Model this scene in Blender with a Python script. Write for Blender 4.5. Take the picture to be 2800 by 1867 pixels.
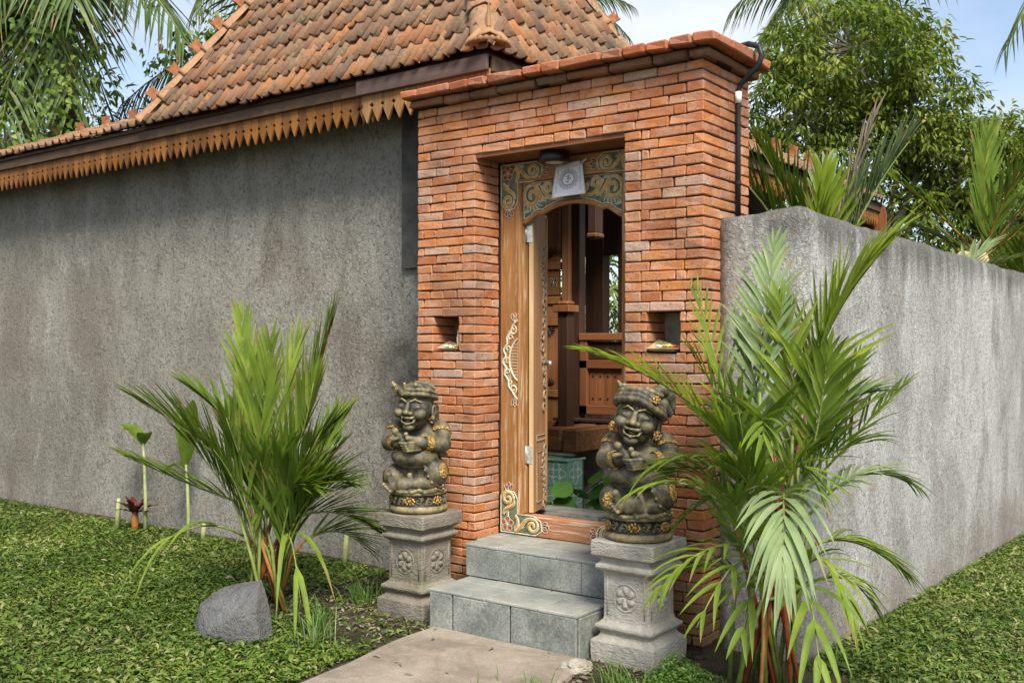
import bpy, bmesh, math, random
import numpy as np
from mathutils import Vector, Matrix
for o in list(bpy.data.objects): bpy.data.objects.remove(o)
R = math.radians
S = bpy.context.scene
COL = S.collection

# ---------------------------------------------------------------- camera
cam_d = bpy.data.cameras.new('camera')
cam_d.sensor_width = 36.0
cam_d.lens = 35.74
cam_d.shift_y = 0.0047
cam_d.clip_start = 0.05
cam_d.clip_end = 3000
cam = bpy.data.objects.new('camera', cam_d)
cam.location = (0, 0, 1.5)
cam.rotation_euler = (R(90), 0, R(36.8))
COL.objects.link(cam)
S.camera = cam

# ---------------------------------------------------------------- light
SUN_EL, SUN_AZ = 49.0, 129.0          # azimuth clockwise from +Y: the soft sun stands behind the viewer
W = bpy.data.worlds.new('World'); S.world = W; W.use_nodes = True
nt = W.node_tree; nt.nodes.clear()
wo = nt.nodes.new('ShaderNodeOutputWorld'); bg = nt.nodes.new('ShaderNodeBackground')
sky = nt.nodes.new('ShaderNodeTexSky'); sky.sky_type = 'NISHITA'; sky.sun_disc = False
sky.sun_elevation = R(SUN_EL); sky.sun_rotation = R(SUN_AZ)
sky.air_density = 1.0; sky.dust_density = 1.5; sky.ozone_density = 1.0
tc = nt.nodes.new('ShaderNodeTexCoord'); mp = nt.nodes.new('ShaderNodeMapping')
mp.inputs['Scale'].default_value = (1.6, 1.6, 3.2)
mp.inputs['Location'].default_value = (0.35, 0.1, 0.0)
nz = nt.nodes.new('ShaderNodeTexNoise'); nz.inputs['Scale'].default_value = 1.15
nz.inputs['Detail'].default_value = 6; nz.inputs['Roughness'].default_value = 0.55
rp = nt.nodes.new('ShaderNodeValToRGB')
rp.color_ramp.elements[0].position = 0.46; rp.color_ramp.elements[0].color = (0.10, 0.10, 0.10, 1)
rp.color_ramp.elements[1].position = 0.74; rp.color_ramp.elements[1].color = (0.88, 0.88, 0.88, 1)
mx = nt.nodes.new('ShaderNodeMix'); mx.data_type = 'RGBA'
mx.inputs[7].default_value = (5.0, 5.15, 5.25, 1)
nt.links.new(tc.outputs['Generated'], mp.inputs[0]); nt.links.new(mp.outputs[0], nz.inputs['Vector'])
nt.links.new(nz.outputs['Fac'], rp.inputs[0]); nt.links.new(rp.outputs[0], mx.inputs[0])
nt.links.new(sky.outputs[0], mx.inputs[6]); nt.links.new(mx.outputs[2], bg.inputs[0])
bg.inputs[1].default_value = 0.088
nt.links.new(bg.outputs[0], wo.inputs[0])
sun_d = bpy.data.lights.new('sun', 'SUN'); sun_d.energy = 2.9; sun_d.angle = R(20); sun_d.color = (1.0, 0.94, 0.83)
sun = bpy.data.objects.new('sun', sun_d); COL.objects.link(sun)
sd = Vector((math.sin(R(SUN_AZ)) * math.cos(R(SUN_EL)), math.cos(R(SUN_AZ)) * math.cos(R(SUN_EL)), math.sin(R(SUN_EL))))
sun.rotation_euler = sd.to_track_quat('Z', 'Y').to_euler()
S.view_settings.view_transform = 'Standard'; S.view_settings.look = 'None'
S.view_settings.exposure = 1.25; S.view_settings.gamma = 1.0
S.view_settings.use_curve_mapping = False
S.render.engine = 'CYCLES'
S.cycles.max_bounces = 6; S.cycles.transparent_max_bounces = 8

# ---------------------------------------------------------------- material helper
class NM:
    def __init__(s, name, rough=0.8, spec=0.3):
        s.m = bpy.data.materials.new(name); s.m.use_nodes = True
        s.t = s.m.node_tree; s.b = s.t.nodes['Principled BSDF']
        s.b.inputs['Roughness'].default_value = rough
        s.b.inputs['Specular IOR Level'].default_value = spec
        s.geo = s.t.nodes.new('ShaderNodeNewGeometry'); s.pos = s.geo.outputs['Position']
    def l(s, a, b): s.t.links.new(a, b)
    def put(s, sock, v):
        if isinstance(v, bpy.types.NodeSocket): s.l(v, sock)
        elif isinstance(v, (tuple, list)) and len(v) == 3 and sock.type == 'RGBA': sock.default_value = (*v, 1)
        else: sock.default_value = v
    def vec(s, scale=(1, 1, 1), loc=(0, 0, 0), rot=(0, 0, 0), src=None):
        n = s.t.nodes.new('ShaderNodeMapping'); s.l(src or s.pos, n.inputs[0])
        n.inputs['Scale'].default_value = scale; n.inputs['Location'].default_value = loc; n.inputs['Rotation'].default_value = rot
        return n.outputs[0]
    def noise(s, scale, detail=4, rough=0.55, vec=None, dist=0.0):
        n = s.t.nodes.new('ShaderNodeTexNoise'); s.l(vec or s.pos, n.inputs['Vector'])
        n.inputs['Scale'].default_value = scale; n.inputs['Detail'].default_value = detail
        n.inputs['Roughness'].default_value = rough; n.inputs['Distortion'].default_value = dist
        return n.outputs['Fac']
    def voro(s, scale, vec=None, feat='F1'):
        n = s.t.nodes.new('ShaderNodeTexVoronoi'); n.feature = feat; s.l(vec or s.pos, n.inputs['Vector'])
        n.inputs['Scale'].default_value = scale
        return n.outputs['Distance']
    def ramp(s, fac, stops, interp='LINEAR'):
        n = s.t.nodes.new('ShaderNodeValToRGB'); cr = n.color_ramp; cr.interpolation = interp
        while len(cr.elements) < len(stops): cr.elements.new(0.5)
        for e, (p, c) in zip(cr.elements, stops):
            e.position = p; e.color = (*c, 1) if isinstance(c, (tuple, list)) else (c, c, c, 1)
        s.l(fac, n.inputs[0]); return n.outputs[0]
    def mix(s, fac, a, b, mode='MIX'):
        n = s.t.nodes.new('ShaderNodeMix'); n.data_type = 'RGBA'; n.blend_type = mode
        s.put(n.inputs[0], fac); s.put(n.inputs[6], a); s.put(n.inputs[7], b); return n.outputs[2]
    def math(s, op, a, b=0.0, clamp=False):
        n = s.t.nodes.new('ShaderNodeMath'); n.operation = op; n.use_clamp = clamp
        s.put(n.inputs[0], a); s.put(n.inputs[1], b); return n.outputs[0]
    def sep(s, src=None):
        n = s.t.nodes.new('ShaderNodeSeparateXYZ'); s.l(src or s.pos, n.inputs[0]); return n.outputs
    def rnd(s):
        a = s.t.nodes.new('ShaderNodeObjectInfo').outputs['Random']
        n = s.t.nodes.new('ShaderNodeAttribute'); n.attribute_name = 'rnd'
        return s.math('FRACT', s.math('ADD', a, n.outputs['Fac']))
    def attr(s, name='rnd'):
        n = s.t.nodes.new('ShaderNodeAttribute'); n.attribute_name = name; return n.outputs['Fac']
    def bump(s, h, strength=0.5, dist=0.01, prev=None):
        n = s.t.nodes.new('ShaderNodeBump'); s.l(h, n.inputs['Height'])
        n.inputs['Strength'].default_value = strength; n.inputs['Distance'].default_value = dist
        if prev is not None: s.l(prev, n.inputs['Normal'])
        return n.outputs[0]
    def done(s, col, normal=None, rough=None):
        s.put(s.b.inputs['Base Color'], col)
        if normal is not None: s.l(normal, s.b.inputs['Normal'])
        if rough is not None: s.put(s.b.inputs['Roughness'], rough)
        return s.m

MAT = {}
def m_plain(name, col, rough=0.7, var=0.25, scale=20, bump=0.0, bscale=60, metal=0.0, spec=0.3):
    n = NM(name, rough, spec)
    f = n.noise(scale)
    c = n.mix(n.ramp(f, [(0.3, 0.0), (0.7, 1.0)]), tuple(q * (1 - var) for q in col), tuple(min(1, q * (1 + var)) for q in col))
    n.b.inputs['Metallic'].default_value = metal
    MAT[name] = n.done(c, n.bump(n.noise(bscale), bump, 0.01) if bump else None)
    return MAT[name]

def m_brick(name, stops, pale=0.5):
    n = NM(name, 0.9, 0.2)
    r = n.rnd()
    off = n.t.nodes.new('ShaderNodeVectorMath'); off.operation = 'ADD'
    cmb = n.t.nodes.new('ShaderNodeCombineXYZ')
    for i in range(3): n.l(n.math('MULTIPLY', r, 17.0 + 9 * i), cmb.inputs[i])
    n.l(n.pos, off.inputs[0]); n.l(cmb.outputs[0], off.inputs[1]); v = off.outputs[0]
    c = n.ramp(r, stops)
    a = n.noise(24, 5, 0.65, v)
    c = n.mix(n.ramp(a, [(0.35, 0.0), (0.75, 0.45)]), c, (0.30, 0.085, 0.035))
    e = n.noise(6, 6, 0.75, v)
    c = n.mix(n.math('MULTIPLY', n.ramp(e, [(0.44, 0.0), (0.64, 1.0)]), pale), c, (0.56, 0.42, 0.33))
    sp = n.noise(150, 2, 0.6, v)
    c = n.mix(n.ramp(sp, [(0.62, 0.0), (0.70, 0.75)]), c, (0.10, 0.045, 0.03))
    dk = n.noise(2.3, 4, 0.6)
    c = n.mix(n.ramp(dk, [(0.50, 0.0), (0.70, 0.6)]), c, (0.13, 0.075, 0.05))
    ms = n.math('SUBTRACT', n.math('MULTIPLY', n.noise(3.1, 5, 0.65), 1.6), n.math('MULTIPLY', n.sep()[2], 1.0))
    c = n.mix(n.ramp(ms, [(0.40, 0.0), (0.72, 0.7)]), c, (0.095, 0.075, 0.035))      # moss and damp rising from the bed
    h = n.mix(0.5, n.noise(70, 5, 0.7, v), n.ramp(sp, [(0.6, 1.0), (0.7, 0.0)]))
    MAT[name] = n.done(c, n.bump(h, 1.0, 0.009))
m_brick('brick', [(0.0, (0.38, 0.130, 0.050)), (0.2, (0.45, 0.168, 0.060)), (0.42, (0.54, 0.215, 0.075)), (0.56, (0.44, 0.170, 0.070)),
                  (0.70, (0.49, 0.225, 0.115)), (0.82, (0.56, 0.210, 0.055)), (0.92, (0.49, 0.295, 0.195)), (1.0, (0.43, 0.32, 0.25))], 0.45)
m_brick('brick_cornice', [(0.0, (0.26, 0.10, 0.05)), (0.3, (0.40, 0.12, 0.05)), (0.6, (0.46, 0.135, 0.05)), (1.0, (0.37, 0.15, 0.08))], 0.25)
m_brick('brick_mossy', [(0.0, (0.13, 0.085, 0.055)), (0.3, (0.20, 0.11, 0.06)), (0.6, (0.32, 0.135, 0.06)), (1.0, (0.15, 0.12, 0.075))], 0.15)
m_plain('mortar', (0.05, 0.026, 0.018), 0.95, 0.3, 30, 0.4, 80)

def m_plaster(name, lo, hi, stain, light, top=None, foot=None):
    n = NM(name, 0.95, 0.15)
    warp = n.vec((1, 1, 0.55))
    b1 = n.noise(0.75, 7, 0.62, warp, 1.2)
    b2 = n.noise(1.9, 7, 0.68, n.vec((1, 1, 0.5), (7, 3, 1)), 0.9)
    b3 = n.noise(1.0, 6, 0.7, n.vec((6.0, 6.0, 1.3), (2, 8, 4), (0.0, 0.18, 0.0)), 0.7)
    c = n.mix(n.ramp(b1, [(0.36, 0.0), (0.62, 1.0)]), lo, hi)
    c = n.mix(n.ramp(b2, [(0.50, 0.0), (0.66, 0.75)]), c, stain)
    c = n.mix(n.ramp(b2, [(0.30, 0.8), (0.44, 0.0)]), c, light)
    c = n.mix(n.ramp(b3, [(0.52, 0.0), (0.70, 0.45 if top is None else 0.22)]), c, stain)
    if top is not None:
        b4 = n.noise(1.15, 6, 0.6, n.vec((1.2, 1.2, 0.6), (1, 5, 9)), 1.0)
        c = n.mix(n.ramp(b4, [(0.48, 0.0), (0.64, 0.6)]), c, stain)
    if top is not None:                       # algae that has grown down from the coping in drips
        d = n.math('SUBTRACT', top, n.sep()[2])
        dr = n.noise(1.0, 5, 0.65, n.vec((4.5, 4.5, 0.5)), 0.5)
        m = n.math('ADD', n.math('MULTIPLY', d, -3.0), n.math('MULTIPLY', dr, 2.2))
        c = n.mix(n.ramp(m, [(0.38, 0.0), (1.0, 0.8)]), c, (0.085, 0.08, 0.066))
    if name == 'plaster_grey':                # irregular dark blotch near the gate
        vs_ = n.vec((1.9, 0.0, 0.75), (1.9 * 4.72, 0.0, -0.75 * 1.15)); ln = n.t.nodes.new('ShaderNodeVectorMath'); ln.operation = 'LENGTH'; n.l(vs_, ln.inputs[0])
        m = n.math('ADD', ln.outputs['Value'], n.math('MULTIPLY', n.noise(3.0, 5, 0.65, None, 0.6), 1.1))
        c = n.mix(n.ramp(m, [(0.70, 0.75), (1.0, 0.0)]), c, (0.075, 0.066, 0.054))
    if foot is not None:                      # mud splashed up from the bed in patches
        m = n.math('SUBTRACT', n.math('MULTIPLY', n.noise(2.1, 5, 0.65), 1.5), n.math('MULTIPLY', n.sep()[2], 1.1))
        c = n.mix(n.ramp(m, [(0.42, 0.0), (0.8, 0.6)]), c, foot)
    g1 = n.noise(40, 4, 0.78, n.vec((1, 1, 0.75), (0, 0, 0), (0.3, 0.5, 0.0)), 0.6)
    g2 = n.noise(95, 3, 0.7)
    c = n.mix(n.ramp(g1, [(0.35, 0.7), (0.50, 0.0)]), c, tuple(q * 0.36 for q in lo))
    c = n.mix(n.ramp(g1, [(0.55, 0.0), (0.74, 0.4)]), c, tuple(min(0.8, q * 1.35) for q in hi))
    h = n.math('ADD', g1, n.math('MULTIPLY', g2, 0.4))
    MAT[name] = n.done(c, n.bump(h, 1.0, 0.03))
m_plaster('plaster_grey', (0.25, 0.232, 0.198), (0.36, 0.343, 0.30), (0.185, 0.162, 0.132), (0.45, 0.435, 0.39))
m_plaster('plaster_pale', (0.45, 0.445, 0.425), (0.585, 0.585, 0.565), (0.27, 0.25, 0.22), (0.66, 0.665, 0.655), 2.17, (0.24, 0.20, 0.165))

def m_wood(name, a, b, axis='z', worn=0.0, wash=(0.62, 0.54, 0.42), rough=0.65, scale=1.0, rvar=0.25):
    n = NM(name, rough, 0.25)
    sc = {'x': (1.4, 26, 26), 'y': (26, 1.4, 26), 'z': (26, 26, 1.4)}[axis]
    sc = tuple(q * scale for q in sc)
    r = n.rnd()
    g = n.noise(1.0, 6, 0.65, n.vec(sc), 0.6)
    c = n.mix(n.ramp(g, [(0.30, 0.0), (0.68, 1.0)]), a, b)
    c = n.mix(n.math('MULTIPLY', r, rvar), c, tuple(q * 0.45 for q in a))
    if worn:
        g2 = n.noise(1.0, 5, 0.7, n.vec(tuple(q * 1.9 for q in sc), (3, 5, 7)))
        w = n.noise(3.2, 4, 0.6)
        m = n.math('MULTIPLY', n.ramp(g2, [(0.52, 0.0), (0.62, 1.0)]), n.ramp(w, [(0.36, 0.0), (0.58, worn)]))
        c = n.mix(m, c, wash)
    MAT[name] = n.done(c, n.bump(g, 0.35, 0.006))
m_wood('wood_frame', (0.24, 0.10, 0.03), (0.43, 0.215, 0.075), 'z', 0.8, (0.56, 0.46, 0.33), 0.6)
m_wood('wood_rail', (0.24, 0.10, 0.03), (0.42, 0.21, 0.075), 'x', 0.35, (0.56, 0.46, 0.33), 0.6)
m_wood('wood_sill', (0.30, 0.12, 0.055), (0.44, 0.20, 0.095), 'x', 0.65, (0.58, 0.50, 0.40), 0.7)
m_wood('wood_pale', (0.42, 0.27, 0.13), (0.56, 0.39, 0.21), 'z', 0.2)
m_wood('wood_leaf', (0.30, 0.145, 0.06), (0.46, 0.25, 0.115), 'z', 0.45, (0.55, 0.41, 0.26))
m_wood('wood_spike', (0.20, 0.075, 0.013), (0.34, 0.145, 0.032), 'z', 0.0, rvar=0.75, rough=0.6)
m_wood('wood_spike_new', (0.24, 0.11, 0.036), (0.36, 0.185, 0.07), 'z', 0.3, rvar=0.4)
m_wood('wood_fascia', (0.075, 0.043, 0.024), (0.14, 0.082, 0.045), 'x', 0.0)
m_wood('wood_fascia_brown', (0.075, 0.045, 0.038), (0.12, 0.078, 0.066), 'x', 0.15, (0.2, 0.16, 0.14))
m_wood('wood_red', (0.17, 0.062, 0.025), (0.29, 0.118, 0.048), 'z', 0.0, rough=0.45, rvar=0.35)
m_wood('wood_redx', (0.17, 0.062, 0.025), (0.29, 0.118, 0.048), 'x', 0.0, rough=0.45, rvar=0.35)
m_wood('wood_panel_lifted', (0.28, 0.115, 0.045), (0.43, 0.20, 0.085), 'z', 0.0, rough=0.5, rvar=0.3)  # panel wood lightened in colour to make up for weak light under the roof
m_wood('wood_dark', (0.035, 0.018, 0.012), (0.075, 0.038, 0.022), 'z', 0.0, rough=0.5)
m_wood('wood_beam', (0.08, 0.034, 0.014), (0.20, 0.095, 0.04), 'x', 0.3, (0.36, 0.24, 0.13))
m_wood('bark', (0.15, 0.125, 0.095), (0.32, 0.285, 0.23), 'z', 0.0, rough=0.9)
m_wood('bark_dark', (0.04, 0.03, 0.02), (0.10, 0.08, 0.055), 'z', 0.0, rough=0.9)

def m_tile(name, stops):
    n = NM(name, 0.85, 0.2)
    r = n.rnd()
    c = n.ramp(r, stops)
    a = n.noise(11, 4, 0.6)
    c = n.mix(n.ramp(a, [(0.46, 0.0), (0.74, 0.5)]), c, (0.36, 0.25, 0.145))
    b = n.noise(38, 6, 0.75); p = n.noise(3.2, 3, 0.55)
    c = n.mix(n.math('MULTIPLY', n.ramp(b, [(0.46, 0.0), (0.58, 1.0)]), n.ramp(p, [(0.36, 0.0), (0.60, 0.85)])), c, (0.105, 0.10, 0.075))
    MAT[name] = n.done(c, n.bump(n.noise(60, 4), 0.35, 0.006))
m_tile('roof_tile', [(0.0, (0.32, 0.130, 0.058)), (0.2, (0.165, 0.095, 0.065)), (0.35, (0.29, 0.165, 0.095)), (0.5, (0.15, 0.095, 0.072)),
                     (0.62, (0.37, 0.155, 0.062)), (0.8, (0.26, 0.150, 0.088)), (1.0, (0.20, 0.118, 0.078))])
m_tile('ridge_tile', [(0.0, (0.30, 0.165, 0.088)), (0.5, (0.35, 0.185, 0.095)), (1.0, (0.31, 0.155, 0.078))])
m_plain('finial', (0.29, 0.115, 0.052), 0.9, 0.3, 25, 0.4, 60)

def m_stone(name, a, b, moss=0.0, chis=1.0):
    n = NM(name, 0.9, 0.2)
    f = n.noise(7, 5, 0.6)
    c = n.mix(n.ramp(f, [(0.35, 0.0), (0.66, 1.0)]), a, b)
    g = n.noise(1.0, 4, 0.6, n.vec((34, 34, 95), (0, 0, 0), (0.0, 0.5, 0.5)))
    c = n.mix(n.ramp(g, [(0.3, 0.35), (0.5, 0.0)]), c, tuple(q * 0.5 for q in a))
    if moss:
        w = n.noise(3.4, 4, 0.65)
        c = n.mix(n.ramp(w, [(0.54, 0.0), (0.68, moss)]), c, (0.10, 0.10, 0.045))
    h = n.math('ADD', n.math('MULTIPLY', g, chis), n.math('MULTIPLY', n.noise(60, 4, 0.7), 0.6))
    MAT[name] = n.done(c, n.bump(h, 0.8, 0.012))
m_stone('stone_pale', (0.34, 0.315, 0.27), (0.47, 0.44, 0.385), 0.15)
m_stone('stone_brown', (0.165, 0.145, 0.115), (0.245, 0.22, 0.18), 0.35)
def m_rock():
    n = NM('rock', 0.9, 0.25)
    f = n.noise(5, 6, 0.65); k = n.noise(55, 4, 0.7)
    c = n.mix(n.ramp(f, [(0.32, 0.0), (0.68, 1.0)]), (0.105, 0.10, 0.093), (0.215, 0.22, 0.222))
    c = n.mix(n.ramp(k, [(0.3, 0.4), (0.5, 0.0)]), c, (0.08, 0.075, 0.07))
    MAT['rock'] = n.done(c, n.bump(n.math('ADD', k, n.noise(14, 6, 0.7)), 1.0, 0.03))
m_rock()
def m_steptile():
    n = NM('step_tile', 0.75, 0.3)
    r = n.rnd()
    f = n.noise(4.2, 6, 0.65); k = n.noise(75, 4, 0.75)
    c = n.mix(n.ramp(f, [(0.36, 0.0), (0.62, 1.0)]), (0.13, 0.142, 0.128), (0.335, 0.34, 0.30))
    c = n.mix(n.math('MULTIPLY', r, 0.3), c, (0.215, 0.225, 0.205))
    c = n.mix(n.ramp(k, [(0.34, 0.65), (0.52, 0.0)]), c, (0.06, 0.075, 0.075))
    c = n.mix(n.ramp(k, [(0.56, 0.0), (0.72, 0.45)]), c, (0.44, 0.45, 0.41))
    MAT['step_tile'] = n.done(c, n.bump(k, 0.4, 0.006))
    n = NM('tread_tile', 0.6, 0.35)
    r = n.rnd(); f = n.noise(5.2, 6, 0.65); k = n.noise(60, 4, 0.7)
    c = n.mix(n.ramp(f, [(0.36, 0.0), (0.64, 1.0)]), (0.18, 0.195, 0.18), (0.35, 0.345, 0.295))
    c = n.mix(n.math('MULTIPLY', r, 0.4), c, (0.25, 0.262, 0.25))
    c = n.mix(n.ramp(k, [(0.34, 0.3), (0.5, 0.0)]), c, (0.10, 0.115, 0.11))
    MAT['tread_tile'] = n.done(c, n.bump(k, 0.25, 0.004))
m_steptile()
m_plain('grout', (0.075, 0.072, 0.06), 0.95, 0.3, 30)
def m_path():
    n = NM('path_concrete', 0.9, 0.2)
    f = n.noise(2.6, 6, 0.65); k = n.noise(85, 5, 0.75); g = n.noise(14, 4, 0.6)
    c = n.mix(n.ramp(f, [(0.35, 0.0), (0.66, 1.0)]), (0.21, 0.172, 0.132), (0.345, 0.295, 0.235))
    c = n.mix(n.ramp(g, [(0.50, 0.0), (0.70, 0.5)]), c, (0.36, 0.315, 0.25))
    wet = n.noise(1.4, 6, 0.7, n.vec((1, 1, 1), (3, 1, 0)), 0.8)
    c = n.mix(n.ramp(wet, [(0.50, 0.0), (0.62, 0.55)]), c, (0.125, 0.105, 0.082))
    pv_ = n.voro(60)
    c = n.mix(n.ramp(pv_, [(0.08, 0.8), (0.16, 0.0)]), c, (0.10, 0.09, 0.075))
    c = n.mix(n.ramp(k, [(0.3, 0.55), (0.48, 0.0)]), c, (0.085, 0.07, 0.055))
    MAT['path_concrete'] = n.done(c, n.bump(k, 0.6, 0.008))
    n = NM('soil', 0.97, 0.1)
    f = n.noise(9, 6, 0.7); k = n.noise(45, 5, 0.75)
    c = n.mix(n.ramp(f, [(0.35, 0.0), (0.65, 1.0)]), (0.045, 0.034, 0.024), (0.125, 0.098, 0.07))
    c = n.mix(n.ramp(k, [(0.56, 0.0), (0.7, 0.5)]), c, (0.19, 0.155, 0.115))
    gr = n.noise(1.3, 4, 0.6)
    c = n.mix(n.ramp(gr, [(0.5, 0.0), (0.62, 0.7)]), c, (0.045, 0.06, 0.02))
    MAT['soil'] = n.done(c, n.bump(n.math('ADD', f, k), 1.0, 0.03))
m_path()
m_plain('concrete_pale', (0.30, 0.27, 0.225), 0.95, 0.3, 18, 0.8, 60)
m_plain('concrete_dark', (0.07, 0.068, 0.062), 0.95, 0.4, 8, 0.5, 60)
m_plain('concrete_mid', (0.26, 0.25, 0.21), 0.95, 0.3, 12, 0.5, 60)
def m_statue():
    n = NM('statue_stone', 0.55, 0.4)
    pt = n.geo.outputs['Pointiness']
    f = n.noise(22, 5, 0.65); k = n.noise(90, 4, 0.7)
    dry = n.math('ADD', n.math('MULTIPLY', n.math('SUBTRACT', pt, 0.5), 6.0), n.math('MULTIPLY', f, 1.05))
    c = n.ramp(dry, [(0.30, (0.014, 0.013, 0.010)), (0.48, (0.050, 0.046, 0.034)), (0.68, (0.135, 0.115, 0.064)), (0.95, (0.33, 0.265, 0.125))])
    w = n.noise(9, 4, 0.6, n.vec((1, 1, 1), (4, 2, 9)))
    c = n.mix(n.ramp(w, [(0.52, 0.0), (0.68, 0.65)]), c, (0.20, 0.165, 0.075))
    c = n.mix(n.ramp(k, [(0.32, 0.5), (0.46, 0.0)]), c, (0.022, 0.02, 0.017))
    MAT['statue_stone'] = n.m
    n.done(c, n.bump(n.math('ADD', k, f), 0.4, 0.006))
    m_plain('statue_relief', (0.115, 0.10, 0.066), 0.6, 0.5, 60, 0.3, 80)
    n = NM('gold_paint', 0.45, 0.5)
    f = n.noise(70, 3, 0.6); vv = n.voro(95)
    c = n.ramp(f, [(0.32, (0.22, 0.125, 0.03)), (0.5, (0.50, 0.315, 0.085)), (0.68, (0.68, 0.46, 0.155))])
    c = n.mix(n.ramp(vv, [(0.35, 0.0), (0.6, 0.7)]), c, (0.16, 0.085, 0.02))
    n.b.inputs['Metallic'].default_value = 0.25
    MAT['gold_paint'] = n.done(c, n.bump(n.math('SUBTRACT', 1.0, vv), 0.9, 0.01))
m_statue()
m_plain('carve_green', (0.12, 0.145, 0.09), 0.7, 0.45, 40)
m_plain('carve_gold', (0.48, 0.29, 0.085), 0.6, 0.35, 45)
m_plain('carve_cream', (0.58, 0.53, 0.39), 0.7, 0.2, 45)
m_plain('carve_leaf', (0.26, 0.32, 0.225), 0.7, 0.35, 45)
m_plain('carve_red', (0.27, 0.065, 0.04), 0.75, 0.4, 45)
m_plain('carve_grey', (0.30, 0.225, 0.15), 0.75, 0.4, 45)
m_plain('black_paint', (0.012, 0.013, 0.012), 0.4, 0.2, 20)
m_plain('black_pipe', (0.017, 0.019, 0.021), 0.45, 0.2, 20)
m_plain('white_plastic', (0.66, 0.66, 0.64), 0.5, 0.1, 20)
m_plain('lamp_lens', (0.62, 0.52, 0.36), 0.5, 0.08, 20)
m_plain('steel', (0.62, 0.60, 0.56), 0.35, 0.3, 50, metal=0.7)
m_plain('cloth_white', (0.66, 0.66, 0.68), 0.9, 0.07, 12, 0.3, 30)
m_plain('ink', (0.035, 0.033, 0.038), 0.9, 0.2, 30)
m_plain('ink_brown', (0.17, 0.125, 0.115), 0.9, 0.4, 60)
m_plain('dry_leaf', (0.40, 0.31, 0.175), 0.85, 0.3, 25, 0.4, 40)
m_plain('petal_white', (0.75, 0.73, 0.66), 0.7, 0.1, 60)
m_plain('petal_red', (0.62, 0.035, 0.02), 0.6, 0.2, 60)
m_plain('petal_yellow', (0.72, 0.42, 0.03), 0.6, 0.2, 60)
m_plain('petal_green', (0.24, 0.36, 0.13), 0.7, 0.2, 60)
m_plain('tile_green', (0.21, 0.40, 0.30), 0.35, 0.2, 9, spec=0.5)
m_plain('tile_print', (0.66, 0.72, 0.66), 0.4, 0.08, 30)
m_plain('stone_grey', (0.24, 0.25, 0.25), 0.9, 0.3, 14, 0.6, 40)

def m_leaf(name, stops, trans=0.38, rough=0.5, spec=0.2, nscale=6.0):
    n = NM(name, rough, spec)
    r = n.attr()
    c = n.ramp(r, stops)
    f = n.noise(nscale, 3, 0.6)
    c = n.mix(n.ramp(f, [(0.35, 0.45), (0.6, 0.0)]), c, tuple(q * 0.55 for q in stops[0][1]))
    c = n.mix(n.ramp(n.attr('tip'), [(0.70, 0.0), (0.92, 1.0)]), c, (0.30, 0.20, 0.09))     # scorched leaflet tips
    n.put(n.b.inputs['Base Color'], c)
    tr = n.t.nodes.new('ShaderNodeBsdfTranslucent'); n.l(n.mix(1.0, c, (0.9, 1.0, 0.45), 'MULTIPLY'), tr.inputs[0])
    ms = n.t.nodes.new('ShaderNodeMixShader'); ms.inputs[0].default_value = trans
    n.l(n.b.outputs[0], ms.inputs[1]); n.l(tr.outputs[0], ms.inputs[2])
    n.l(ms.outputs[0], n.t.nodes['Material Output'].inputs[0])
    MAT[name] = n.m
m_leaf('leaf_palm', [(0.0, (0.075, 0.130, 0.020)), (0.4, (0.130, 0.205, 0.028)), (0.75, (0.195, 0.280, 0.036)), (1.0, (0.290, 0.360, 0.060))])
m_leaf('leaf_palm_lime', [(0.0, (0.210, 0.310, 0.030)), (0.5, (0.300, 0.400, 0.040)), (1.0, (0.400, 0.470, 0.070))], 0.4)
m_leaf('leaf_palm_blue', [(0.0, (0.140, 0.215, 0.085)), (0.5, (0.215, 0.295, 0.125)), (1.0, (0.300, 0.370, 0.190))], 0.3)
m_leaf('leaf_coco', [(0.0, (0.070, 0.120, 0.040)), (0.5, (0.135, 0.200, 0.065)), (0.85, (0.210, 0.270, 0.100)), (1.0, (0.300, 0.350, 0.170))], 0.3)
m_leaf('leaf_dead', [(0.0, (0.220, 0.170, 0.120)), (1.0, (0.360, 0.300, 0.230))], 0.2, 0.9, 0.1)
m_leaf('leaf_vine', [(0.0, (0.070, 0.140, 0.022)), (0.5, (0.135, 0.225, 0.036)), (0.85, (0.230, 0.320, 0.070)), (1.0, (0.370, 0.430, 0.170))], 0.35)
m_leaf('leaf_tree', [(0.0, (0.075, 0.125, 0.022)), (0.4, (0.150, 0.210, 0.036)), (0.75, (0.245, 0.295, 0.055)), (1.0, (0.390, 0.375, 0.085))], 0.35, 0.75, 0.1, 1.2)
m_leaf('leaf_cover', [(0.0, (0.038, 0.080, 0.010)), (0.3, (0.080, 0.145, 0.016)), (0.55, (0.135, 0.195, 0.026)), (0.80, (0.205, 0.245, 0.055)), (1.0, (0.320, 0.315, 0.140))], 0.25, 0.5, 0.35, 1.1)
m_leaf('leaf_grass', [(0.0, (0.072, 0.156, 0.024)), (0.6, (0.132, 0.240, 0.042)), (1.0, (0.240, 0.324, 0.108))], 0.3)
m_leaf('leaf_taro', [(0.0, (0.056, 0.152, 0.032)), (1.0, (0.120, 0.264, 0.048))], 0.25, 0.35)
m_leaf('leaf_red', [(0.0, (0.045, 0.012, 0.012)), (1.0, (0.130, 0.035, 0.030))], 0.2)
m_plain('stem_red', (0.21, 0.045, 0.022), 0.5, 0.5, 14)
m_plain('stem_green', (0.15, 0.19, 0.045), 0.55, 0.35, 20)
m_plain('stem_pale', (0.30, 0.33, 0.14), 0.6, 0.25, 20)
m_plain('stem_orange', (0.27, 0.115, 0.03), 0.5, 0.3, 20)

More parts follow.
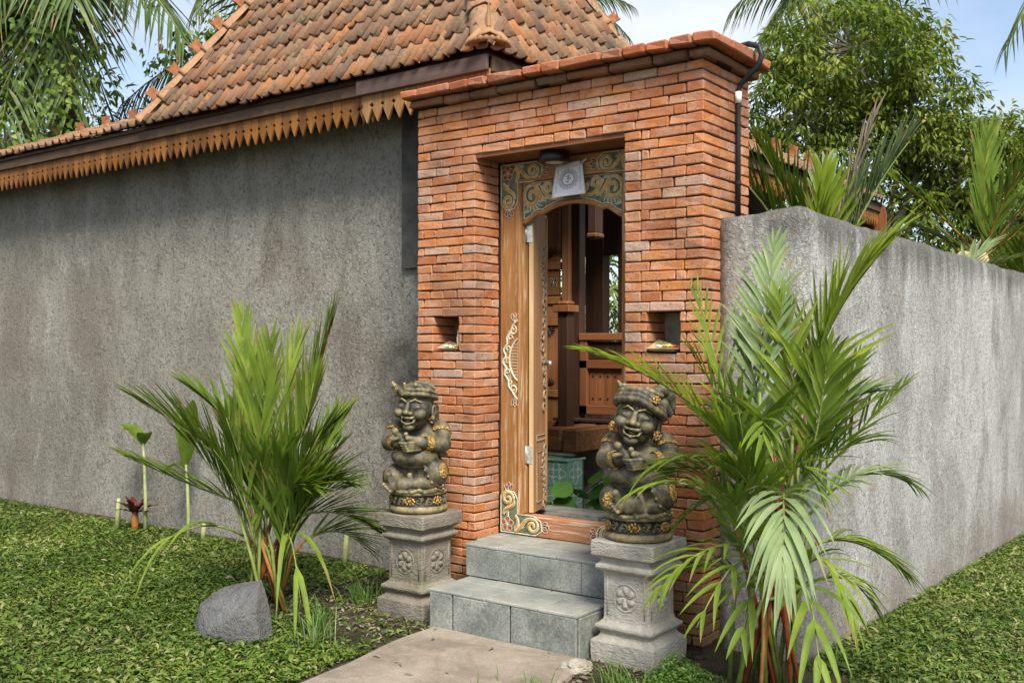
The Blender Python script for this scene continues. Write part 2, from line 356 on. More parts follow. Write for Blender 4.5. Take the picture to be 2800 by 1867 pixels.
# ---------------------------------------------------------------- geometry helper
class MB:
    def __init__(s): s.v = []; s.f = []; s.r = []; s.cur = 0.0
    def add(s, vs, fs):
        k = len(s.v); s.v += [tuple(p) for p in vs]; s.f += [tuple(i + k for i in f) for f in fs]; s.r += [s.cur] * len(vs)
    def box(s, a, b):
        (x0, y0, z0), (x1, y1, z1) = a, b
        s.add([(x0, y0, z0), (x1, y0, z0), (x1, y1, z0), (x0, y1, z0), (x0, y0, z1), (x1, y0, z1), (x1, y1, z1), (x0, y1, z1)],
              [(0, 3, 2, 1), (4, 5, 6, 7), (0, 1, 5, 4), (1, 2, 6, 5), (2, 3, 7, 6), (3, 0, 4, 7)])
    def bevbox(s, c, d, b, jit=0.0, rng=random):
        idx = {}; vs = []
        for sx in (-1, 1):
            for sy in (-1, 1):
                for sz in (-1, 1):
                    cs = (sx, sy, sz); j = [rng.uniform(-jit, jit) for _ in range(3)]
                    for k in range(3):
                        idx[cs + (k,)] = len(vs)
                        vs.append(tuple(c[i] + cs[i] * (d[i] / 2 - (0 if i == k else b)) + j[i] for i in range(3)))
        fs = []
        def key(k, sk, i, si, j, sj):
            q = [0, 0, 0]; q[k] = sk; q[i] = si; q[j] = sj; return tuple(q)
        for k in range(3):
            i, j = (k + 1) % 3, (k + 2) % 3
            for sg in (-1, 1):
                ring = [idx[key(k, sg, i, a, j, e) + (k,)] for a, e in ((-1, -1), (1, -1), (1, 1), (-1, 1))]
                fs.append(ring if sg > 0 else ring[::-1])
            for si in (-1, 1):
                for sj in (-1, 1):
                    a = key(k, -1, i, si, j, sj); e = key(k, 1, i, si, j, sj)
                    ring = [idx[a + (i,)], idx[e + (i,)], idx[e + (j,)], idx[a + (j,)]]
                    fs.append(ring if si * sj < 0 else ring[::-1])
        for sx in (-1, 1):
            for sy in (-1, 1):
                for sz in (-1, 1):
                    t = [idx[(sx, sy, sz, k)] for k in range(3)]
                    fs.append(t if sx * sy * sz > 0 else t[::-1])
        s.add(vs, fs)
    def tube(s, pts, rad, n=8, cap=True, flat=1.0, up=None):
        pts = [Vector(p) for p in pts]; N = len(pts)
        rs = rad if isinstance(rad, (list, tuple)) else [rad] * N
        vs = []; prev = None
        for i, p in enumerate(pts):
            t = (pts[min(i + 1, N - 1)] - pts[max(i - 1, 0)])
            if t.length < 1e-9: t = Vector((0, 0, 1))
            t.normalize()
            if up is not None:
                a = Vector(up) - t * Vector(up).dot(t)
                if a.length < 1e-6: a = t.orthogonal()
            elif prev is None: a = t.orthogonal()
            else: a = prev - t * prev.dot(t)
            a.normalize(); prev = a; b = t.cross(a)
            for k in range(n):
                an = 2 * math.pi * k / n
                vs.append(p + (a * math.cos(an) * flat + b * math.sin(an)) * rs[i])
        fs = []
        for i in range(N - 1):
            for k in range(n):
                fs.append((i * n + k, i * n + (k + 1) % n, (i + 1) * n + (k + 1) % n, (i + 1) * n + k))
        if cap: fs.append(tuple(range(n - 1, -1, -1))); fs.append(tuple((N - 1) * n + k for k in range(n)))
        s.add(vs, fs)
    def lathe(s, prof, n=24, c=(0, 0, 0), cap=True):
        vs = []; fs = []
        for r, z in prof:
            for k in range(n):
                a = 2 * math.pi * k / n; vs.append((c[0] + r * math.cos(a), c[1] + r * math.sin(a), c[2] + z))
        for i in range(len(prof) - 1):
            for k in range(n):
                fs.append((i * n + k, i * n + (k + 1) % n, (i + 1) * n + (k + 1) % n, (i + 1) * n + k))
        if cap: fs.append(tuple(range(n - 1, -1, -1))); fs.append(tuple((len(prof) - 1) * n + k for k in range(n)))
        s.add(vs, fs)
    def sqloft(s, prof, c=(0, 0, 0), bev=0.0):
        vs = []; fs = []
        for h, z in prof:
            b = min(bev, h * 0.3)
            for x, y in ((h - b, -h), (h, -h + b), (h, h - b), (h - b, h), (-h + b, h), (-h, h - b), (-h, -h + b), (-h + b, -h)):
                vs.append((c[0] + x, c[1] + y, c[2] + z))
        n = 8
        for i in range(len(prof) - 1):
            for k in range(n):
                fs.append((i * n + k, i * n + (k + 1) % n, (i + 1) * n + (k + 1) % n, (i + 1) * n + k))
        fs.append(tuple(range(n - 1, -1, -1))); fs.append(tuple((len(prof) - 1) * n + k for k in range(n)))
        s.add(vs, fs)
    def prism(s, poly, fn, t0, t1):
        n = len(poly)
        vs = [fn(a, b, t0) for a, b in poly] + [fn(a, b, t1) for a, b in poly]
        fs = [tuple(range(n - 1, -1, -1)), tuple(range(n, 2 * n))] + [(i, (i + 1) % n, n + (i + 1) % n, n + i) for i in range(n)]
        s.add(vs, fs)
    def sphere(s, c, r, n=10, m=6, jit=0, rng=random):
        r = r if isinstance(r, (tuple, list)) else (r, r, r)
        vs = [(c[0], c[1], c[2] - r[2])]
        for i in range(1, m):
            t = math.pi * i / m
            for k in range(n):
                a = 2 * math.pi * k / n
                vs.append((c[0] + r[0] * math.sin(t) * math.cos(a), c[1] + r[1] * math.sin(t) * math.sin(a), c[2] - r[2] * math.cos(t)))
        vs.append((c[0], c[1], c[2] + r[2])); fs = []
        for k in range(n): fs.append((0, 1 + (k + 1) % n, 1 + k))
        for i in range(m - 2):
            for k in range(n):
                a = 1 + i * n; fs.append((a + k, a + (k + 1) % n, a + n + (k + 1) % n, a + n + k))
        a = 1 + (m - 2) * n
        for k in range(n): fs.append((a + k, a + (k + 1) % n, len(vs) - 1))
        s.add(vs, fs)
    def mesh(s, name, smooth=False, fix=False, rnd=False):
        me = bpy.data.meshes.new(name); me.from_pydata(s.v, [], s.f)
        if rnd:
            at = me.attributes.new('rnd', 'FLOAT', 'POINT'); at.data.foreach_set('value', np.array(s.r, dtype=np.float32))
        if fix:
            bm = bmesh.new(); bm.from_mesh(me); bmesh.ops.recalc_face_normals(bm, faces=bm.faces); bm.to_mesh(me); bm.free()
        if smooth: me.polygons.foreach_set('use_smooth', [True] * len(me.polygons))
        me.update(); return me
    def build(s, name, mat, parent=None, smooth=False, fix=False, rnd=False):
        return link(name, s.mesh(name, smooth, fix, rnd), mat, parent)

def link(name, me, mat, parent=None):
    if mat is not None and len(me.materials) == 0: me.materials.append(MAT[mat])
    o = bpy.data.objects.new(name, me); COL.objects.link(o)
    if parent is not None: o.parent = parent
    return o
def np_mesh(name, V, F, mat, parent=None, rnd=None, smooth=True, tip=None):
    """V (n,3), F (m,k) -> mesh built straight from arrays"""
    me = bpy.data.meshes.new(name); n, (m, k) = len(V), F.shape
    me.vertices.add(n); me.vertices.foreach_set('co', np.asarray(V, np.float32).ravel())
    me.loops.add(m * k); me.loops.foreach_set('vertex_index', np.asarray(F, np.int32).ravel())
    me.polygons.add(m); me.polygons.foreach_set('loop_start', np.arange(0, m * k, k, dtype=np.int32))
    try: me.polygons.foreach_set('loop_total', np.full(m, k, dtype=np.int32))
    except Exception: pass
    me.polygons.foreach_set('use_smooth', np.full(m, smooth))
    if rnd is not None:
        at = me.attributes.new('rnd', 'FLOAT', 'POINT'); at.data.foreach_set('value', np.asarray(rnd, np.float32))
    if tip is not None:
        at = me.attributes.new('tip', 'FLOAT', 'POINT'); at.data.foreach_set('value', np.asarray(tip, np.float32))
    me.update(calc_edges=True); me.validate()
    return link(name, me, mat, parent)
def tag(o, label=None, cat=None, group=None, kind=None):
    if label: o['label'] = label
    if cat: o['category'] = cat
    if group: o['group'] = group
    if kind: o['kind'] = kind
    return o
def empty(name, loc=(0, 0, 0), label=None, cat=None, group=None):
    """an Empty at the thing's base; parts stay in world coordinates through the inverse matrix"""
    o = bpy.data.objects.new(name, None); o.empty_display_size = 0.1; COL.objects.link(o); o.location = loc
    return tag(o, label, cat, group)
def adopt(o, parent):
    o.parent = parent; o.matrix_parent_inverse = Matrix.Translation(-Vector(parent.location)); return o
_build = MB.build
def build_in(mb, name, mat, parent, **k):
    o = mb.build(name, mat, None, **k); return adopt(o, parent)
# ================================================================ setting: ground, path
from mathutils import noise as mnoise
def sstep(a, b, x):
    t = min(1, max(0, (x - a) / (b - a))); return t * t * (3 - 2 * t)
def gz(x, y):
    t = sstep(-2.6, -1.9, x)
    zr = -0.045 - 0.031 * min(8.0, max(0.0, y - 5.1))
    zl = -0.03 + 0.03 * sstep(4.2, 5.0, y) * sstep(-4.3, -5.2, x)
    return zl * (1 - t) + zr * t
def nz3(x, y, z, s): return mnoise.noise(Vector((x * s, y * s, z * s)))
def ground():
    xs = [-400, -120, -50, -25] + [-16 + 0.25 * i for i in range(81)] + [5, 8, 14, 30, 90, 300]
    ys = [-300, -90, -30, -12, -6, -3, -1] + [0.2 * i for i in range(60)] + [12.5, 13.5, 15, 18, 24, 40, 90, 200, 500]
    mb = MB()
    vs = [(x, y, gz(x, y) + (0.012 * nz3(x, y, 0, 2.1) if -16 < x < 5 and 0 < y < 12 else 0)) for y in ys for x in xs]
    nx = len(xs)
    fs = [(j * nx + i, j * nx + i + 1, (j + 1) * nx + i + 1, (j + 1) * nx + i) for j in range(len(ys) - 1) for i in range(nx - 1)]
    mb.add(vs, fs)
    tag(mb.build('ground', 'soil', smooth=True), kind='structure')
ground()
def path():
    random.seed(3); mb = MB()
    L, Rr = [], []
    for i in range(40):
        y = -1.5 + i * (4.118 + 1.5) / 39
        L.append((-3.50 - 0.115 * sstep(3.0, 4.1, y) + 0.035 * nz3(0, y, 1, 2.2) + 0.012 * nz3(0, y, 5, 9), y))
        Rr.append((-2.56 - 0.07 * sstep(3.7, 4.1, y) + 0.03 * nz3(3, y, 2, 2.4) + 0.015 * nz3(0, y, 8, 8), y))
    vs, fs = [], []
    for (a, b), (c, d) in zip(L, Rr):
        vs += [(a - 0.02, b, -0.12), (a, b, -0.008), (a + 0.02, b, 0.0), (c - 0.03, d, 0.0), (c, d, -0.012), (c + 0.03, d, -0.12)]
    for i in range(39):
        for k in range(5): fs.append((i * 6 + k, (i + 1) * 6 + k, (i + 1) * 6 + k + 1, i * 6 + k + 1)[::-1])
    fs.append((234, 235, 236, 237, 238, 239)); mb.add(vs, fs)
    tag(mb.build('path', 'path_concrete', smooth=False), kind='structure')
    # broken pale concrete lump at the path's corner by the steps
    mb = MB()
    bm = bmesh.new(); bmesh.ops.create_icosphere(bm, subdivisions=4, radius=1.0)
    for v in bm.verts:
        n = 1 + 0.18 * mnoise.noise(v.co * 1.6) + 0.12 * mnoise.noise(v.co * 4 + Vector((5, 1, 2)))+ 0.05 * mnoise.noise(v.co * 11)
        v.co *= n; v.co.x *= 0.075; v.co.y *= 0.085; v.co.z *= 0.042
        v.co += Vector((-2.625, 4.02, -0.015))
    me = bpy.data.meshes.new('concrete_lump'); bm.to_mesh(me); bm.free()
    o = link('concrete_lump', me, 'concrete_pale')
    tag(o, 'pale broken concrete lump at the path corner beside the lowest step', 'rubble')
path()

mb = MB(); mb.box((-4.9, 5.22, -0.1), (-2.0, 9.0, -0.004)); tag(mb.build('bounce_paving', 'concrete_pale'), kind='structure')  # pale floor added to bounce light into the dark interior
# ================================================================ plaster walls
def plaster_strip(pts, thick, z0, top, step, mat, name, amp=0.006):
    """pts: polyline seen from outside going left to right; inside lies to the left-hand normal"""
    P = [Vector((*p, 0)) for p in pts]; res = [P[0]]
    for a, b in zip(P, P[1:]):
        n = max(1, int((b - a).length / step))
        for i in range(1, n + 1): res.append(a.lerp(b, i / n))
    vs, fs = [], []; nr = 0
    for i, p in enumerate(res):
        t = (res[min(i + 1, len(res) - 1)] - res[max(i - 1, 0)]).normalized(); nrm = Vector((t.y, -t.x, 0))
        zt = top(p.x, p.y) ; col = []
        nzs = max(4, int((zt - z0) / step))
        nzs = 56
        for k in range(nzs + 1):
            z = z0 + (zt - z0) * k / nzs
            d = amp * (nz3(p.x, p.y, z, 3.0) + 0.7 * nz3(p.x, p.y, z, 11))
            if k == nzs: d -= 0.012
            q = p + nrm * d; col.append((q.x, q.y, z))
        q = p - nrm * 0.03; col.append((q.x, q.y, zt + 0.012 + 0.006 * nz3(p.x, p.y, 9, 9)))
        q = p - nrm * (thick - 0.02); col.append((q.x, q.y, zt + 0.01))
        q = p - nrm * thick; col.append((q.x, q.y, zt - 0.012)); col.append((q.x, q.y, z0))
        nr = len(col); vs += col
    for i in range(len(res) - 1):
        for k in range(nr - 1): fs.append((i * nr + k, (i + 1) * nr + k, (i + 1) * nr + k + 1, i * nr + k + 1))
    fs.append(tuple(range(nr))); fs.append(tuple((len(res) - 1) * nr + k for k in range(nr - 1, -1, -1)))
    mb = MB(); mb.add(vs, fs); return mb.build(name, mat, smooth=True)
w1 = plaster_strip([(-15.0, 5.04), (-4.15, 5.04)], 0.2, -0.3, lambda x, y: 3.08, 0.12, 'plaster_wall', 'plaster_wall', 0.008) if False else \
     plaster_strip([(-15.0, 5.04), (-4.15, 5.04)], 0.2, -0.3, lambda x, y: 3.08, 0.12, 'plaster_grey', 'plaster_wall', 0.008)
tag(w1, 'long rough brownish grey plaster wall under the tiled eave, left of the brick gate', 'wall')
def rtop(x, y):
    b = 2.162 + 0.012 * nz3(x, y, 0, 2.5) + 0.006 * nz3(x, y, 4, 9)
    c = math.exp(-(((x + 1.84) / 0.16) ** 2 + ((y - 4.83) / 0.3) ** 2)); return b + 0.018 * c - 0.02 * sstep(-1.95, -2.25, x)
arc = [(-1.87 + 0.05 * math.sin(a), 4.86 - 0.05 * math.cos(a)) for a in [R(q) for q in (0, 30, 60, 90)]]
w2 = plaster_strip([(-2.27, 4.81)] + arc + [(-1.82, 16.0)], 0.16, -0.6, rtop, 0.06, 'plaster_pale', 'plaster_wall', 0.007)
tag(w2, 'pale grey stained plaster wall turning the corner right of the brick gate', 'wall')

# ================================================================ brick gate
XL, XR, YF, YB = -4.18, -2.264, 4.62, 5.17
DL, DR = -3.727, -2.725
CH, NC = 0.0524, 56
ZT = CH * NC
gate = empty('brick_gate', ((XL + XR) / 2, YF, 0), 'tall orange brick gateway with stepped cornice and two offering niches', 'gateway')
BR = []                     # (centre, size, material)
rg = random.Random(11)
def fill(a, b, first):
    out = []; x = a; l = first
    while x < b - 1e-6:
        rem = b - x
        if rem < 0.27 and l > rem - 0.06: out.append((x, b)); break
        l = min(l, rem)
        out.append((x, x + l)); x += l
        l = rg.choice([0.2, 0.2, 0.2, 0.19, 0.21, 0.105])
    return out
NICHE = [(-4.049, -3.855), (-2.589, -2.401)]
for i in range(NC):
    zc = (i + 0.5) * CH; ev = i % 2 == 0; door = i < 50
    segs = []
    if door:
        segs = [[XL, DL if ev else DL - 0.1], [DR if ev else DR + 0.1, XR if ev else XR - 0.1]]
    else:
        segs = [[XL, XR if ev else XR - 0.1]]
    if 28 <= i <= 31:
        s2 = []
        for (a, b), (na, nb) in zip(segs, NICHE): s2 += [[a, na, 'n'], [nb, b, 'n']]
        segs = s2
    for sg in segs:
        for a, b in fill(sg[0], sg[1], rg.choice([0.1, 0.2, 0.15]) if ev else rg.choice([0.05, 0.2, 0.12])):
            dep = 0.22 if len(sg) > 2 else 0.1
            BR.append(((0.5 * (a + b), YF + dep / 2, zc), (b - a, dep, CH), 'brick'))
    ys = [(YF + 0.1, YF + 0.3), (YF + 0.3, YF + 0.46), (YF + 0.46, YB)] if ev else [(YF, YF + 0.2), (YF + 0.2, YF + 0.4), (YF + 0.4, YB)]
    for a, b in ys:
        BR.append(((XR - 0.05, 0.5 * (a + b), zc), (0.1, b - a, CH), 'brick'))
    if door:
        ys = [(YF + 0.1, YF + 0.238)] if ev else [(YF, YF + 0.17), (YF + 0.17, YF + 0.238)]
        for a, b in ys:
            BR.append(((DL - 0.05, 0.5 * (a + b), zc), (0.1, b - a, CH), 'brick'))
            BR.append(((DR + 0.05, 0.5 * (a + b), zc), (0.1, b - a, CH), 'brick'))
def course(z0, z1, xa, xb, yf, yb, lens, mat):
    x = xa
    while x < xb - 1e-6:
        l = rg.choice(lens)
        if xb - x - l < 0.1: l = xb - x
        BR.append(((x + l / 2, yf + 0.11, (z0 + z1) / 2), (l, 0.22, z1 - z0), mat)); x += l
    y = yf + 0.22
    while y < yb - 1e-6:
        l = rg.choice(lens)
        if yb - y - l < 0.09: l = yb - y
        BR.append(((xb - 0.11, y + l / 2, (z0 + z1) / 2), (0.22, l, z1 - z0), mat)); y += l
course(ZT, ZT + 0.049, XL - 0.025, XR + 0.045, YF - 0.045, YB + 0.03, [0.27, 0.26, 0.2], 'brick_mossy')
course(ZT + 0.049, ZT + 0.107, XL - 0.055, XR + 0.105, YF - 0.10, YB + 0.06, [0.26, 0.13, 0.14, 0.25], 'brick_cornice')
def app(b):
    (x, y, z), (sx, sy, sz), _ = b
    d2 = x * x + y * y + (z - 1.5) ** 2; return -(sx * 0.8 + sy * 0.6) * sz / d2
BR.sort(key=app)
bcache = {}; rest = {}
for n, (c, d, mt) in enumerate(BR):
    cj = 0.0 if mt == 'brick' else 1.0
    c = (c[0] + rg.uniform(-.001, .001) + cj * rg.uniform(-.003, .003), c[1] + rg.uniform(-.0025, .0025) + cj * rg.uniform(-.004, .004), c[2] + rg.uniform(-.0012, .0012) + cj * rg.uniform(-.003, .003))
    g = 0.005 + cj * 0.002
    if n < 300:
        key = (round(d[0] * 200), round(d[1] * 200), round(d[2], 3), mt, rg.randrange(3))
        if key not in bcache:
            mb = MB(); mb.bevbox((0, 0, 0), (d[0] - g, d[1] - g if d[1] < 0.2 else d[1], d[2] - g), 0.005 + 0.003 * cj, 0.0030 + 0.002 * cj, rg)
            bcache[key] = mb.mesh('brick'); bcache[key].materials.append(MAT[mt])
        o = bpy.data.objects.new('brick', bcache[key]); COL.objects.link(o); o.location = c
        o.rotation_euler = (rg.uniform(-.004, .004), rg.uniform(-.006, .006), rg.uniform(-.004, .004)); adopt(o, gate)
    else:
        mb = rest.setdefault(mt, MB()); mb.cur = rg.random()
        mb.bevbox(c, (d[0] - g, d[1] - g if d[1] < 0.2 else d[1], d[2] - g), 0.005 + 0.003 * cj, 0.0030 + 0.002 * cj, rg)
for mt, mb in rest.items():
    tag(build_in(mb, 'brick_remainder', mt, gate, rnd=True), kind='stuff')
core = MB(); e = 0.014
for (px0, px1, (na, nb)) in ((XL + e, DL - e, NICHE[0]), (DR + e, XR - e, NICHE[1])):
    z0, z1 = 28 * CH, 32 * CH
    core.box((px0, YF + e, -0.2), (px1, YB - e, z0 - 0.006)); core.box((px0, YF + e, z1 + 0.006), (px1, YB - e, ZT - 0.005))
    core.box((px0, YF + e, z0 - 0.006), (na - 0.012, YB - e, z1 + 0.006)); core.box((nb + 0.012, YF + e, z0 - 0.006), (px1, YB - e, z1 + 0.006))
    core.box((na - 0.012, YF + 0.225, z0 - 0.006), (nb + 0.012, YB - e, z1 + 0.006))
core.box((DL - e, YF + e, 50 * CH + 0.006), (DR + e, YB - e, ZT - 0.005))
core.box((XL - 0.015, YF - 0.03, ZT + 0.004), (XR + 0.03, YB + 0.02, ZT + 0.095))
build_in(core, 'wall_core', 'mortar', gate)
mb = MB(); mb.box((NICHE[1][0] - 0.005, YF + 0.205, 28 * CH), (NICHE[1][1] + 0.005, YF + 0.221, 32 * CH)); build_in(mb, 'niche_back', 'concrete_mid', gate)
mb = MB(); mb.box((NICHE[0][0] - 0.005, YF + 0.205, 28 * CH), (NICHE[0][1] + 0.005, YF + 0.221, 32 * CH)); build_in(mb, 'niche_back', 'brick_mossy', gate)
mb = MB(); mb.box((DL, YF + 0.012, 50 * CH - 0.022), (DR, YB - 0.03, 50 * CH + 0.003)); build_in(mb, 'soffit_board', 'wood_redx', gate)
# narrow dark strip in the corner between the gate and the wall
mb = MB(); mb.box((-4.665, 5.005, 2.02), (-4.17, 5.06, 3.05)); tag(mb.build('wall_patch', 'concrete_dark'), 'narrow dark strip high up between grey wall and brick gate', 'wall patch')

# conduit on the right flank
con = empty('conduit_pipe', (XR + 0.02, 4.99, 2.16), 'black conduit pipe with white coupling hooked over the gate cornice', 'pipe')
mb = MB(); xp = XR + 0.016
pts = [(xp, 4.99, 2.12), (xp, 4.99, 2.6), (xp, 4.99, 2.84), (xp + 0.01, 4.99, 2.87), (xp + 0.06, 4.985, 2.91), (xp + 0.115, 4.98, 2.95), (xp + 0.135, 4.98, 3.0), (xp + 0.12, 4.98, 3.05), (xp + 0.06, 4.985, 3.075), (xp - 0.02, 4.99, 3.07), (xp - 0.3, 5.0, 3.055)]
mb.tube(pts, [0.013, 0.013, 0.013, 0.014] + [0.0155] * 7, 12); build_in(mb, 'pipe', 'black_pipe', con, smooth=True)
mb = MB(); mb.tube([(xp, 4.99, 2.775), (xp, 4.99, 2.835)], 0.018, 12); build_in(mb, 'coupling', 'white_plastic', con, smooth=True)
for z in (2.66, 2.35):
    mb = MB(); mb.tube([(xp, 4.99, z), (xp, 4.99, z + 0.018)], 0.0165, 10); build_in(mb, 'clip', 'black_pipe', con)

# ================================================================ steps
st = empty('stone_steps', (-3.17, 4.3, 0), 'two grey green stone tiled steps leading up to the carved doorway', 'steps')
Z1, Z2, Y1, Y2 = 0.1975, 0.381, 4.125, 4.479
SX0, SX1 = -3.652, -2.69
core = MB(); core.box((SX0 + 0.012, Y1 + 0.012, -0.1), (SX1 - 0.012, Y2 + 0.1, Z1 - 0.012)); core.box((SX0 - 0.02, Y2 + 0.012, -0.1), (SX1 - 0.012, YF + 0.008, Z2 - 0.012))
core.box((DL + 0.004, YF + 0.008, -0.1), (DR - 0.004, 5.1, Z2 - 0.012)); build_in(core, 'step_core', 'grout', st)
rg = random.Random(5)
def tile(a, b, mat, bev=0.004):
    c = [(p + q) / 2 for p, q in zip(a, b)]; d = [q - p for p, q in zip(a, b)]
    mb = MB(); mb.bevbox((0, 0, 0), d, bev, 0.0008, rg); o = mb.build('tile', mat); o.location = c; adopt(o, st)
def riser(x0, x1, js, y, z0, z1, gap=0.006):
    xs = [x0] + js + [x1]
    for a, b in zip(xs, xs[1:]): tile((a + gap / 2, y, z0), (b - gap / 2, y + 0.016, z1), 'step_tile')
riser(SX0 + 0.004, SX1 - 0.004, [-3.483, -3.10], Y1, -0.05, Z1 - 0.017, 0.011)
riser(SX0 - 0.03, SX1 - 0.004, [-3.30, -2.90], Y2, Z1 + 0.001, Z2 - 0.017, 0.004)
def tread(x0, x1, rows, z):
    for (y0, y1, js) in rows:
        xs = [x0] + js + [x1]
        for a, b in zip(xs, xs[1:]): tile((a + 0.003, y0 + 0.003, z - 0.016), (b - 0.003, y1 - 0.003, z + rg.uniform(-.001, .0015)), 'tread_tile')
tread(SX0, SX1, [(Y1 - 0.004, Y1 + 0.235, [-3.26, -2.93]), (Y1 + 0.235, Y2, [-3.45, -3.08])], Z1)
tread(SX0 - 0.034, SX1, [(Y2 - 0.004, YF - 0.002, [-3.45, -3.06])], Z2)
tread(DL + 0.005, DR - 0.005, [(YF - 0.002, YF + 0.245, [-3.36, -2.98])], Z2)
tile((SX1 - 0.016, Y1 + 0.018, -0.05), (SX1, Y2 - 0.003, Z1 - 0.018), 'step_tile')
tile((SX0, Y1 + 0.018, -0.05), (SX0 + 0.014, Y2 - 0.003, Z1 - 0.018), 'step_tile')
tile((SX0 - 0.034, Y2 + 0.018, -0.05), (SX0 - 0.019, YF - 0.004, Z2 - 0.018), 'step_tile')

# ================================================================ pedestals
def pedestal(cx, cy, z0, mat, label):
    p = empty('pedestal', (cx, cy, z0), label, 'pedestal', 'carved stone pedestals flanking the steps')
    prof = [(0.170, -0.06), (0.176, 0.0), (0.177, 0.045), (0.175, 0.068), (0.168, 0.074), (0.148, 0.086), (0.140, 0.100), (0.143, 0.112), (0.160, 0.126), (0.163, 0.134), (0.161, 0.143), (0.146, 0.152),
            (0.131, 0.166), (0.128, 0.180), (0.127, 0.29), (0.127, 0.392), (0.134, 0.400), (0.157, 0.417), (0.160, 0.424), (0.158, 0.434), (0.145, 0.446), (0.139, 0.456), (0.141, 0.466), (0.166, 0.480), (0.174, 0.486), (0.176, 0.52), (0.174, 0.55), (0.168, 0.556)]
    bm = bmesh.new(); mb = MB(); mb.sqloft(prof, (0, 0, 0), 0.008); me = mb.mesh('pedestal_block')
    bm.from_mesh(me); bmesh.ops.subdivide_edges(bm, edges=[e for e in bm.edges if e.calc_length() > 0.08], cuts=6, use_grid_fill=True)
    for v in bm.verts:
        w = v.co + Vector((cx, cy, z0)); n = Vector((mnoise.noise(w * 14), mnoise.noise(w * 14 + Vector((9, 0, 0))), mnoise.noise(w * 14 + Vector((0, 7, 0)))))
        v.co += n * 0.0032
    bm.to_mesh(me); bm.free()
    o = link('block', me, mat); o.location = (cx, cy, z0); adopt(o, p)
    for side in ('f', 'r'):
        def fn(a, b, t): return (cx + a, cy - 0.127 - t, z0 + 0.285 + b) if side == 'f' else (cx + 0.127 + t, cy + a, z0 + 0.285 + b)
        mb = MB()
        ring = [fn(0.066 * math.cos(q), 0.066 * math.sin(q), 0.0005) for q in [2 * math.pi * i / 32 for i in range(33)]]
        mb.tube(ring, 0.0042, 6, False)
        for k in range(6):                       # swirled petals
            a0 = 2 * math.pi * k / 6
            cpts = []
            for i in range(7):
                t = i / 6; rr = 0.006 + 0.047 * t; an = a0 + 0.75 * t
                cpts.append(fn(rr * math.cos(an), rr * math.sin(an), -0.004))
            mb.tube(cpts, [0.004, 0.009, 0.0135, 0.017, 0.0185, 0.0165, 0.008], 8, True)
        build_in(mb, 'rosette', mat, p, smooth=True)
        for sx in (-1, 1):
            mb = MB(); pts = [fn(sx * 0.103, -0.095, -0.001), fn(sx * 0.103, 0.095, -0.001)]; mb.tube(pts, 0.0045, 6); build_in(mb, 'edge_fillet', mat, p, smooth=True)
    return p
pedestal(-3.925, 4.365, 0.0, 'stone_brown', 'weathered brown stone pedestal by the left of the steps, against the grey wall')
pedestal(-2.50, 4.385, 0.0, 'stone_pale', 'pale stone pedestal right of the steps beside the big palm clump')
# ================================================================ main house roof
def add_copy(name, me, loc, parent, rot=None, scale=None):
    o = bpy.data.objects.new(name, me); COL.objects.link(o); o.location = loc
    if rot is not None: o.rotation_euler = rot
    if scale is not None: o.scale = scale
    return adopt(o, parent)
roof = empty('tiled_roof', (-5.4, 4.7, 3.1), 'steep hipped roof of weathered orange clay tiles with ridge finials and pointed eave boards', 'roof')
TW, TE = 0.1135, 0.178            # tile width and exposure
TAN = 1.62; SL = math.atan(TAN)
EX0, EX1, EY0, EY1, EZ = -7.14, -3.66, 4.665, 7.10, 3.228
def tile_mesh(tw, te, variant):
    rr = random.Random(variant)
    L = te * 1.22; prof = []
    for s in (0, .20, .45, .70, .78, .85, .93, 1.01, 1.10):
        if s < 0.76: h = 0.008 - 0.007 * math.sin(math.pi * s / 0.76)
        else: h = 0.008 + 0.028 * max(0.0, math.sin(math.pi * (s - 0.76) / 0.34)) ** 0.8
        prof.append((s * tw - tw * 0.55, h + rr.uniform(-.001, .001)))
    mb = MB(); n = len(prof); t = 0.012
    v = [(x, 0.0, h + 0.010) for x, h in prof] + [(x, L, h - 0.008) for x, h in prof] + [(x, 0.0, h + 0.010 - t) for x, h in prof] + [(x, L, h - 0.008 - t) for x, h in prof]
    f = []
    for i in range(n - 1):
        f += [(i, i + 1, n + i + 1, n + i), (2 * n + i + 1, 2 * n + i, i, i + 1)[::-1], (2 * n + i, 3 * n + i, 3 * n + i + 1, 2 * n + i + 1)]
    mb.add(v, f); me = mb.mesh('tile'); me.materials.append(MAT['roof_tile'])
    sm = np.zeros(len(me.polygons), bool); sm[0::3] = True; me.polygons.foreach_set('use_smooth', sm); return me
TM = [tile_mesh(TW, TE, k) for k in range(3)]
rg = random.Random(21)
TL = []                           # (location, matrix)
def slope_tiles(origin, ux, up_h, width, rows, tan, lim):
    """origin: left end of the eave; ux: along the eave; up_h: horizontal uphill direction"""
    ux = Vector(ux); uh = Vector(up_h); sl = math.atan(tan)
    uy = (uh * math.cos(sl) + Vector((0, 0, 1)) * math.sin(sl)); n = ux.cross(uy)
    M = Matrix((ux, uy, n)).transposed()
    for r in range(rows):
        d = r * TE; run = d * math.cos(sl)
        a, b = lim(run)
        k0 = math.floor(a / TW); k1 = math.ceil(b / TW)
        for k in range(k0, k1):
            x = (k + 0.5) * TW
            if x < a - 0.02 or x > b + 0.02: continue
            p = Vector(origin) + ux * x + uy * d + n * 0.012
            TL.append((p, M))
W_, D_ = EX1 - EX0, EY1 - EY0
slope_tiles((EX0, EY0, EZ), (1, 0, 0), (0, 1, 0), W_, 13, TAN, lambda run: (run, W_ - run))
slope_tiles((EX1, EY0, EZ), (0, 1, 0), (-1, 0, 0), D_, 13, TAN, lambda run: (run, D_ - run))
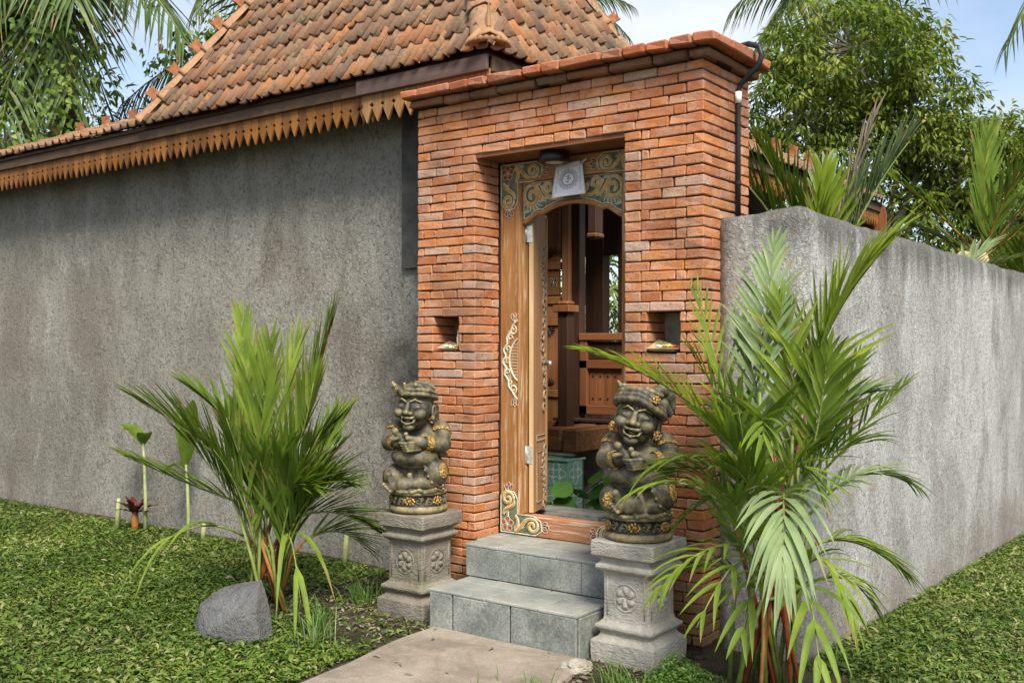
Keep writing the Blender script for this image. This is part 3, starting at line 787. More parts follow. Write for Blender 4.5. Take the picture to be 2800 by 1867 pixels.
# low wing to the left: shallow slope
LT = 0.408
slope_tiles((-15.0, EY0, EZ), (1, 0, 0), (0, 1, 0), 7.9, 6, LT, lambda run: (0, 15.0 + EX0 + 0.1))
def tapp(t):
    p = t[0]; d2 = p.x ** 2 + p.y ** 2 + (p.z - 1.5) ** 2
    dep = -p.x * 0.599 + p.y * 0.801; s = p.x * .801 + p.y * .599
    u = 1176 + 2335 * s / dep; v = 795 - 2335 * (p.z - 1.5) / dep
    vis = 1.0 if (-20 < u < 1445 and v > -40) else 0.001
    if p.x < EX0 and p.y > EY0 + 0.05: vis *= 0.01
    return -vis / d2
TL.sort(key=tapp)
stuffv, stufff, stuffr = [], [], []
for i, (p, M) in enumerate(TL):
    jr = Matrix.Rotation(rg.gauss(0, .03), 3, 'Z') @ Matrix.Rotation(rg.gauss(0, .018), 3, 'X')
    Mm = M @ jr; me = TM[rg.randrange(3)]; pp = p + Vector((rg.gauss(0, .004), rg.gauss(0, .004), rg.gauss(0, .005)))
    if i < 300: add_copy('tile', me, pp, roof, Mm.to_euler())
    else:
        co = np.empty(len(me.vertices) * 3, np.float32); me.vertices.foreach_get('co', co); co = co.reshape(-1, 3)
        co = co @ np.array(Mm).T + np.array(pp); k = sum(len(q) for q in stuffv) if False else None
        stuffv.append(co); stuffr.append(np.full(len(co), rg.random(), np.float32))
fl = np.array([list(p.vertices) for p in TM[0].polygons]); nv = len(TM[0].vertices)
F = np.concatenate([fl + nv * i for i in range(len(stuffv))])
o = np_mesh('tile_remainder', np.concatenate(stuffv), F, 'roof_tile', None, np.concatenate(stuffr), True); adopt(o, roof); tag(o, kind='stuff')
# decking under the tiles so that no light leaks through
mb = MB(); ap = D_ / 2; AZ = EZ + TAN * ap
A, B, C, D = (EX0, EY0 + .02, EZ - .025), (EX1 - .02, EY0 + .02, EZ - .025), (EX1 - .02, EY1, EZ - .025), (EX0, EY1, EZ - .025)
Rl, Rr_ = (EX0 + ap, EY0 + ap, AZ - .05), (EX1 - ap, EY0 + ap, AZ - .05)
mb.add([A, B, C, D, Rl, Rr_], [(0, 1, 5, 4), (1, 2, 5), (2, 3, 4, 5), (3, 0, 4), (0, 3, 2, 1)])
wy = EY0 + 1.0
mb.add([(-15, EY0 + .02, EZ - .025), (EX0 + .1, EY0 + .02, EZ - .025), (EX0 + .1, wy, EZ - .03 + LT * .98), (-15, wy, EZ - .03 + LT * .98), (-15, wy + 1, EZ - .03), (EX0 + .1, wy + 1, EZ - .03)],
       [(0, 1, 2, 3), (3, 2, 5, 4), (0, 3, 4), (1, 5, 2), (0, 4, 5, 1)])
build_in(mb, 'roof_deck', 'wood_dark', roof)
# hip and ridge tiles: half-round, each overlapping the next
def hip_run(p0, p1, n, r, flare=0.012, start=0):
    p0, p1 = Vector(p0), Vector(p1); ax = (p1 - p0).normalized(); L = (p1 - p0).length / n
    side = ax.cross(Vector((0, 0, 1))).normalized(); nn = side.cross(ax)
    for i in range(start, n):
        a = p0 + ax * (L * i - 0.03); b = p0 + ax * (L * (i + 1))
        mb = MB(); m = 9; vs = []
        for (q, rr) in ((a, r + flare), (a + ax * 0.03, r + flare), (a + ax * 0.035, r + flare * 0.35), (b, r * 0.93)):
            for tck in (0, 0.011):
                for k in range(m):
                    an = math.pi * k / (m - 1)
                    pk = 0.012 * max(0, 1 - abs(k - 4)) if rr > r else 0.006 * max(0, 1 - abs(k - 4))
                    vs.append(q + side * math.cos(an) * (rr - tck) + nn * (math.sin(an) * (rr - tck) * 0.85 + pk))
        fs = []
        for s in range(3):
            for k in range(m - 1):
                o0, o1 = s * 2 * m, (s + 1) * 2 * m
                fs.append((o0 + k, o0 + k + 1, o1 + k + 1, o1 + k)); fs.append((o0 + m + k, o1 + m + k, o1 + m + k + 1, o0 + m + k + 1))
        for k in range(m - 1): fs.append((k, m + k, m + k + 1, k + 1))
        mb.add(vs, fs); build_in(mb, 'ridge_tile', 'ridge_tile', roof, smooth=True)
    return ax, side, nn
def crown_mesh(w, hh, t):
    """swallow-tailed clay finial"""
    mb = MB(); poly = [(-w * .42, 0), (w * .42, 0), (w * .40, hh * .55), (w * .5, hh), (w * .17, hh * .86), (0, hh * .95), (-w * .17, hh * .86), (-w * .5, hh), (-w * .40, hh * .55)]
    mb.prism(poly, lambda a, b, c: (a, c, b), -t / 2, t / 2); me = mb.mesh('finial', fix=True); me.materials.append(MAT['finial']); return me
CM = crown_mesh(0.095, 0.092, 0.04)
def finials(p0, p1, ts, ax, side, nn, r, face=None, scl=1.0):
    for t in ts:
        q = Vector(p0).lerp(Vector(p1), t) + nn * (r * 0.8)
        X = ax; Y = side; Z = nn
        M = Matrix((X, Y, Z)).transposed() if face is None else Matrix(face).transposed()
        o = add_copy('finial', CM, q, roof, M.to_euler(), (scl, scl, scl))
H = Vector((1, 1, TAN)) * 1.25
p0, p1 = Vector((EX0 + 0.02, EY0 + 0.02, EZ + 0.035)), Vector((EX0 + 0.02, EY0 + 0.02, EZ + 0.035)) + H * 0.85
ax, sd_, nn = hip_run(p0, p1, 9, 0.075)
finials(p0, p1, [(i + 0.85) / 9 for i in range(9)], ax, sd_, nn, 0.078)
p0 = Vector((EX1 - 0.03, EY0 + 0.03, EZ + 0.045)); p1 = p0 + Vector((-1, 1, TAN)) * 1.06
ax, sd_, nn = hip_run(p0, p1, 7, 0.098, 0.012)
for i in range(1, 7):              # thin crest blades on the near hip
    q = p0.lerp(p1, (i + 0.35) / 7) + nn * 0.082
    mb = MB(); mb.prism([(0, 0), (0.06, 0), (0.055, 0.05), (0.03, 0.04), (0.004, 0.055)], lambda a, b, c: tuple(q + ax * a + nn * b + sd_ * c), -0.008, 0.008); build_in(mb, 'finial', 'ridge_tile', roof, fix=True)
# flared end tile of the near hip with its serrated lip and horns
mb = MB(); vs = []; m = 25; out = Vector((1, -1, 0)).normalized(); lat = Vector((1, 1, 0)).normalized()
tipc = p0 + out * 0.07 + Vector((0, 0, 0.0)); rings = [(0.0, 0.082, 0.10, 0.02), (0.05, 0.115, 0.085, 0.015), (0.10, 0.15, 0.055, 0.0), (0.125, 0.163, 0.04, -0.012), (0.118, 0.158, 0.022, -0.02), (0.04, 0.10, 0.03, -0.02)]
for j, (o_, w_, h_, z_) in enumerate(rings):
    for k in range(m):
        an = math.pi * k / (m - 1); ser = (0.006 if k % 2 else -0.004) if j in (3, 4) else 0
        vs.append(p0 + out * (o_ * 0.8 * (0.35 + 0.65 * math.sin(an)) - 0.02 + ser) + lat * math.cos(an) * w_ * 0.85 + Vector((0, 0, z_ + h_ * max(0.0, math.sin(an)) ** 0.8)))
fs = [(j * m + k, j * m + k + 1, (j + 1) * m + k + 1, (j + 1) * m + k) for j in range(len(rings) - 1) for k in range(m - 1)]
mb.add(vs, fs); build_in(mb, 'ridge_tile', 'ridge_tile', roof, smooth=True)
for a_, hh in ((0.04, 0.14), (0.005, 0.115), (-0.03, 0.085), (-0.06, 0.075)):
    b0 = p0 + out * a_ + Vector((0, 0, 0.09)); mb = MB(); mb.tube([b0, b0 + Vector((0, 0, hh * .5)) - out * .006, b0 + Vector((0, 0, hh)) + out * 0.004], [0.017, 0.013, 0.004], 6); build_in(mb, 'finial', 'ridge_tile', roof)
p0 = Vector((EX1 - 0.02, EY1 - 0.02, EZ + 0.045)); p1 = p0 + Vector((-1, -1, TAN)) * 1.0
ax, sd_, nn = hip_run(p0, p1, 7, 0.06)
finials(p0, p1, [0.1, 0.26, 0.42, 0.58], ax, sd_, nn, 0.06, scl=0.9)
# wing ridge
p0 = Vector((-15.0, wy, EZ + LT * 1.0 + 0.005)); p1 = Vector((EX0 + 0.4, wy, EZ + LT * 1.0 + 0.005))
ax, sd_, nn = hip_run(p0, p1, 26, 0.06, 0.008)
finials(p0, p1, [(p1.x - 0.22 - 0.463 * i - p0.x) / (p1.x - p0.x) for i in range(15)], ax, sd_, nn, 0.06)
# fascia, eave boards
YE = 4.725
def fascia(x0, x1, y0, y1, z0, z1, mat, name='fascia_board'):
    mb = MB(); mb.bevbox(((x0 + x1) / 2, (y0 + y1) / 2, (z0 + z1) / 2), (x1 - x0, y1 - y0, z1 - z0), 0.004); return build_in(mb, name, mat, roof)
xs = [-15, -12.2, -9.7, -6.62, -4.73]
for a, b in zip(xs, xs[1:]): fascia(a + 0.002, b - 0.002, YE - 0.022, YE, 3.128, 3.238, 'wood_fascia')
fascia(-4.76, EX1 - 0.02, YE - 0.055, YE - 0.030, 3.118, 3.212, 'wood_fascia_brown')
fascia(EX1 - 0.044, EX1 - 0.02, YE - 0.029, 6.95, 3.118, 3.212, 'wood_fascia') if False else None
mb = MB(); mb.bevbox((EX1 - 0.032, 5.83, 3.165), (0.024, 2.2, 0.094), 0.004); build_in(mb, 'fascia_board', 'wood_fascia', roof)
def plank_mesh(w, top, tip, t, notch, rr):
    """pointed eave board with half a diamond cut out of each long edge"""
    sh = tip + (top - tip) * 0.47; mid = sh + notch * 0.9
    n2 = notch * rr.uniform(0.7, 1.05); ww = w / 2 - 0.0015; tx = rr.uniform(-.004, .004)
    poly = [(-ww, top), (-ww, mid + n2), (-ww + n2, mid), (-ww, mid - n2), (-ww * .99, sh), (tx, tip + rr.uniform(-.004, .006)), (ww * .99, sh), (ww, mid - n2), (ww - n2, mid), (ww, mid + n2), (ww, top)]
    mb = MB(); mb.prism(poly, lambda a, b, c: (a, c, b), 0, t); return mb.mesh('eave_plank', fix=True)
rr = random.Random(8); PM = [plank_mesh(0.084, 0.190, 0.0, 0.013, 0.019, rr) for _ in range(8)]
for q in PM: q.materials.append(MAT['wood_spike'])
x = -4.66; k = 0
while x > -14.9:
    add_copy('eave_plank', PM[rr.randrange(8)], (x, YE + 0.002 + rr.uniform(0, .003), 2.944 + rr.uniform(-.004, .004)), roof, (0, rr.uniform(-.012, .012), 0)); x -= 0.0842
PM2 = [plank_mesh(0.094, 0.205, 0.0, 0.014, 0.021, rr) for _ in range(3)]
for q in PM2: q.materials.append(MAT['wood_spike_new'])
for i in range(5):
    add_copy('eave_plank', PM2[i % 3], (-4.69 + 0.0945 * i, YE - 0.026, 2.935), roof)
mb = MB(); mb.bevbox((-3.98, YE - 0.018, 3.088), (0.60, 0.014, 0.09), 0.003); build_in(mb, 'eave_board', 'wood_spike_new', roof)
mb = MB(); mb.box((-15, YE + 0.012, 3.18), (-4.3, 5.3, 3.2)); build_in(mb, 'soffit', 'wood_dark', roof)
x = -14.6
while x < -4.4:
    mb = MB(); mb.box((x, YE + 0.02, 3.10), (x + 0.05, 5.05, 3.178)); build_in(mb, 'rafter', 'wood_dark', roof); x += 0.6

# ================================================================ carved doorway
dw = empty('carved_doorway', (-3.226, 4.86, Z2), 'carved teak door frame painted green and gold with one leaf standing open', 'doorway')
FY = 4.86; FX0, FX1 = -3.726, -2.726; CX = (FX0 + FX1) / 2; SW = 0.155
FZ0, FZ1 = Z2 + 0.002, 2.594
def part(a, b, name, mat, bev=0.006, parent=None):
    mb = MB(); mb.bevbox([(p + q) / 2 for p, q in zip(a, b)], [q - p for p, q in zip(a, b)], bev); return build_in(mb, name, mat, parent or dw)
part((FX0, FY, FZ0 + 0.118), (FX0 + SW, FY + 0.10, FZ1), 'stile', 'wood_frame')
part((FX1 - SW, FY, FZ0 + 0.118), (FX1, FY + 0.10, FZ1), 'stile', 'wood_frame')
part((FX0 + SW + .001, FY + 0.001, 2.472), (FX1 - SW - .001, FY + 0.10, FZ1), 'top_rail', 'wood_rail')
part((FX0, FY - 0.004, FZ0), (FX1, FY + 0.10, FZ0 + 0.117), 'sill', 'wood_sill')
part((FX0 + SW - 0.018, FY - 0.010, FZ0 + 0.12), (FX0 + SW - 0.002, FY + 0.002, 2.47), 'moulding', 'wood_frame', 0.004)
part((FX0 + SW - 0.018, FY - 0.010, 2.472), (FX1 - SW, FY + 0.004, 2.488), 'moulding', 'wood_rail', 0.004)
part((FX0 + 0.006, FY + 0.10, 2.2), (FX0 + 0.05, FY + 0.13, 2.6), 'stop', 'wood_frame')
# transom panel with wavy lower edge
def zarch(x):
    t = abs(x - CX) / 0.345
    if t < 0.60: return 2.345 - 0.052 * (t / 0.60) ** 2.2
    if t < 0.66: return 2.293 + 0.006 * (t - 0.6) / 0.06
    return 2.299 - 0.055 * sstep(0.66, 1.0, t)
X0, X1 = FX0 + SW, FX1 - SW
NN = 61; xs_ = [X0 + (X1 - X0) * i / (NN - 1) for i in range(NN)]
mb = MB(); vs, fs = [], []
for x in xs_:
    for y in (FY + 0.030, FY + 0.052): vs += [(x, y, zarch(x)), (x, y, 2.474)]
for i in range(NN - 1):
    a = i * 4; fs += [(a, a + 4, a + 5, a + 1), (a + 2, a + 3, a + 7, a + 6), (a, a + 2, a + 6, a + 4)]
mb.add(vs, fs); panel = build_in(mb, 'transom_panel', 'carve_green', dw)
mb = MB(); mb.tube([(x, FY + 0.032, zarch(x) - 0.010) for x in xs_], 0.017, 8, True, 1.0, (0, 1, 0)); build_in(mb, 'arch_moulding', 'wood_rail', dw, smooth=True)
# ---- carving toolkit: strokes laid on a vertical face (x, z) at depth y
def spiral(cx, cz, r0, r1, a0, turns, n=26, sgn=1, sx=1.0):
    return [(cx + sx * (r0 + (r1 - r0) * t) * math.cos(a0 + sgn * 2 * math.pi * turns * t), cz + (r0 + (r1 - r0) * t) * math.sin(a0 + sgn * 2 * math.pi * turns * t)) for t in [i / (n - 1) for i in range(n)]]
def bez(p, q, r, s, n=12):
    return [((1 - t) ** 3 * p[0] + 3 * (1 - t) ** 2 * t * q[0] + 3 * (1 - t) * t * t * r[0] + t ** 3 * s[0], (1 - t) ** 3 * p[1] + 3 * (1 - t) ** 2 * t * q[1] + 3 * (1 - t) * t * t * r[1] + t ** 3 * s[1]) for t in [i / (n - 1) for i in range(n)]]
class Carve:
    def __init__(s, fn): s.fn = fn; s.mb = {}
    def stroke(s, mat, pts, r, taper=True, lift=0.0):
        n = len(pts); rs = [r * (0.35 + 0.65 * math.sin(math.pi * (0.12 + 0.80 * i / max(1, n - 1)))) if taper else r for i in range(n)]
        s.mb.setdefault(mat, MB()).tube([s.fn(a, b, lift) for a, b in pts], rs, 6, True)
    def plate(s, mat, poly, d=0.002):
        s.mb.setdefault(mat, MB()).prism(poly, s.fn, -0.003, d)
    def petal(s, mat, c, ang, L, w, d=0.004):
        ca, sa = math.cos(ang), math.sin(ang); P = []
        for a, b in ((0, 0), (.3, .38), (.62, .5), (.88, .3), (1, 0), (.88, -.3), (.62, -.5), (.3, -.38)):
            P.append((c[0] + ca * a * L - sa * b * w, c[1] + sa * a * L + ca * b * w))
        s.plate(mat, P, d); s.stroke('carve_cream', P + [P[0]], 0.0016, False, d)
    def done(s, name, parent):
        for m, mb in s.mb.items(): build_in(mb, name, m, parent, smooth=False, fix=True)
def scroll(cv, pts, wide=0.012):
    """gold stem with cream outlines on both sides"""
    cv.stroke('carve_gold', pts, wide * 1.25, True, 0.003)
    P = [Vector((*p, 0)) for p in pts]; n = len(P)
    for sg in (-1, 1):
        off = []
        for i, p in enumerate(P):
            t = (P[min(i + 1, n - 1)] - P[max(i - 1, 0)]).normalized(); w = wide * (0.35 + 0.65 * math.sin(math.pi * (0.12 + 0.8 * i / (n - 1))))
            q = p + Vector((-t.y, t.x, 0)) * sg * w; off.append((q.x, q.y))
        cv.stroke('carve_cream', off, 0.0032, False, 0.005)
def fan(cv, c, a0, a1, n, r0, r1, mat='carve_cream', r=0.0042):
    for i in range(n):
        a = a0 + (a1 - a0) * i / max(1, n - 1); b = a + 0.25
        cv.stroke(mat if mat != 'carve_cream' or i % 2 else 'carve_leaf', [(c[0] + r0 * math.cos(a), c[1] + r0 * math.sin(a)), (c[0] + (r0 + r1) / 2 * math.cos((a + b) / 2), c[1] + (r0 + r1) / 2 * math.sin((a + b) / 2)), (c[0] + r1 * math.cos(b), c[1] + r1 * math.sin(b))], r, True, 0.003)
# transom scrolls, mirrored about the centre
cv = Carve(lambda a, b, t: (a, FY + 0.030 - t, b))
for sg in (-1, 1):
    def X(a): return CX + sg * a
    def mp_(pts): return [(X(a), b) for a, b in pts]
    scroll(cv, mp_(bez((0.06, 2.365), (0.16, 2.34), (0.19, 2.40), (0.215, 2.44), 12) ), 0.009)
    scroll(cv, mp_(spiral(0.165, 2.425, 0.036, 0.008, -0.6, 1.3)), 0.008)
    scroll(cv, mp_(bez((0.175, 2.355), (0.235, 2.37), (0.235, 2.455), (0.285, 2.455), 12)), 0.010)
    scroll(cv, mp_(spiral(0.278, 2.385, 0.068, 0.010, 1.45, 1.45, 34, -1)), 0.011)
    scroll(cv, mp_(spiral(0.085, 2.405, 0.030, 0.006, 2.6, 1.3)), 0.007)
    fan(cv, (X(0.275), 2.375), R(200) if sg > 0 else R(-20), R(335) if sg > 0 else R(-155), 14, 0.038, 0.085)
    fan(cv, (X(0.19), 2.385), R(200), R(330), 7, 0.012, 0.045)
    fan(cv, (X(0.12), 2.39), R(40), R(140), 6, 0.02, 0.05)
    fan(cv, (X(0.235), 2.44), R(30), R(150), 6, 0.004, 0.026)
    fan(cv, (X(0.315), 2.285), R(30), R(150), 6, 0.006, 0.035)
    for a, b in ((0.335, 2.32), (0.13, 2.36), (0.205, 2.405)): cv.stroke('black_paint', [(X(a), b), (X(a) + .006, b + .012)], 0.008, True, 0.0)
cv.stroke('carve_cream', [(X0 + 0.006, 2.255), (X0 + 0.006, 2.466), (X1 - 0.006, 2.466), (X1 - 0.006, 2.255)], 0.0035, False, 0.003)
cv.stroke('carve_cream', [(x, zarch(x) + 0.009) for x in xs_[1:-1]], 0.003, False, 0.003)
cv.done('transom_carving', panel)
# corner carvings on the frame
def corner(cx, cz, sx, sz, lx, lz, y, name='corner_carving'):
    cv = Carve(lambda a, b, t: (a, y - t, b))
    def T(pts): return [(cx + sx * a, cz + sz * b) for a, b in pts]
    w = 0.122
    pl = [(0, 0), (lx * .86, 0), (lx, -0.03), (lx * .97, -0.085), (lx * .8, -0.112), (w, -w * .92), (w * 1.0, -lz * .82), (w * .8, -lz * .97), (w * .3, -lz), (0, -lz * .86)]
    cv.plate('carve_green', T(pl), 0.0015); cv.stroke('carve_cream', T(pl + [pl[0]]), 0.0034, False, 0.002)
    c0 = (0.05, -0.05)
    for k in range(5):
        a = 2 * math.pi * k / 5 + 0.3; p = T([c0])[0]; cv.petal('carve_red', p, a, 0.046, 0.042, 0.005)
    scroll(cv, T(bez((0.10, -0.03), (0.15, -0.04), (0.12, -0.10), (0.11, -0.105))), 0.008)
    scroll(cv, T(bez((0.105, -0.012), (0.16, -0.02), (lx * .55, -0.10), (lx * .78, -0.095))), 0.009)
    scroll(cv, T(spiral(lx * .78, -0.052, 0.044, 0.007, -1.57, 1.4, 28)), 0.008)
    scroll(cv, T(bez((0.02, -0.105), (0.03, -0.16), (0.11, -lz * .58), (0.10, -lz * .78))), 0.009)
    scroll(cv, T(spiral(0.055, -lz * .80, 0.044, 0.007, 0.0, 1.4, 28, -1)), 0.008)
    fan(cv, T([(lx * .5, -0.03)])[0], R(10), R(170), 6, 0.004, 0.03); fan(cv, T([(0.06, -lz * .5)])[0], R(100), R(250), 6, 0.004, 0.035)
    for k, a in enumerate((-0.6, 0.0, 0.6)):
        p = T([(lx * .99, -0.055)])[0]; an = (0 if sx > 0 else math.pi) + a; cv.petal('carve_red', p, an, 0.055 - 0.008 * abs(a), 0.03, 0.003)
        p = T([(0.06, -lz * .98)])[0]; an = (-math.pi / 2 if sz > 0 else math.pi / 2) + a; cv.petal('carve_red', p, an, 0.055 - 0.008 * abs(a), 0.03, 0.003)
    cv.done(name, dw)
corner(FX0 + 0.012, FZ1 - 0.012, 1, 1, 0.30, 0.27, FY)
corner(FX1 - 0.012, FZ1 - 0.012, -1, 1, 0.30, 0.27, FY)
corner(FX0 + 0.012, FZ0 + 0.008, 1, -1, 0.30, 0.25, FY - 0.004)
corner(FX1 - 0.012, FZ0 + 0.008, -1, -1, 0.30, 0.25, FY - 0.004)
# oval leaf motif half way up the stile
cv = Carve(lambda a, b, t: (a, FY - t, b)); mx_, mz = FX0 + 0.135, 1.42
out = [(mx_ - 0.10 * math.sin(math.pi * t) ** 0.7 - 0.012 * math.cos(t * 40) * math.sin(math.pi * t), mz - 0.235 + 0.47 * t) for t in [i / 30 for i in range(31)]]
cv.stroke('carve_cream', out, 0.0065, False, 0.002)
cv.stroke('carve_cream', [(mx_, mz - 0.11), (mx_, mz + 0.11)], 0.004, False, 0.002)
inn = [(mx_ - 0.062 * math.sin(math.pi * t) ** 0.7, mz - 0.125 + 0.25 * t) for t in [i / 16 for i in range(17)]]
cv.stroke('carve_cream', inn, 0.0055, False, 0.003)
for i in range(11): zz = mz - 0.09 + 0.018 * i; ww = 0.055 * math.sin(math.pi * (0.12 + 0.76 * i / 10)) ** 0.7; cv.stroke('carve_cream', [(mx_ - 0.004, zz), (mx_ - ww, zz)], 0.003, True, 0.002)
for i in range(7): t = 0.14 + 0.12 * i; p = (mx_ - 0.078 * math.sin(math.pi * t) ** 0.7, mz - 0.235 + 0.47 * t); cv.petal('carve_green' if i % 3 else 'carve_red', p, math.pi + (t - .5) * 1.5, 0.026, 0.03, 0.003)
for k in range(5): t = 0.22 + 0.14 * k; cv.stroke('carve_cream', spiral(mx_ - 0.082 * math.sin(math.pi * t) ** 0.7 + 0.004, mz - 0.235 + 0.47 * t, 0.020, 0.004, 2.0 + k, 1.1, 14), 0.0045, True, 0.002)
for s in (-1, 1):
    cv.stroke('carve_cream', spiral(mx_ - 0.035, mz + s * 0.175, 0.030, 0.005, s * 1.57, 1.3, 18, -s), 0.0055, True, 0.002)
    for a in (-0.5, 0, 0.5): cv.petal('carve_red', (mx_ - 0.02, mz + s * 0.225), s * math.pi / 2 + a, 0.055, 0.026, 0.003)
cv.done('stile_carving', dw)
# open leaf: hinged on the inner edge of the stile, swung inwards past square
leaf_ax = Vector((-math.sin(R(18)), math.cos(R(18)), 0)); leaf_n = Vector((leaf_ax.y, -leaf_ax.x, 0))
LH = Vector((FX0 + SW + 0.012, FY + 0.07, 0)); LT_, LW = 0.030, 0.265; LZ0, LZ1 = FZ0 + 0.125, 2.31
def lf(a, n_, z): p = LH + leaf_ax * a + leaf_n * n_; return (p.x, p.y, z)
leaf = MB()
def lbox(mb, a0, a1, n0, n1, z0, z1):
    mb.add([lf(a0, n0, z0), lf(a1, n0, z0), lf(a1, n1, z0), lf(a0, n1, z0), lf(a0, n0, z1), lf(a1, n0, z1), lf(a1, n1, z1), lf(a0, n1, z1)],
           [(0, 3, 2, 1), (4, 5, 6, 7), (0, 1, 5, 4), (1, 2, 6, 5), (2, 3, 7, 6), (3, 0, 4, 7)])
lbox(leaf, 0.001, LW, 0, LT_, LZ0, LZ1); lf_o = build_in(leaf, 'door_leaf', 'wood_leaf', dw, fix=True)
mb = MB(); lbox(mb, -0.010, 0.0, 0.002, LT_ - 0.002, LZ0, LZ1); build_in(mb, 'leaf_edge', 'wood_pale', lf_o, fix=True)
mb = MB(); lbox(mb, LW - 0.03, LW - 0.012, LT_, LT_ + 0.008, LZ0 + 0.03, LZ1 - 0.02); build_in(mb, 'leaf_moulding', 'wood_leaf', lf_o, fix=True)
cvl = Carve(lambda a, b, t: lf(a, LT_ + t, b))
for zc, hh in ((1.93, 0.17), (1.42, 0.30), (0.70, 0.17)):
    for i in range(9):
        t = i / 8; cvl.stroke('carve_grey', spiral(0.19 + 0.025 * math.sin(t * 7), zc - hh + 2 * hh * t, 0.035, 0.006, t * 5, 1.1, 14), 0.008, True, 0.002)
    fan(cvl, (0.19, zc), 0, 6.2, 10, 0.015, 0.045, 'carve_grey', 0.004)
for (a0, a1, z0, z1) in ((0.05, 0.22, 0.56, 0.86), (0.05, 0.22, 0.93, 0.96)): cvl.stroke('carve_grey', [(a0, z0), (a1, z0), (a1, z1), (a0, z1), (a0, z0)], 0.004, False, 0.001)
cvl.done('leaf_carving', lf_o)
for z in (2.12, 0.80):
    mb = MB(); lbox(mb, -0.0125, -0.010, -0.012, 0.024, z, z + 0.105); hg = build_in(mb, 'hinge', 'steel', lf_o, fix=True)
    mb = MB(); mb.tube([lf(-0.014, -0.016, z), lf(-0.014, -0.016, z + 0.105)], 0.007, 8); build_in(mb, 'hinge', 'steel', lf_o, smooth=True)
mb = MB(); mb.tube([lf(0.235, LT_ + 0.004, 1.40), lf(0.235, LT_ + 0.03, 1.40), lf(0.225, LT_ + 0.035, 1.38)], [0.012, 0.014, 0.008], 8); build_in(mb, 'latch', 'steel', lf_o, smooth=True)

# ---- lamp under the lintel, cloth, offerings
lp = empty('ceiling_lamp', (-3.226, 4.755, 2.60), 'round black surface lamp under the brick lintel above the door', 'lamp')
mb = MB(); mb.lathe([(0.062, 0), (0.082, -0.004), (0.084, -0.052), (0.078, -0.062), (0.054, -0.063), (0.052, -0.054)], 28, (-3.25, 4.745, 2.598)); build_in(mb, 'housing', 'black_paint', lp, smooth=True)
mb = MB(); mb.lathe([(0.050, -0.056), (0.053, -0.062), (0.02, -0.063), (0.002, -0.063)], 28, (-3.25, 4.745, 2.598)); build_in(mb, 'lens', 'lamp_lens', lp, smooth=True)
fl_ = empty('prayer_cloth', (-3.21, 4.83, 2.36), 'small white cloth with printed sacred emblem hanging below the door lamp', 'cloth')
FC, FW0, FW1, FT, FB = -3.212, 0.118, 0.150, 2.535, 2.358
def cloth_y(a, t): return 4.838 - 0.010 * math.sin(a * 3.1 + 0.5) * (0.3 + t) - 0.02 * t
def cl(a, t, lift=0.0):
    w = FW0 + (FW1 - FW0) * t; x = FC + (a - 0.5) * w * 1.5 + 0.008 * t
    return (x, cloth_y(a, t) - lift, FT + (FB - FT) * t - 0.012 * (1 - a) * t + 0.01 * math.sin(a * math.pi) * (1 - t) * -1)
mb = MB(); n = 14
mb.add([cl(i / n, j / n) for j in range(n + 1) for i in range(n + 1)] , [(j * (n + 1) + i, j * (n + 1) + i + 1, (j + 1) * (n + 1) + i + 1, (j + 1) * (n + 1) + i) for j in range(n) for i in range(n)])
o = build_in(mb, 'cloth', 'cloth_white', fl_, smooth=True); md = o.modifiers.new('solid', 'SOLIDIFY'); md.thickness = 0.0015
mb = MB(); mb.add([cl(0.08, -0.04, 0.003), cl(0.92, -0.10, 0.003), cl(0.95, 0.03, 0.006), cl(0.12, 0.10, 0.006)], [(0, 1, 2, 3)]); build_in(mb, 'folded_top', 'cloth_white', fl_)
cvf = Carve(lambda a, b, t: cl(a, b, 0.001 + t)); cvf_s = lambda m, pts, r: cvf.stroke(m, pts, r, False, 0.0)
for q in (0.10, 0.135): cvf_s('ink_brown', [(q, 0.08), (q, 0.93 - q * .8), (1 - q, 0.93 - q * .8), (1 - q, 0.08)], 0.0013)
el = lambda r, n=28: [(0.5 + r * math.cos(2 * math.pi * i / n), 0.43 + r * 1.05 * math.sin(2 * math.pi * i / n)) for i in range(n + 1)]
cvf_s('ink', el(0.19), 0.0016); cvf_s('ink_brown', el(0.215), 0.0016)
for k in range(16):
    a = 2 * math.pi * k / 16; da = math.pi / 16
    P = [(0.5 + r * math.cos(a + d), 0.43 + r * 1.05 * math.sin(a + d)) for r, d in ((.22, -da), (.29, -da * .9), (.345, 0), (.29, da * .9), (.22, da))]
    cvf_s('ink_brown', P, 0.0016); P = [(0.5 + r * math.cos(a + d), 0.43 + r * 1.05 * math.sin(a + d)) for r, d in ((.23, 0), (.30, 0))]; cvf_s('ink_brown', P, 0.0022)
ox, oz, sc = 0.5, 0.43, 0.13          # the sacred syllable
def om(pts, r=0.0021): cvf_s('ink', [(ox + sc * a, oz - sc * b) for a, b in pts], r)
om([(-0.55, 0.55), (-0.25, 0.72), (0.05, 0.55), (0.0, 0.2), (-0.25, 0.1), (0.05, -0.05), (0.1, -0.4), (-0.2, -0.72), (-0.6, -0.55)])
om([(-0.1, 0.08), (0.2, 0.2), (0.42, 0.42), (0.62, 0.25), (0.58, -0.1), (0.35, -0.2)])
om([(-0.05, 0.86), (0.1, 0.76), (0.28, 0.8), (0.4, 0.92)]); om([(0.16, 1.02), (0.19, 1.05)], 0.0035)
om([(-0.15, -0.95), (0.05, -0.85), (0.2, -1.0)])
cvf.done('print', fl_)
for a in (0.02, 0.98):
    p = cl(a, -0.02, 0.004); mb = MB(); mb.tube([p, (p[0] + (a - .5) * .05, p[1] + 0.015, p[2] + 0.02)], 0.006, 6); build_in(mb, 'tie', 'carve_cream', fl_)
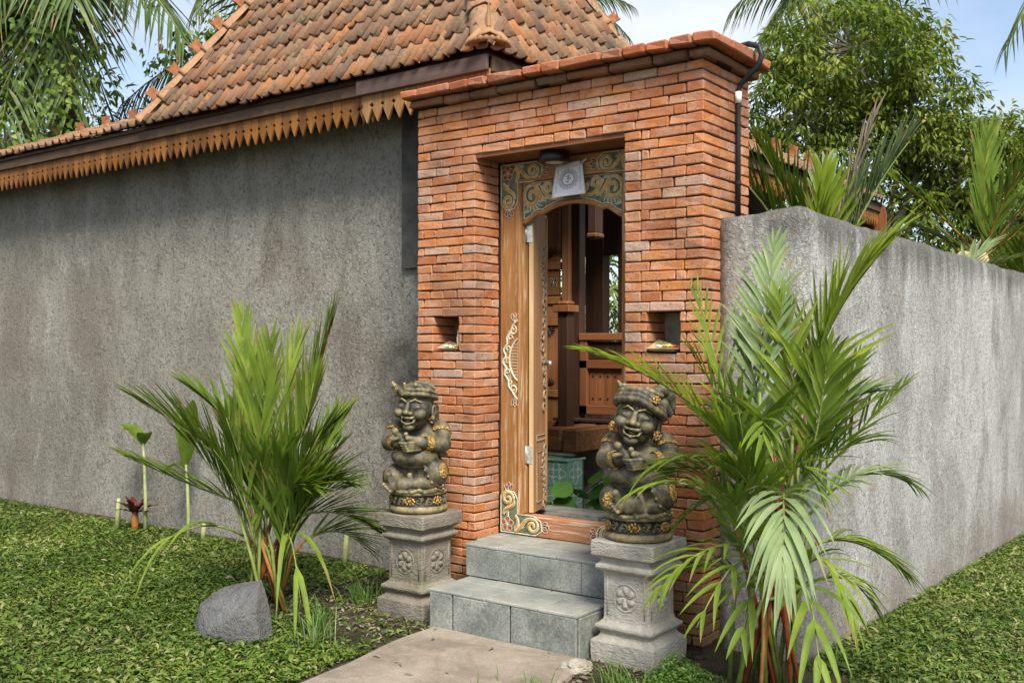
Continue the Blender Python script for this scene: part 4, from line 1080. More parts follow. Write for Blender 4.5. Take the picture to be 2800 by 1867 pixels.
def offering(cx, cy, z, w, label, tall):
    t = empty('offering_tray', (cx, cy, z), label, 'offering', 'leaf offering trays in the gate niches')
    mb = MB(); prof = []; n = 4; hh = 0.017
    vs = []
    for (s, zz) in ((0.62, 0.002), (0.80, 0.006), (1.0, hh)):
        for (a, b) in ((-1, -1), (1, -1), (1, 1), (-1, 1)):
            vs.append((cx + a * w * s * (1 if zz < .015 else 1.0), cy + b * w * .75 * s, z + zz + (0.045 if (zz > .015 and a < 0 and b > 0) else 0)))
    fs = [(0, 1, 2, 3)] + [(r * 4 + k, r * 4 + (k + 1) % 4, (r + 1) * 4 + (k + 1) % 4, (r + 1) * 4 + k) for r in range(2) for k in range(4)]
    mb.add(vs, fs); o = build_in(mb, 'tray', 'dry_leaf', t); md = o.modifiers.new('s', 'SOLIDIFY'); md.thickness = 0.003
    rr = random.Random(int(cx * 100))
    for i in range(12):
        m = ['petal_white', 'petal_green', 'petal_white', 'petal_yellow', 'petal_green', 'petal_red'][i % 6]
        px = cx + w * (-.45 + .9 * (i / 11)) + rr.uniform(-.008, .008); py = cy + rr.uniform(-.5, .1) * w
        mb = MB(); mb.sphere((0, 0, 0), (0.016, 0.011, 0.008), 8, 5); o = mb.build('petal', m, smooth=True); o.location = (px, py, z + 0.022 + rr.uniform(0, .012)); o.rotation_euler = (rr.uniform(-.4, .4), rr.uniform(-.4, .4), rr.uniform(0, 3)); adopt(o, t)
    if tall:
        for i in range(6):
            b = (cx + 0.035 + rr.uniform(-.012, .012), cy + 0.02, z + 0.02); mb = MB()
            mb.tube([b, (b[0] + rr.uniform(-.01, .01), b[1], b[2] + 0.06), (b[0] + rr.uniform(-.03, .03), b[1] - .005, b[2] + rr.uniform(.09, .14))], [0.006, 0.005, 0.001], 5); build_in(mb, 'leaf_strip', ['dry_leaf', 'petal_white', 'carve_gold'][i % 3], t)
offering(-2.495, YF + 0.05, 28 * CH + 0.004, 0.088, 'dry leaf tray of petals in the niche above the right pedestal', False)
offering(-3.945, YF + 0.06, 28 * CH + 0.004, 0.08, 'offering of white petals and leaf strips in the niche left of the door', True)

# ================================================================ timber pavilion seen through the doorway
pv = empty('timber_pavilion', (-4.4, 6.7, 0), 'dark red timber house with carved panels and balustrade behind the doorway', 'house')
PY = 6.6
def pb(a, b, name, mat, bev=0.005, parent=None): return part(a, b, name, mat, bev, parent or pv)
pb((-7.0, PY + 0.02, 0.86), (-4.52, PY + 0.08, 3.2), 'wall_panel', 'wood_red')
xa = onx = None
for (a, b) in ((-4.66, -4.60), (-4.47, -4.41)): pass
pb((-5.2, PY - 0.005, 0.80), (-4.62, PY + 0.02, 3.2), 'wall_board', 'wood_panel_lifted')
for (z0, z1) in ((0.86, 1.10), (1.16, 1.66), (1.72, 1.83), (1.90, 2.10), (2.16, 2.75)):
    pb((-4.66, PY - 0.012, z0), (-4.47, PY + 0.018, z1), 'raised_panel', 'wood_panel_lifted')
for (z0) in (1.10, 1.66, 1.83, 2.10): pb((-4.70, PY - 0.026, z0), (-4.42, PY + 0.015, z0 + 0.06), 'rail', 'wood_panel_lifted')
cvp = Carve(lambda a, b, t: (a, PY - 0.012 - t, b))
for q in (-4.61, -4.52):
    for s in (-1, 1):
        for s2 in (-1, 1): cvp.petal('wood_dark', (q, 2.0), math.atan2(s2, s), 0.045, 0.02, 0.002)
    cvp.done('panel_carving', pv); cvp.mb = {}
cvp.done('panel_carving', pv); cvp.mb = {}
fan(cvp, (-4.51, 2.20), R(20), R(175), 9, 0.02, 0.085, 'wood_dark', 0.005); cvp.done('panel_carving', pv); cvp.mb = {}; fan(cvp, (-4.57, 1.64), R(190), R(350), 10, 0.01, 0.07, 'wood_dark', 0.005); cvp.done('panel_carving', pv); cvp.mb = {}; fan(cvp, (-4.57, 1.19), R(10), R(170), 10, 0.01, 0.07, 'wood_dark', 0.005)
cvp.done('panel_carving', pv)
pb((-4.42, PY - 0.05, 0.80), (-4.35, PY + 0.06, 3.2), 'post', 'wood_panel_lifted')
pb((-4.345, PY - 0.02, 0.80), (-4.27, PY + 0.06, 3.2), 'post', 'wood_dark')
# free-standing newel post in front
nw = pb((-4.20, 6.17, 0.82), (-4.11, 6.26, 1.75), 'newel_post', 'wood_dark')
pb((-4.225, 6.145, 1.75), (-4.085, 6.285, 1.80), 'cap', 'wood_red', 0.004, nw); pb((-4.205, 6.165, 1.80), (-4.105, 6.265, 1.83), 'cap', 'wood_red', 0.012, nw)
# bracket hanging under the porch plate
pb((-4.02, 6.30, 2.33), (-3.95, 6.40, 3.1), 'hanging_post', 'wood_dark'); pb((-4.03, 6.29, 2.29), (-3.94, 6.41, 2.33), 'drop', 'wood_beam', 0.012)
mb = MB(); mb.tube([(-3.95, 6.34, 2.62), (-3.80, 6.40, 2.74), (-3.72, 6.44, 2.92)], 0.022, 6); build_in(mb, 'brace', 'wood_beam', pv)
# balustrade
BX0, BX1 = -4.27, -3.2
pb((BX0, PY - 0.04, 1.545), (BX1, PY + 0.07, 1.60), 'handrail', 'wood_redx'); pb((BX0, PY - 0.01, 1.40), (BX1, PY + 0.02, 1.535), 'upper_panel', 'wood_dark')
pb((BX0, PY - 0.03, 1.33), (BX1, PY + 0.05, 1.395), 'rail', 'wood_redx'); pb((BX0, PY - 0.03, 0.98), (BX1, PY + 0.05, 1.05), 'rail', 'wood_redx')
pb((BX0, PY - 0.03, 0.98), (BX0 + 0.07, PY + 0.05, 1.545), 'post', 'wood_red')
x = BX0 + 0.075; k = 0
while x < BX1 - 0.05:
    o = pb((x, PY + 0.0, 1.05), (x + 0.064, PY + 0.018, 1.33), 'baluster_plank', 'wood_red', 0.003)
    for z in (1.27, 1.10):
        mb = MB(); mb.tube([(x + 0.032, PY - 0.003, z), (x + 0.032, PY + 0.001, z)], 0.008, 8); build_in(mb, 'hole', 'black_paint', o)
    x += 0.066
pb((BX0 - 0.2, PY - 0.10, 0.925), (BX1, PY + 0.07, 0.95), 'ledge', 'wood_dark'); pb((BX0 - 0.5, PY - 0.02, 0.70), (BX1, PY + 0.07, 0.92), 'floor_beam', 'wood_redx')
for (x0, y0) in ((-4.20, 6.02), (-4.03, 5.98)): pb((x0, y0, 0.75), (x0 + 0.13, y0 + 0.6, 0.915), 'beam_end', 'wood_beam', 0.012)
pb((-7.0, PY + 0.08, 0.72), (-3.2, 9.0, 0.80), 'floor', 'wood_dark')
for x, w_ in ((-5.26, 0.2), (-4.90, 0.2)): pb((x, PY + 1.6, 0.8), (x + w_, PY + 1.72, 3.2), 'post', 'wood_dark')
pb((-3.25, PY - 0.03, 0.8), (-3.13, PY + 0.09, 3.2), 'post', 'wood_dark')
pb((-7.0, 7.055, 3.10), (-4.3, 8.5, 3.18), 'ceiling', 'wood_dark'); pb((-6.2, PY + 1.61, 2.36), (-4.2, PY + 1.7, 3.09), 'valance', 'wood_dark')
pb((-7.0, 8.9, 0.8), (-6.3, 9.0, 3.2), 'back_wall', 'wood_dark')
pb((-7.0, PY, 0.0), (-3.2, PY + 0.1, 0.70), 'plinth', 'concrete_mid')
# planter of printed green tiles, grey stones, leaf plants
pt_ = empty('planter_box', (-4.1, 5.7, 0), 'green patterned tile planter box just inside the doorway', 'planter')
PX0, PX1, PYF, PYB, PZ = -4.6, -3.93, 5.90, 6.12, 0.70
mb = MB(); mb.box((PX0, PYF + 0.008, -0.1), (PX1 - 0.008, PYB, PZ - 0.01)); build_in(mb, 'box', 'grout', pt_)
def gtile(face, i, j, s=0.182):
    mb = MB()
    if face == 'f': c = (PX1 - s * (i + .5), PYF, PZ - s * (j + .5)); d = (s - 0.003, 0.014, s - 0.003); fn = lambda a, b, t: (c[0] + a, PYF - 0.007 - t, c[2] + b)
    else: c = (PX1, PYF + s * (i + .5), PZ - s * (j + .5)); d = (0.014, s - 0.003, s - 0.003); fn = lambda a, b, t: (PX1 + 0.007 + t, c[1] + a, c[2] + b)
    mb.bevbox(c, d, 0.002); o = build_in(mb, 'tile', 'tile_green', pt_)
    cv = Carve(fn)
    for k in range(4):
        a = math.pi / 2 * k; ca, sa = math.cos(a), math.sin(a); rot = lambda p: (p[0] * ca - p[1] * sa, p[0] * sa + p[1] * ca)
        P = [rot(p) for p in ((0.02, 0.0), (0.03, 0.022), (0.055, 0.026), (0.075, 0.012), (0.082, 0.0), (0.075, -0.012), (0.055, -0.026), (0.03, -0.022), (0.02, 0))]
        cv.stroke('tile_print', P, 0.0045, False, -0.003); P = [rot((0.022 + 0.02 * t, 0.022 + 0.02 * t)) for t in (0, .5, 1)]; cv.stroke('tile_print', P, 0.006, True, -0.003)
        cv.stroke('tile_print', [rot((0.006, 0)), rot((0.045, 0))], 0.004, True, -0.003)
    cv.done('tile_pattern', o)
for i in range(3):
    for j in range(3):
        gtile('f', i, j)
        if i < 1: gtile('r', i, j)
mb = MB(); mb.bevbox((-4.26, 6.0, PZ + 0.003), (0.68, 0.24, 0.014), 0.003); build_in(mb, 'cap_slab', 'tile_green', pt_)
def block(c, d, mat, label, name, cat, seed, jit=0.012):
    rr = random.Random(seed); bm = bmesh.new(); bmesh.ops.create_cube(bm, size=1.0)
    bmesh.ops.bevel(bm, geom=bm.edges[:], offset=0.08, segments=2, affect='EDGES'); bmesh.ops.subdivide_edges(bm, edges=bm.edges[:], cuts=2, use_grid_fill=True)
    for v in bm.verts:
        v.co = Vector((v.co.x * d[0], v.co.y * d[1], v.co.z * d[2])); v.co += Vector((mnoise.noise(v.co * 9 + Vector((seed, 0, 0))), mnoise.noise(v.co * 9 + Vector((0, seed, 0))), mnoise.noise(v.co * 9 + Vector((0, 0, seed))))) * jit + Vector(c)
    me = bpy.data.meshes.new(name); bm.to_mesh(me); bm.free(); o = link(name, me, mat)
    return tag(o, label, cat)
block((-3.50, 5.34, 0.40), (0.62, 0.30, 0.14), 'concrete_mid', 'low grey stone slab lying behind the door sill', 'stone_slab', 'stone', 2)
block((-3.66, 6.25, 0.72), (0.30, 0.12, 0.26), 'stone_grey', 'upright grey stone block behind the leafy plants inside the gate', 'stone_block', 'stone', 5)
sc = empty('breeze_block', (-3.2, 6.35, 0.6), 'pale pierced breeze block screen behind the right hand statue', 'screen')
for (a, b) in (((-3.46, 6.3, 0.45), (-3.42, 6.38, 0.88)), ((-3.31, 6.3, 0.45), (-3.27, 6.38, 0.88)), ((-3.42, 6.302, 0.84), (-3.31, 6.378, 0.88)), ((-3.42, 6.302, 0.62), (-3.31, 6.378, 0.66)), ((-3.42, 6.302, 0.45), (-3.31, 6.378, 0.49)), ((-3.27, 6.302, 0.84), (-2.9, 6.378, 0.88)), ((-3.27, 6.302, 0.62), (-2.9, 6.378, 0.66))):
    part(a, b, 'block_rib', 'concrete_pale', 0.004, sc)
mb = MB(); mb.box((-3.75, 6.55, -0.1), (-2.3, 6.58, 0.7)); tag(mb.build('garden_wall', 'concrete_dark'), 'low dark wall behind the plants inside the gate', 'wall')

# ================================================================ second roof beyond the right-hand wall
r2 = empty('garden_pavilion', (-4.0, 9.8, 0), 'small tiled garden pavilion roof with pointed eave boards behind the right hand wall', 'pavilion')
E2X, E2Y0, E2Y1, E2Z = -3.6, 7.6, 12.0, 3.17
nrow = 6; t2 = 0.55
ux = Vector((0, 1, 0)); uh = Vector((-1, 0, 0)); sl = math.atan(t2); uy = uh * math.cos(sl) + Vector((0, 0, 1)) * math.sin(sl); nn_ = ux.cross(uy); M2 = Matrix((ux, uy, nn_)).transposed()
T2 = []
for r in range(nrow):
    for k in range(int((E2Y1 - E2Y0) / TW)):
        T2.append(Vector((E2X, E2Y0, E2Z)) + ux * (k + .5) * TW + uy * (r * TE) + nn_ * .012)
for i, p in enumerate(T2):
    me = TM[i % 3]
    if i < 2 * int((E2Y1 - E2Y0) / TW): add_copy('tile', me, p, r2, (M2 @ Matrix.Rotation(rg.uniform(-.03, .03), 3, 'Z')).to_euler())
rest_ = T2[2 * int((E2Y1 - E2Y0) / TW):]
co0 = np.empty(nv * 3, np.float32); TM[0].vertices.foreach_get('co', co0); co0 = co0.reshape(-1, 3) @ np.array(M2).T
o = np_mesh('tile_remainder', np.concatenate([co0 + np.array(p) for p in rest_]), np.concatenate([fl + nv * i for i in range(len(rest_))]), 'roof_tile', None, np.concatenate([np.full(nv, rg.random()) for _ in rest_])); adopt(o, r2); tag(o, kind='stuff')
rx_, rz_ = E2X - 0.72, E2Z + 0.40
mb = MB(); mb.add([(E2X, E2Y0, E2Z - .02), (E2X, E2Y1, E2Z - .02), (rx_, E2Y1, rz_ - .02), (rx_, E2Y0, rz_ - .02), (rx_ - 0.9, E2Y0, E2Z - .1), (rx_ - .9, E2Y1, E2Z - .1)], [(0, 1, 2, 3), (3, 2, 5, 4)]); build_in(mb, 'roof_deck', 'wood_dark', r2)
_roof = roof; roof = r2
ax, sd_, nn = hip_run((rx_, E2Y0, rz_), (rx_, E2Y1, rz_), 13, 0.062)
finials((rx_, E2Y0, rz_), (rx_, E2Y1, rz_), [0.10 + 0.115 * i for i in range(8)], ax, sd_, nn, 0.06, None, 1.5)
roof = _roof
mb = MB(); mb.bevbox((E2X - 0.05, (E2Y0 + E2Y1) / 2, E2Z - 0.06), (0.024, E2Y1 - E2Y0, 0.11), 0.003); build_in(mb, 'fascia_board', 'wood_fascia', r2)
y = E2Y0 + 0.05
while y < E2Y1 - 0.05:
    o = add_copy('eave_plank', PM[rr.randrange(8)], (E2X - 0.065, y, E2Z - 0.29), r2, (0, 0, R(90))); y += 0.0842
for y in (7.9, 8.7, 9.5, 10.3, 11.1, 11.8):
    mb = MB(); mb.tube([(E2X - 0.06, y, E2Z - 0.1), (rx_ - 0.1, y, rz_ - 0.12)], 0.035, 4); build_in(mb, 'rafter', 'wood_dark', r2)
for y in (8.3, 11.7):
    mb = MB(); mb.bevbox((-4.05, y, 1.45), (0.12, 0.12, 3.1), 0.006); build_in(mb, 'post', 'wood_dark', r2)
mb = MB(); mb.box((-5.2, 9.2, 2.2), (-5.12, 12.0, 3.4)); build_in(mb, 'back_wall', 'wood_dark', r2)
# open-work gable board at the far end
mb = MB(); mb.prism([(0, 0), (-0.02, 0.10), (-0.62, 0.42), (-0.62, -0.30), (0, -0.30)], lambda a, b, c: (E2X + 0.02 + a, E2Y1 + c, E2Z - 0.14 + b), 0, 0.03); build_in(mb, 'gable_board', 'wood_red', r2, fix=True)
# ================================================================ guardian statues (signed-distance sculpting, surface nets)
class SDF:
    def __init__(s, lo, hi, h):
        s.lo = np.array(lo, float); s.h = h; s.n = np.ceil((np.array(hi) - s.lo) / h).astype(int) + 1
        s.ax = [s.lo[i] + h * np.arange(s.n[i]) for i in range(3)]; s.f = np.full(tuple(s.n), 0.2)
    def sub(s, lo, hi):
        sl = []; 
        for i in range(3):
            a = int(np.clip(np.floor((lo[i] - s.lo[i]) / s.h), 0, s.n[i])); b = int(np.clip(np.ceil((hi[i] - s.lo[i]) / s.h) + 1, 0, s.n[i])); sl.append(slice(a, b))
        g = np.meshgrid(*[s.ax[i][sl[i]] for i in range(3)], indexing='ij'); return tuple(sl), np.stack(g, -1)
    def put(s, sl, d, k, cut):
        f = s.f[sl]
        if cut:
            h = np.clip(0.5 - 0.5 * (f + d) / k, 0, 1); s.f[sl] = f * (1 - h) + (-d) * h + k * h * (1 - h)
        else:
            h = np.clip(0.5 + 0.5 * (f - d) / k, 0, 1); s.f[sl] = f * (1 - h) + d * h - k * h * (1 - h)
    def ell(s, c, r, k=0.012, rot=None, cut=False):
        c = np.array(c); r = np.array(r if hasattr(r, '__len__') else (r, r, r), float); m = r.max() + 3 * k
        sl, P = s.sub(c - m, c + m); q = P - c
        if rot is not None: q = q @ np.array(rot)
        a = np.linalg.norm(q / r, axis=-1); b = np.linalg.norm(q / (r * r), axis=-1) + 1e-9
        s.put(sl, a * (a - 1) / b, k, cut)
    def cap(s, a, b, ra, rb=None, k=0.010, cut=False):
        a, b = np.array(a, float), np.array(b, float); rb = ra if rb is None else rb; m = max(ra, rb) + 3 * k
        sl, P = s.sub(np.minimum(a, b) - m, np.maximum(a, b) + m); d = b - a
        t = np.clip(((P - a) @ d) / (d @ d), 0, 1); s.put(sl, np.linalg.norm(P - a - t[..., None] * d, axis=-1) - (ra + (rb - ra) * t), k, cut)
    def path(s, pts, rs, k=0.006, cut=False):
        rs = rs if hasattr(rs, '__len__') else [rs] * len(pts)
        for i in range(len(pts) - 1): s.cap(pts[i], pts[i + 1], rs[i], rs[i + 1], k, cut)
    def mesh(s):
        f = s.f; nx, ny, nz_ = f.shape; ins = f < 0
        cs = sum(ins[i:nx - 1 + i, j:ny - 1 + j, k:nz_ - 1 + k].astype(np.int8) for i in (0, 1) for j in (0, 1) for k in (0, 1))
        act = (cs > 0) & (cs < 8); ids = -np.ones(act.shape, np.int64); idx = np.argwhere(act); ids[act] = np.arange(len(idx))
        acc = np.zeros((len(idx), 3)); cnt = np.zeros(len(idx)); off = [(i, j, k) for i in (0, 1) for j in (0, 1) for k in (0, 1)]
        for a in off:
            for ax in range(3):
                if a[ax]: continue
                b = list(a); b[ax] = 1
                fa = f[idx[:, 0] + a[0], idx[:, 1] + a[1], idx[:, 2] + a[2]]; fb = f[idx[:, 0] + b[0], idx[:, 1] + b[1], idx[:, 2] + b[2]]
                m = (fa < 0) != (fb < 0); t = np.where(m, fa / np.where(m, fa - fb, 1), 0)
                p = np.array(a)[None] + t[:, None] * np.eye(3)[ax][None]; acc[m] += p[m]; cnt[m] += 1
        V = s.lo + s.h * (idx + acc / np.maximum(cnt, 1)[:, None]); Q = []
        for ax in range(3):
            b, c = (ax + 1) % 3, (ax + 2) % 3
            sl0 = [slice(0, None)] * 3; sl1 = [slice(0, None)] * 3; sl0[ax] = slice(0, -1); sl1[ax] = slice(1, None)
            A, B = ins[tuple(sl0)], ins[tuple(sl1)]; e = np.argwhere(A != B); fl_ = A[tuple(e.T)]
            ok = (e[:, b] > 0) & (e[:, c] > 0) & (e[:, b] < f.shape[b] - 1) & (e[:, c] < f.shape[c] - 1); e, fl_ = e[ok], fl_[ok]
            def at(db, dc):
                q = e.copy(); q[:, b] += db; q[:, c] += dc; return ids[tuple(q.T)]
            q = np.stack([at(-1, -1), at(0, -1), at(0, 0), at(-1, 0)], 1); q[~fl_] = q[~fl_][:, ::-1]; Q.append(q)
        return V, np.concatenate(Q)
def rotm(rx=0, ry=0, rz=0): return np.array(Matrix.Rotation(rz, 3, 'Z') @ Matrix.Rotation(ry, 3, 'Y') @ Matrix.Rotation(rx, 3, 'X'))

def statue(loc, rz, female, label):
    """built facing -Y, base at z = 0, about 0.75 m tall"""
    root = empty('guardian_statue', loc, label, 'statue', 'laughing stone guardian statues on pedestals')
    Rz = Matrix.Rotation(rz, 3, 'Z'); RN = np.array(Rz)
    def place(V): return np.asarray(V) @ RN.T + np.array(loc)
    def emit(V, F, name, mat, parent=None): o = np_mesh(name, place(V), F, mat); adopt(o, parent or root); return o
    S_ = SDF((-0.225, -0.235, 0.10), (0.215, 0.20, 0.80), 0.0042); E_, C_ = S_.ell, S_.cap
    hs = 1 if female else -1
    # seat and folded legs
    E_((0, 0.02, 0.15), (0.150, 0.135, 0.05), 0.02)
    E_((0.115, -0.02, 0.225), (0.072, 0.105, 0.080), 0.02, rotm(0.15, 0.0, 0.25)); E_((-0.115, -0.02, 0.205), (0.068, 0.105, 0.070), 0.02, rotm(0.1, 0, -0.25))
    E_((0.12, -0.075, 0.235), (0.056, 0.055, 0.066), 0.02); E_((-0.125, -0.075, 0.195), (0.052, 0.055, 0.058), 0.02)
    C_((0.10, -0.085, 0.17), (-0.03, -0.135, 0.165), 0.038, 0.034, 0.015); C_((-0.10, -0.08, 0.16), (0.02, -0.10, 0.15), 0.036, 0.032, 0.015)
    # crossed foot with raised toes
    fx = -0.055 if female else -0.085; fz = 0.185 if female else 0.165
    E_((fx + 0.035, -0.135, fz), (0.055, 0.038, 0.042), 0.012, rotm(0, 0.3, 0)); E_((fx - 0.02, -0.152, fz - 0.01), (0.032, 0.030, 0.034), 0.010)
    C_((fx - 0.022, -0.160, fz + 0.015), (fx - 0.034, -0.168, fz + 0.055), 0.018, 0.019, 0.006)
    for i in range(4): C_((fx - 0.045 + 0.010 * i, -0.165, fz - 0.002 - 0.010 * i), (fx - 0.058 + 0.012 * i, -0.184, fz + 0.004 - 0.012 * i), 0.011, 0.0105, 0.004)
    C_((fx + 0.075, -0.125, fz + 0.05), (fx + 0.105, -0.135, fz - 0.03), 0.016, 0.014, 0.006)
    for i in range(5):                      # folds of the wrap
        t = i / 4; S_.path([(0.06 + 0.02 * i, -0.115 - 0.015 * math.sin(t * 3), 0.285 - 0.035 * i), (0.12 + 0.01 * i, -0.125 + 0.02 * i, 0.225 - 0.026 * i), (0.168, -0.06, 0.212 - 0.018 * i)], 0.0065, 0.004)
    S_.path([(-0.02, -0.13, 0.14), (0.015, -0.165, 0.128), (0.055, -0.15, 0.135), (0.09, -0.155, 0.127), (0.125, -0.12, 0.135)], 0.012, 0.006)
    S_.path([(-0.1, -0.14, 0.128), (-0.05, -0.165, 0.126), (0.0, -0.16, 0.126)], 0.010, 0.006)
    # trunk
    E_((0, 0.035, 0.33), (0.125, 0.105, 0.10), 0.03); E_((0, -0.066, 0.318), (0.136, 0.106, 0.070), 0.016); E_((0, 0.0, 0.235), (0.12, 0.10, 0.075), 0.03)
    E_((0, 0.03, 0.43), (0.115, 0.090, 0.09), 0.03); E_((0.055, -0.045, 0.42), (0.052, 0.045, 0.042), 0.02); E_((-0.055, -0.045, 0.42), (0.052, 0.045, 0.042), 0.02)
    E_((0, -0.146, 0.300), (0.012, 0.014, 0.010), 0.006); S_.path([(-0.07, -0.118, 0.275), (0, -0.140, 0.266), (0.07, -0.118, 0.275)], 0.006, 0.008, True)
    S_.path([(-0.115, -0.05, 0.375), (-0.04, -0.125, 0.362), (0.04, -0.125, 0.362), (0.115, -0.05, 0.375)], 0.006, 0.008, True)
    S_.path([(0.10, -0.07, 0.355), (0.14, -0.02, 0.335), (0.15, 0.03, 0.32)], 0.017, 0.008)
    # shoulders, arms bent up to clasped hands
    for s in (-1, 1):
        E_((s * 0.128, 0.02, 0.468), (0.052, 0.058, 0.052), 0.02)
        C_((s * 0.142, 0.015, 0.46), (s * 0.158, -0.035, 0.395), 0.044, 0.047, 0.015); C_((s * 0.160, -0.045, 0.388), (s * 0.075, -0.142, 0.402), 0.045, 0.030, 0.012)
    E_((0.045, -0.158, 0.408), (0.040, 0.028, 0.034), 0.010); E_((-0.035, -0.160, 0.412), (0.038, 0.028, 0.034), 0.010)
    for i in range(4):
        z = 0.408 - 0.0135 * i; S_.path([(0.062, -0.158, z), (0.030, -0.190, z - 0.003), (-0.012 + 0.006 * i, -0.200, z - 0.006), (-0.046 + 0.008 * i, -0.186, z - 0.005)], [0.0105, 0.0098, 0.0092, 0.0082], 0.0025)
    C_((-0.045, -0.165, 0.425), (-0.075, -0.178, 0.462), 0.016, 0.017, 0.006); E_((-0.078, -0.180, 0.468), (0.021, 0.019, 0.021), 0.006)
    C_((-0.020, -0.168, 0.43), (-0.012, -0.182, 0.452), 0.014, 0.013, 0.006); C_((0.030, -0.170, 0.425), (0.002, -0.188, 0.430), 0.016, 0.017, 0.006)
    C_((-0.060, -0.178, 0.43), (-0.092, -0.185, 0.422), 0.012, 0.013, 0.005)
    # head
    turn = -0.04 if female else -0.14; tilt = 0.20 if female else 0.06; pitch = -0.03 if female else 0.04
    HR = rotm(pitch, tilt, turn); HC = np.array((0.0, -0.045, 0.585 if female else 0.588))
    def hp(x, y, z): return HC + HR @ np.array((x, y, z))
    def he(x, y, z, r, k=0.008, cut=False, rot=None): E_(hp(x, y, z), r, k, HR if rot is None else HR @ rot, cut)
    def hc(a, b, ra, rb=None, k=0.005, cut=False): C_(hp(*a), hp(*b), ra, rb, k, cut)
    C_((0, 0.0, 0.48), tuple(HC), 0.066, 0.07, 0.02)
    he(0, 0.0, 0.015, (0.104, 0.102, 0.108), 0.01); he(0, -0.030, -0.062, (0.072, 0.066, 0.050), 0.02); he(0, -0.080, -0.096, (0.036, 0.028, 0.024), 0.012)
    for s in (-1, 1):
        he(s * 0.060, -0.072, -0.020, (0.037, 0.036, 0.032), 0.008)
        he(s * 0.040, -0.086, 0.020, (0.027, 0.013, 0.014), 0.006)
        hc((s * 0.016, -0.105, 0.024), (s * 0.040, -0.111, 0.029), 0.0042, None, 0.002, True); hc((s * 0.040, -0.111, 0.029), (s * 0.064, -0.098, 0.020), 0.0042, None, 0.002, True)
        hc((s * 0.018, -0.104, 0.014), (s * 0.040, -0.111, 0.006), 0.0036, None, 0.002, True); hc((s * 0.040, -0.111, 0.006), (s * 0.064, -0.096, 0.012), 0.0036, None, 0.002, True)
        hc((s * 0.014, -0.104, 0.050), (s * 0.042, -0.100, 0.063), 0.0052, 0.0055, 0.006); hc((s * 0.042, -0.100, 0.063), (s * 0.074, -0.076, 0.046), 0.0055, 0.003, 0.006)
        he(s * 0.020, -0.116, -0.014, (0.016, 0.014, 0.012), 0.005); he(s * 0.012, -0.127, -0.020, (0.005, 0.006, 0.004), 0.003, True)
        hc((s * 0.030, -0.108, -0.026), (s * 0.052, -0.088, -0.060), 0.0035, 0.003, 0.004, True)
        if not (female and s): pass
        he(s * 0.106, 0.012, -0.005, (0.014, 0.024, 0.036), 0.004); he(s * 0.117, 0.006, 0.002, (0.006, 0.014, 0.022), 0.004, True); he(s * 0.108, 0.004, -0.044, (0.013, 0.014, 0.018), 0.005)
    hc((0, -0.100, 0.035), (0, -0.116, -0.002), 0.0125, 0.016, 0.006); he(0, -0.126, -0.010, (0.018, 0.016, 0.015), 0.006)
    # open laughing mouth
    up = [(-0.052, -0.080, -0.034), (-0.027, -0.108, -0.041), (0, -0.116, -0.043), (0.027, -0.108, -0.041), (0.052, -0.080, -0.034)]
    lo = [(-0.052, -0.080, -0.034), (-0.033, -0.098, -0.064), (0, -0.108, -0.077), (0.033, -0.098, -0.064), (0.052, -0.080, -0.034)]
    S_.path([hp(*p) for p in up], 0.0085, 0.004); S_.path([hp(*p) for p in lo], 0.0085, 0.004)
    he(0, -0.108, -0.057, (0.035, 0.026, 0.0135), 0.003, True)
    hc((-0.022, -0.094, -0.048), (0.022, -0.094, -0.048), 0.0050, None, 0.001); he(0, -0.088, -0.061, (0.018, 0.016, 0.006), 0.002)
    # hair under the head cloth
    for i in range(15):
        a = R(-150 + 300 * i / 14) ; sa, ca = math.sin(a * 0.5), math.cos(a * 0.5)
        if female: hc((0.098 * sa, -0.096 * ca + 0.004, 0.060), (0.106 * sa * 1.02, -0.094 * ca, 0.028 + 0.03 * ca), 0.0080, 0.0040, 0.003)
    for s in (-1, 1):
        for i in range(4): hc((s * 0.100, 0.02 + 0.014 * i, 0.02), (s * (0.098 + 0.004 * i), 0.035 + 0.014 * i, -0.075 if not female else -0.055), 0.011, 0.007, 0.004)
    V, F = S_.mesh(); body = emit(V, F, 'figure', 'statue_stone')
    # normals for gilded patches
    me = body.data; N = np.empty(len(V) * 3, np.float32); me.vertices.foreach_get('normal', N); N = N.reshape(-1, 3) @ RN
    rr = np.random.RandomState(4)
    def gild(name, test, off=0.0035):
        m = test(V); fm = m[F].all(1)
        if not fm.any(): return
        u, inv = np.unique(F[fm], return_inverse=True); P = V[u] + N[u] * (off + rr.uniform(-.0012, .0018, (len(u), 1)))
        emit(P, inv.reshape(-1, 4), name, 'gold_paint')
    def band(a, b, rad, w0, w1):
        a, b = np.array(a), np.array(b); L = np.linalg.norm(b - a); d = (b - a) / L
        return lambda P: (((P - a) @ d / L) > w0) & (((P - a) @ d / L) < w1) & (np.linalg.norm(P - a - np.outer((P - a) @ d, d), axis=1) < rad)
    for s in (-1, 1):
        gild('bracelet', band((s * 0.160, -0.045, 0.388), (s * 0.075, -0.142, 0.402), 0.056, 0.60, 0.92), 0.006)
        gild('armlet', band((s * 0.142, 0.015, 0.46), (s * 0.158, -0.035, 0.395), 0.062, 0.02, 0.26), 0.005)
    blob = lambda c, r: (lambda P: np.linalg.norm((P - np.array(c)) * (1, 1, 0.8), axis=1) < r)
    gild('gilded_patch', blob((0.175, -0.085, 0.245), 0.036)); gild('gilded_patch', blob((-0.125, -0.13, 0.20) if female else (-0.175, -0.07, 0.20), 0.034))
    # head cloth
    T = SDF((-0.2, -0.24, 0.5), (0.2, 0.16, 0.82), 0.0042)
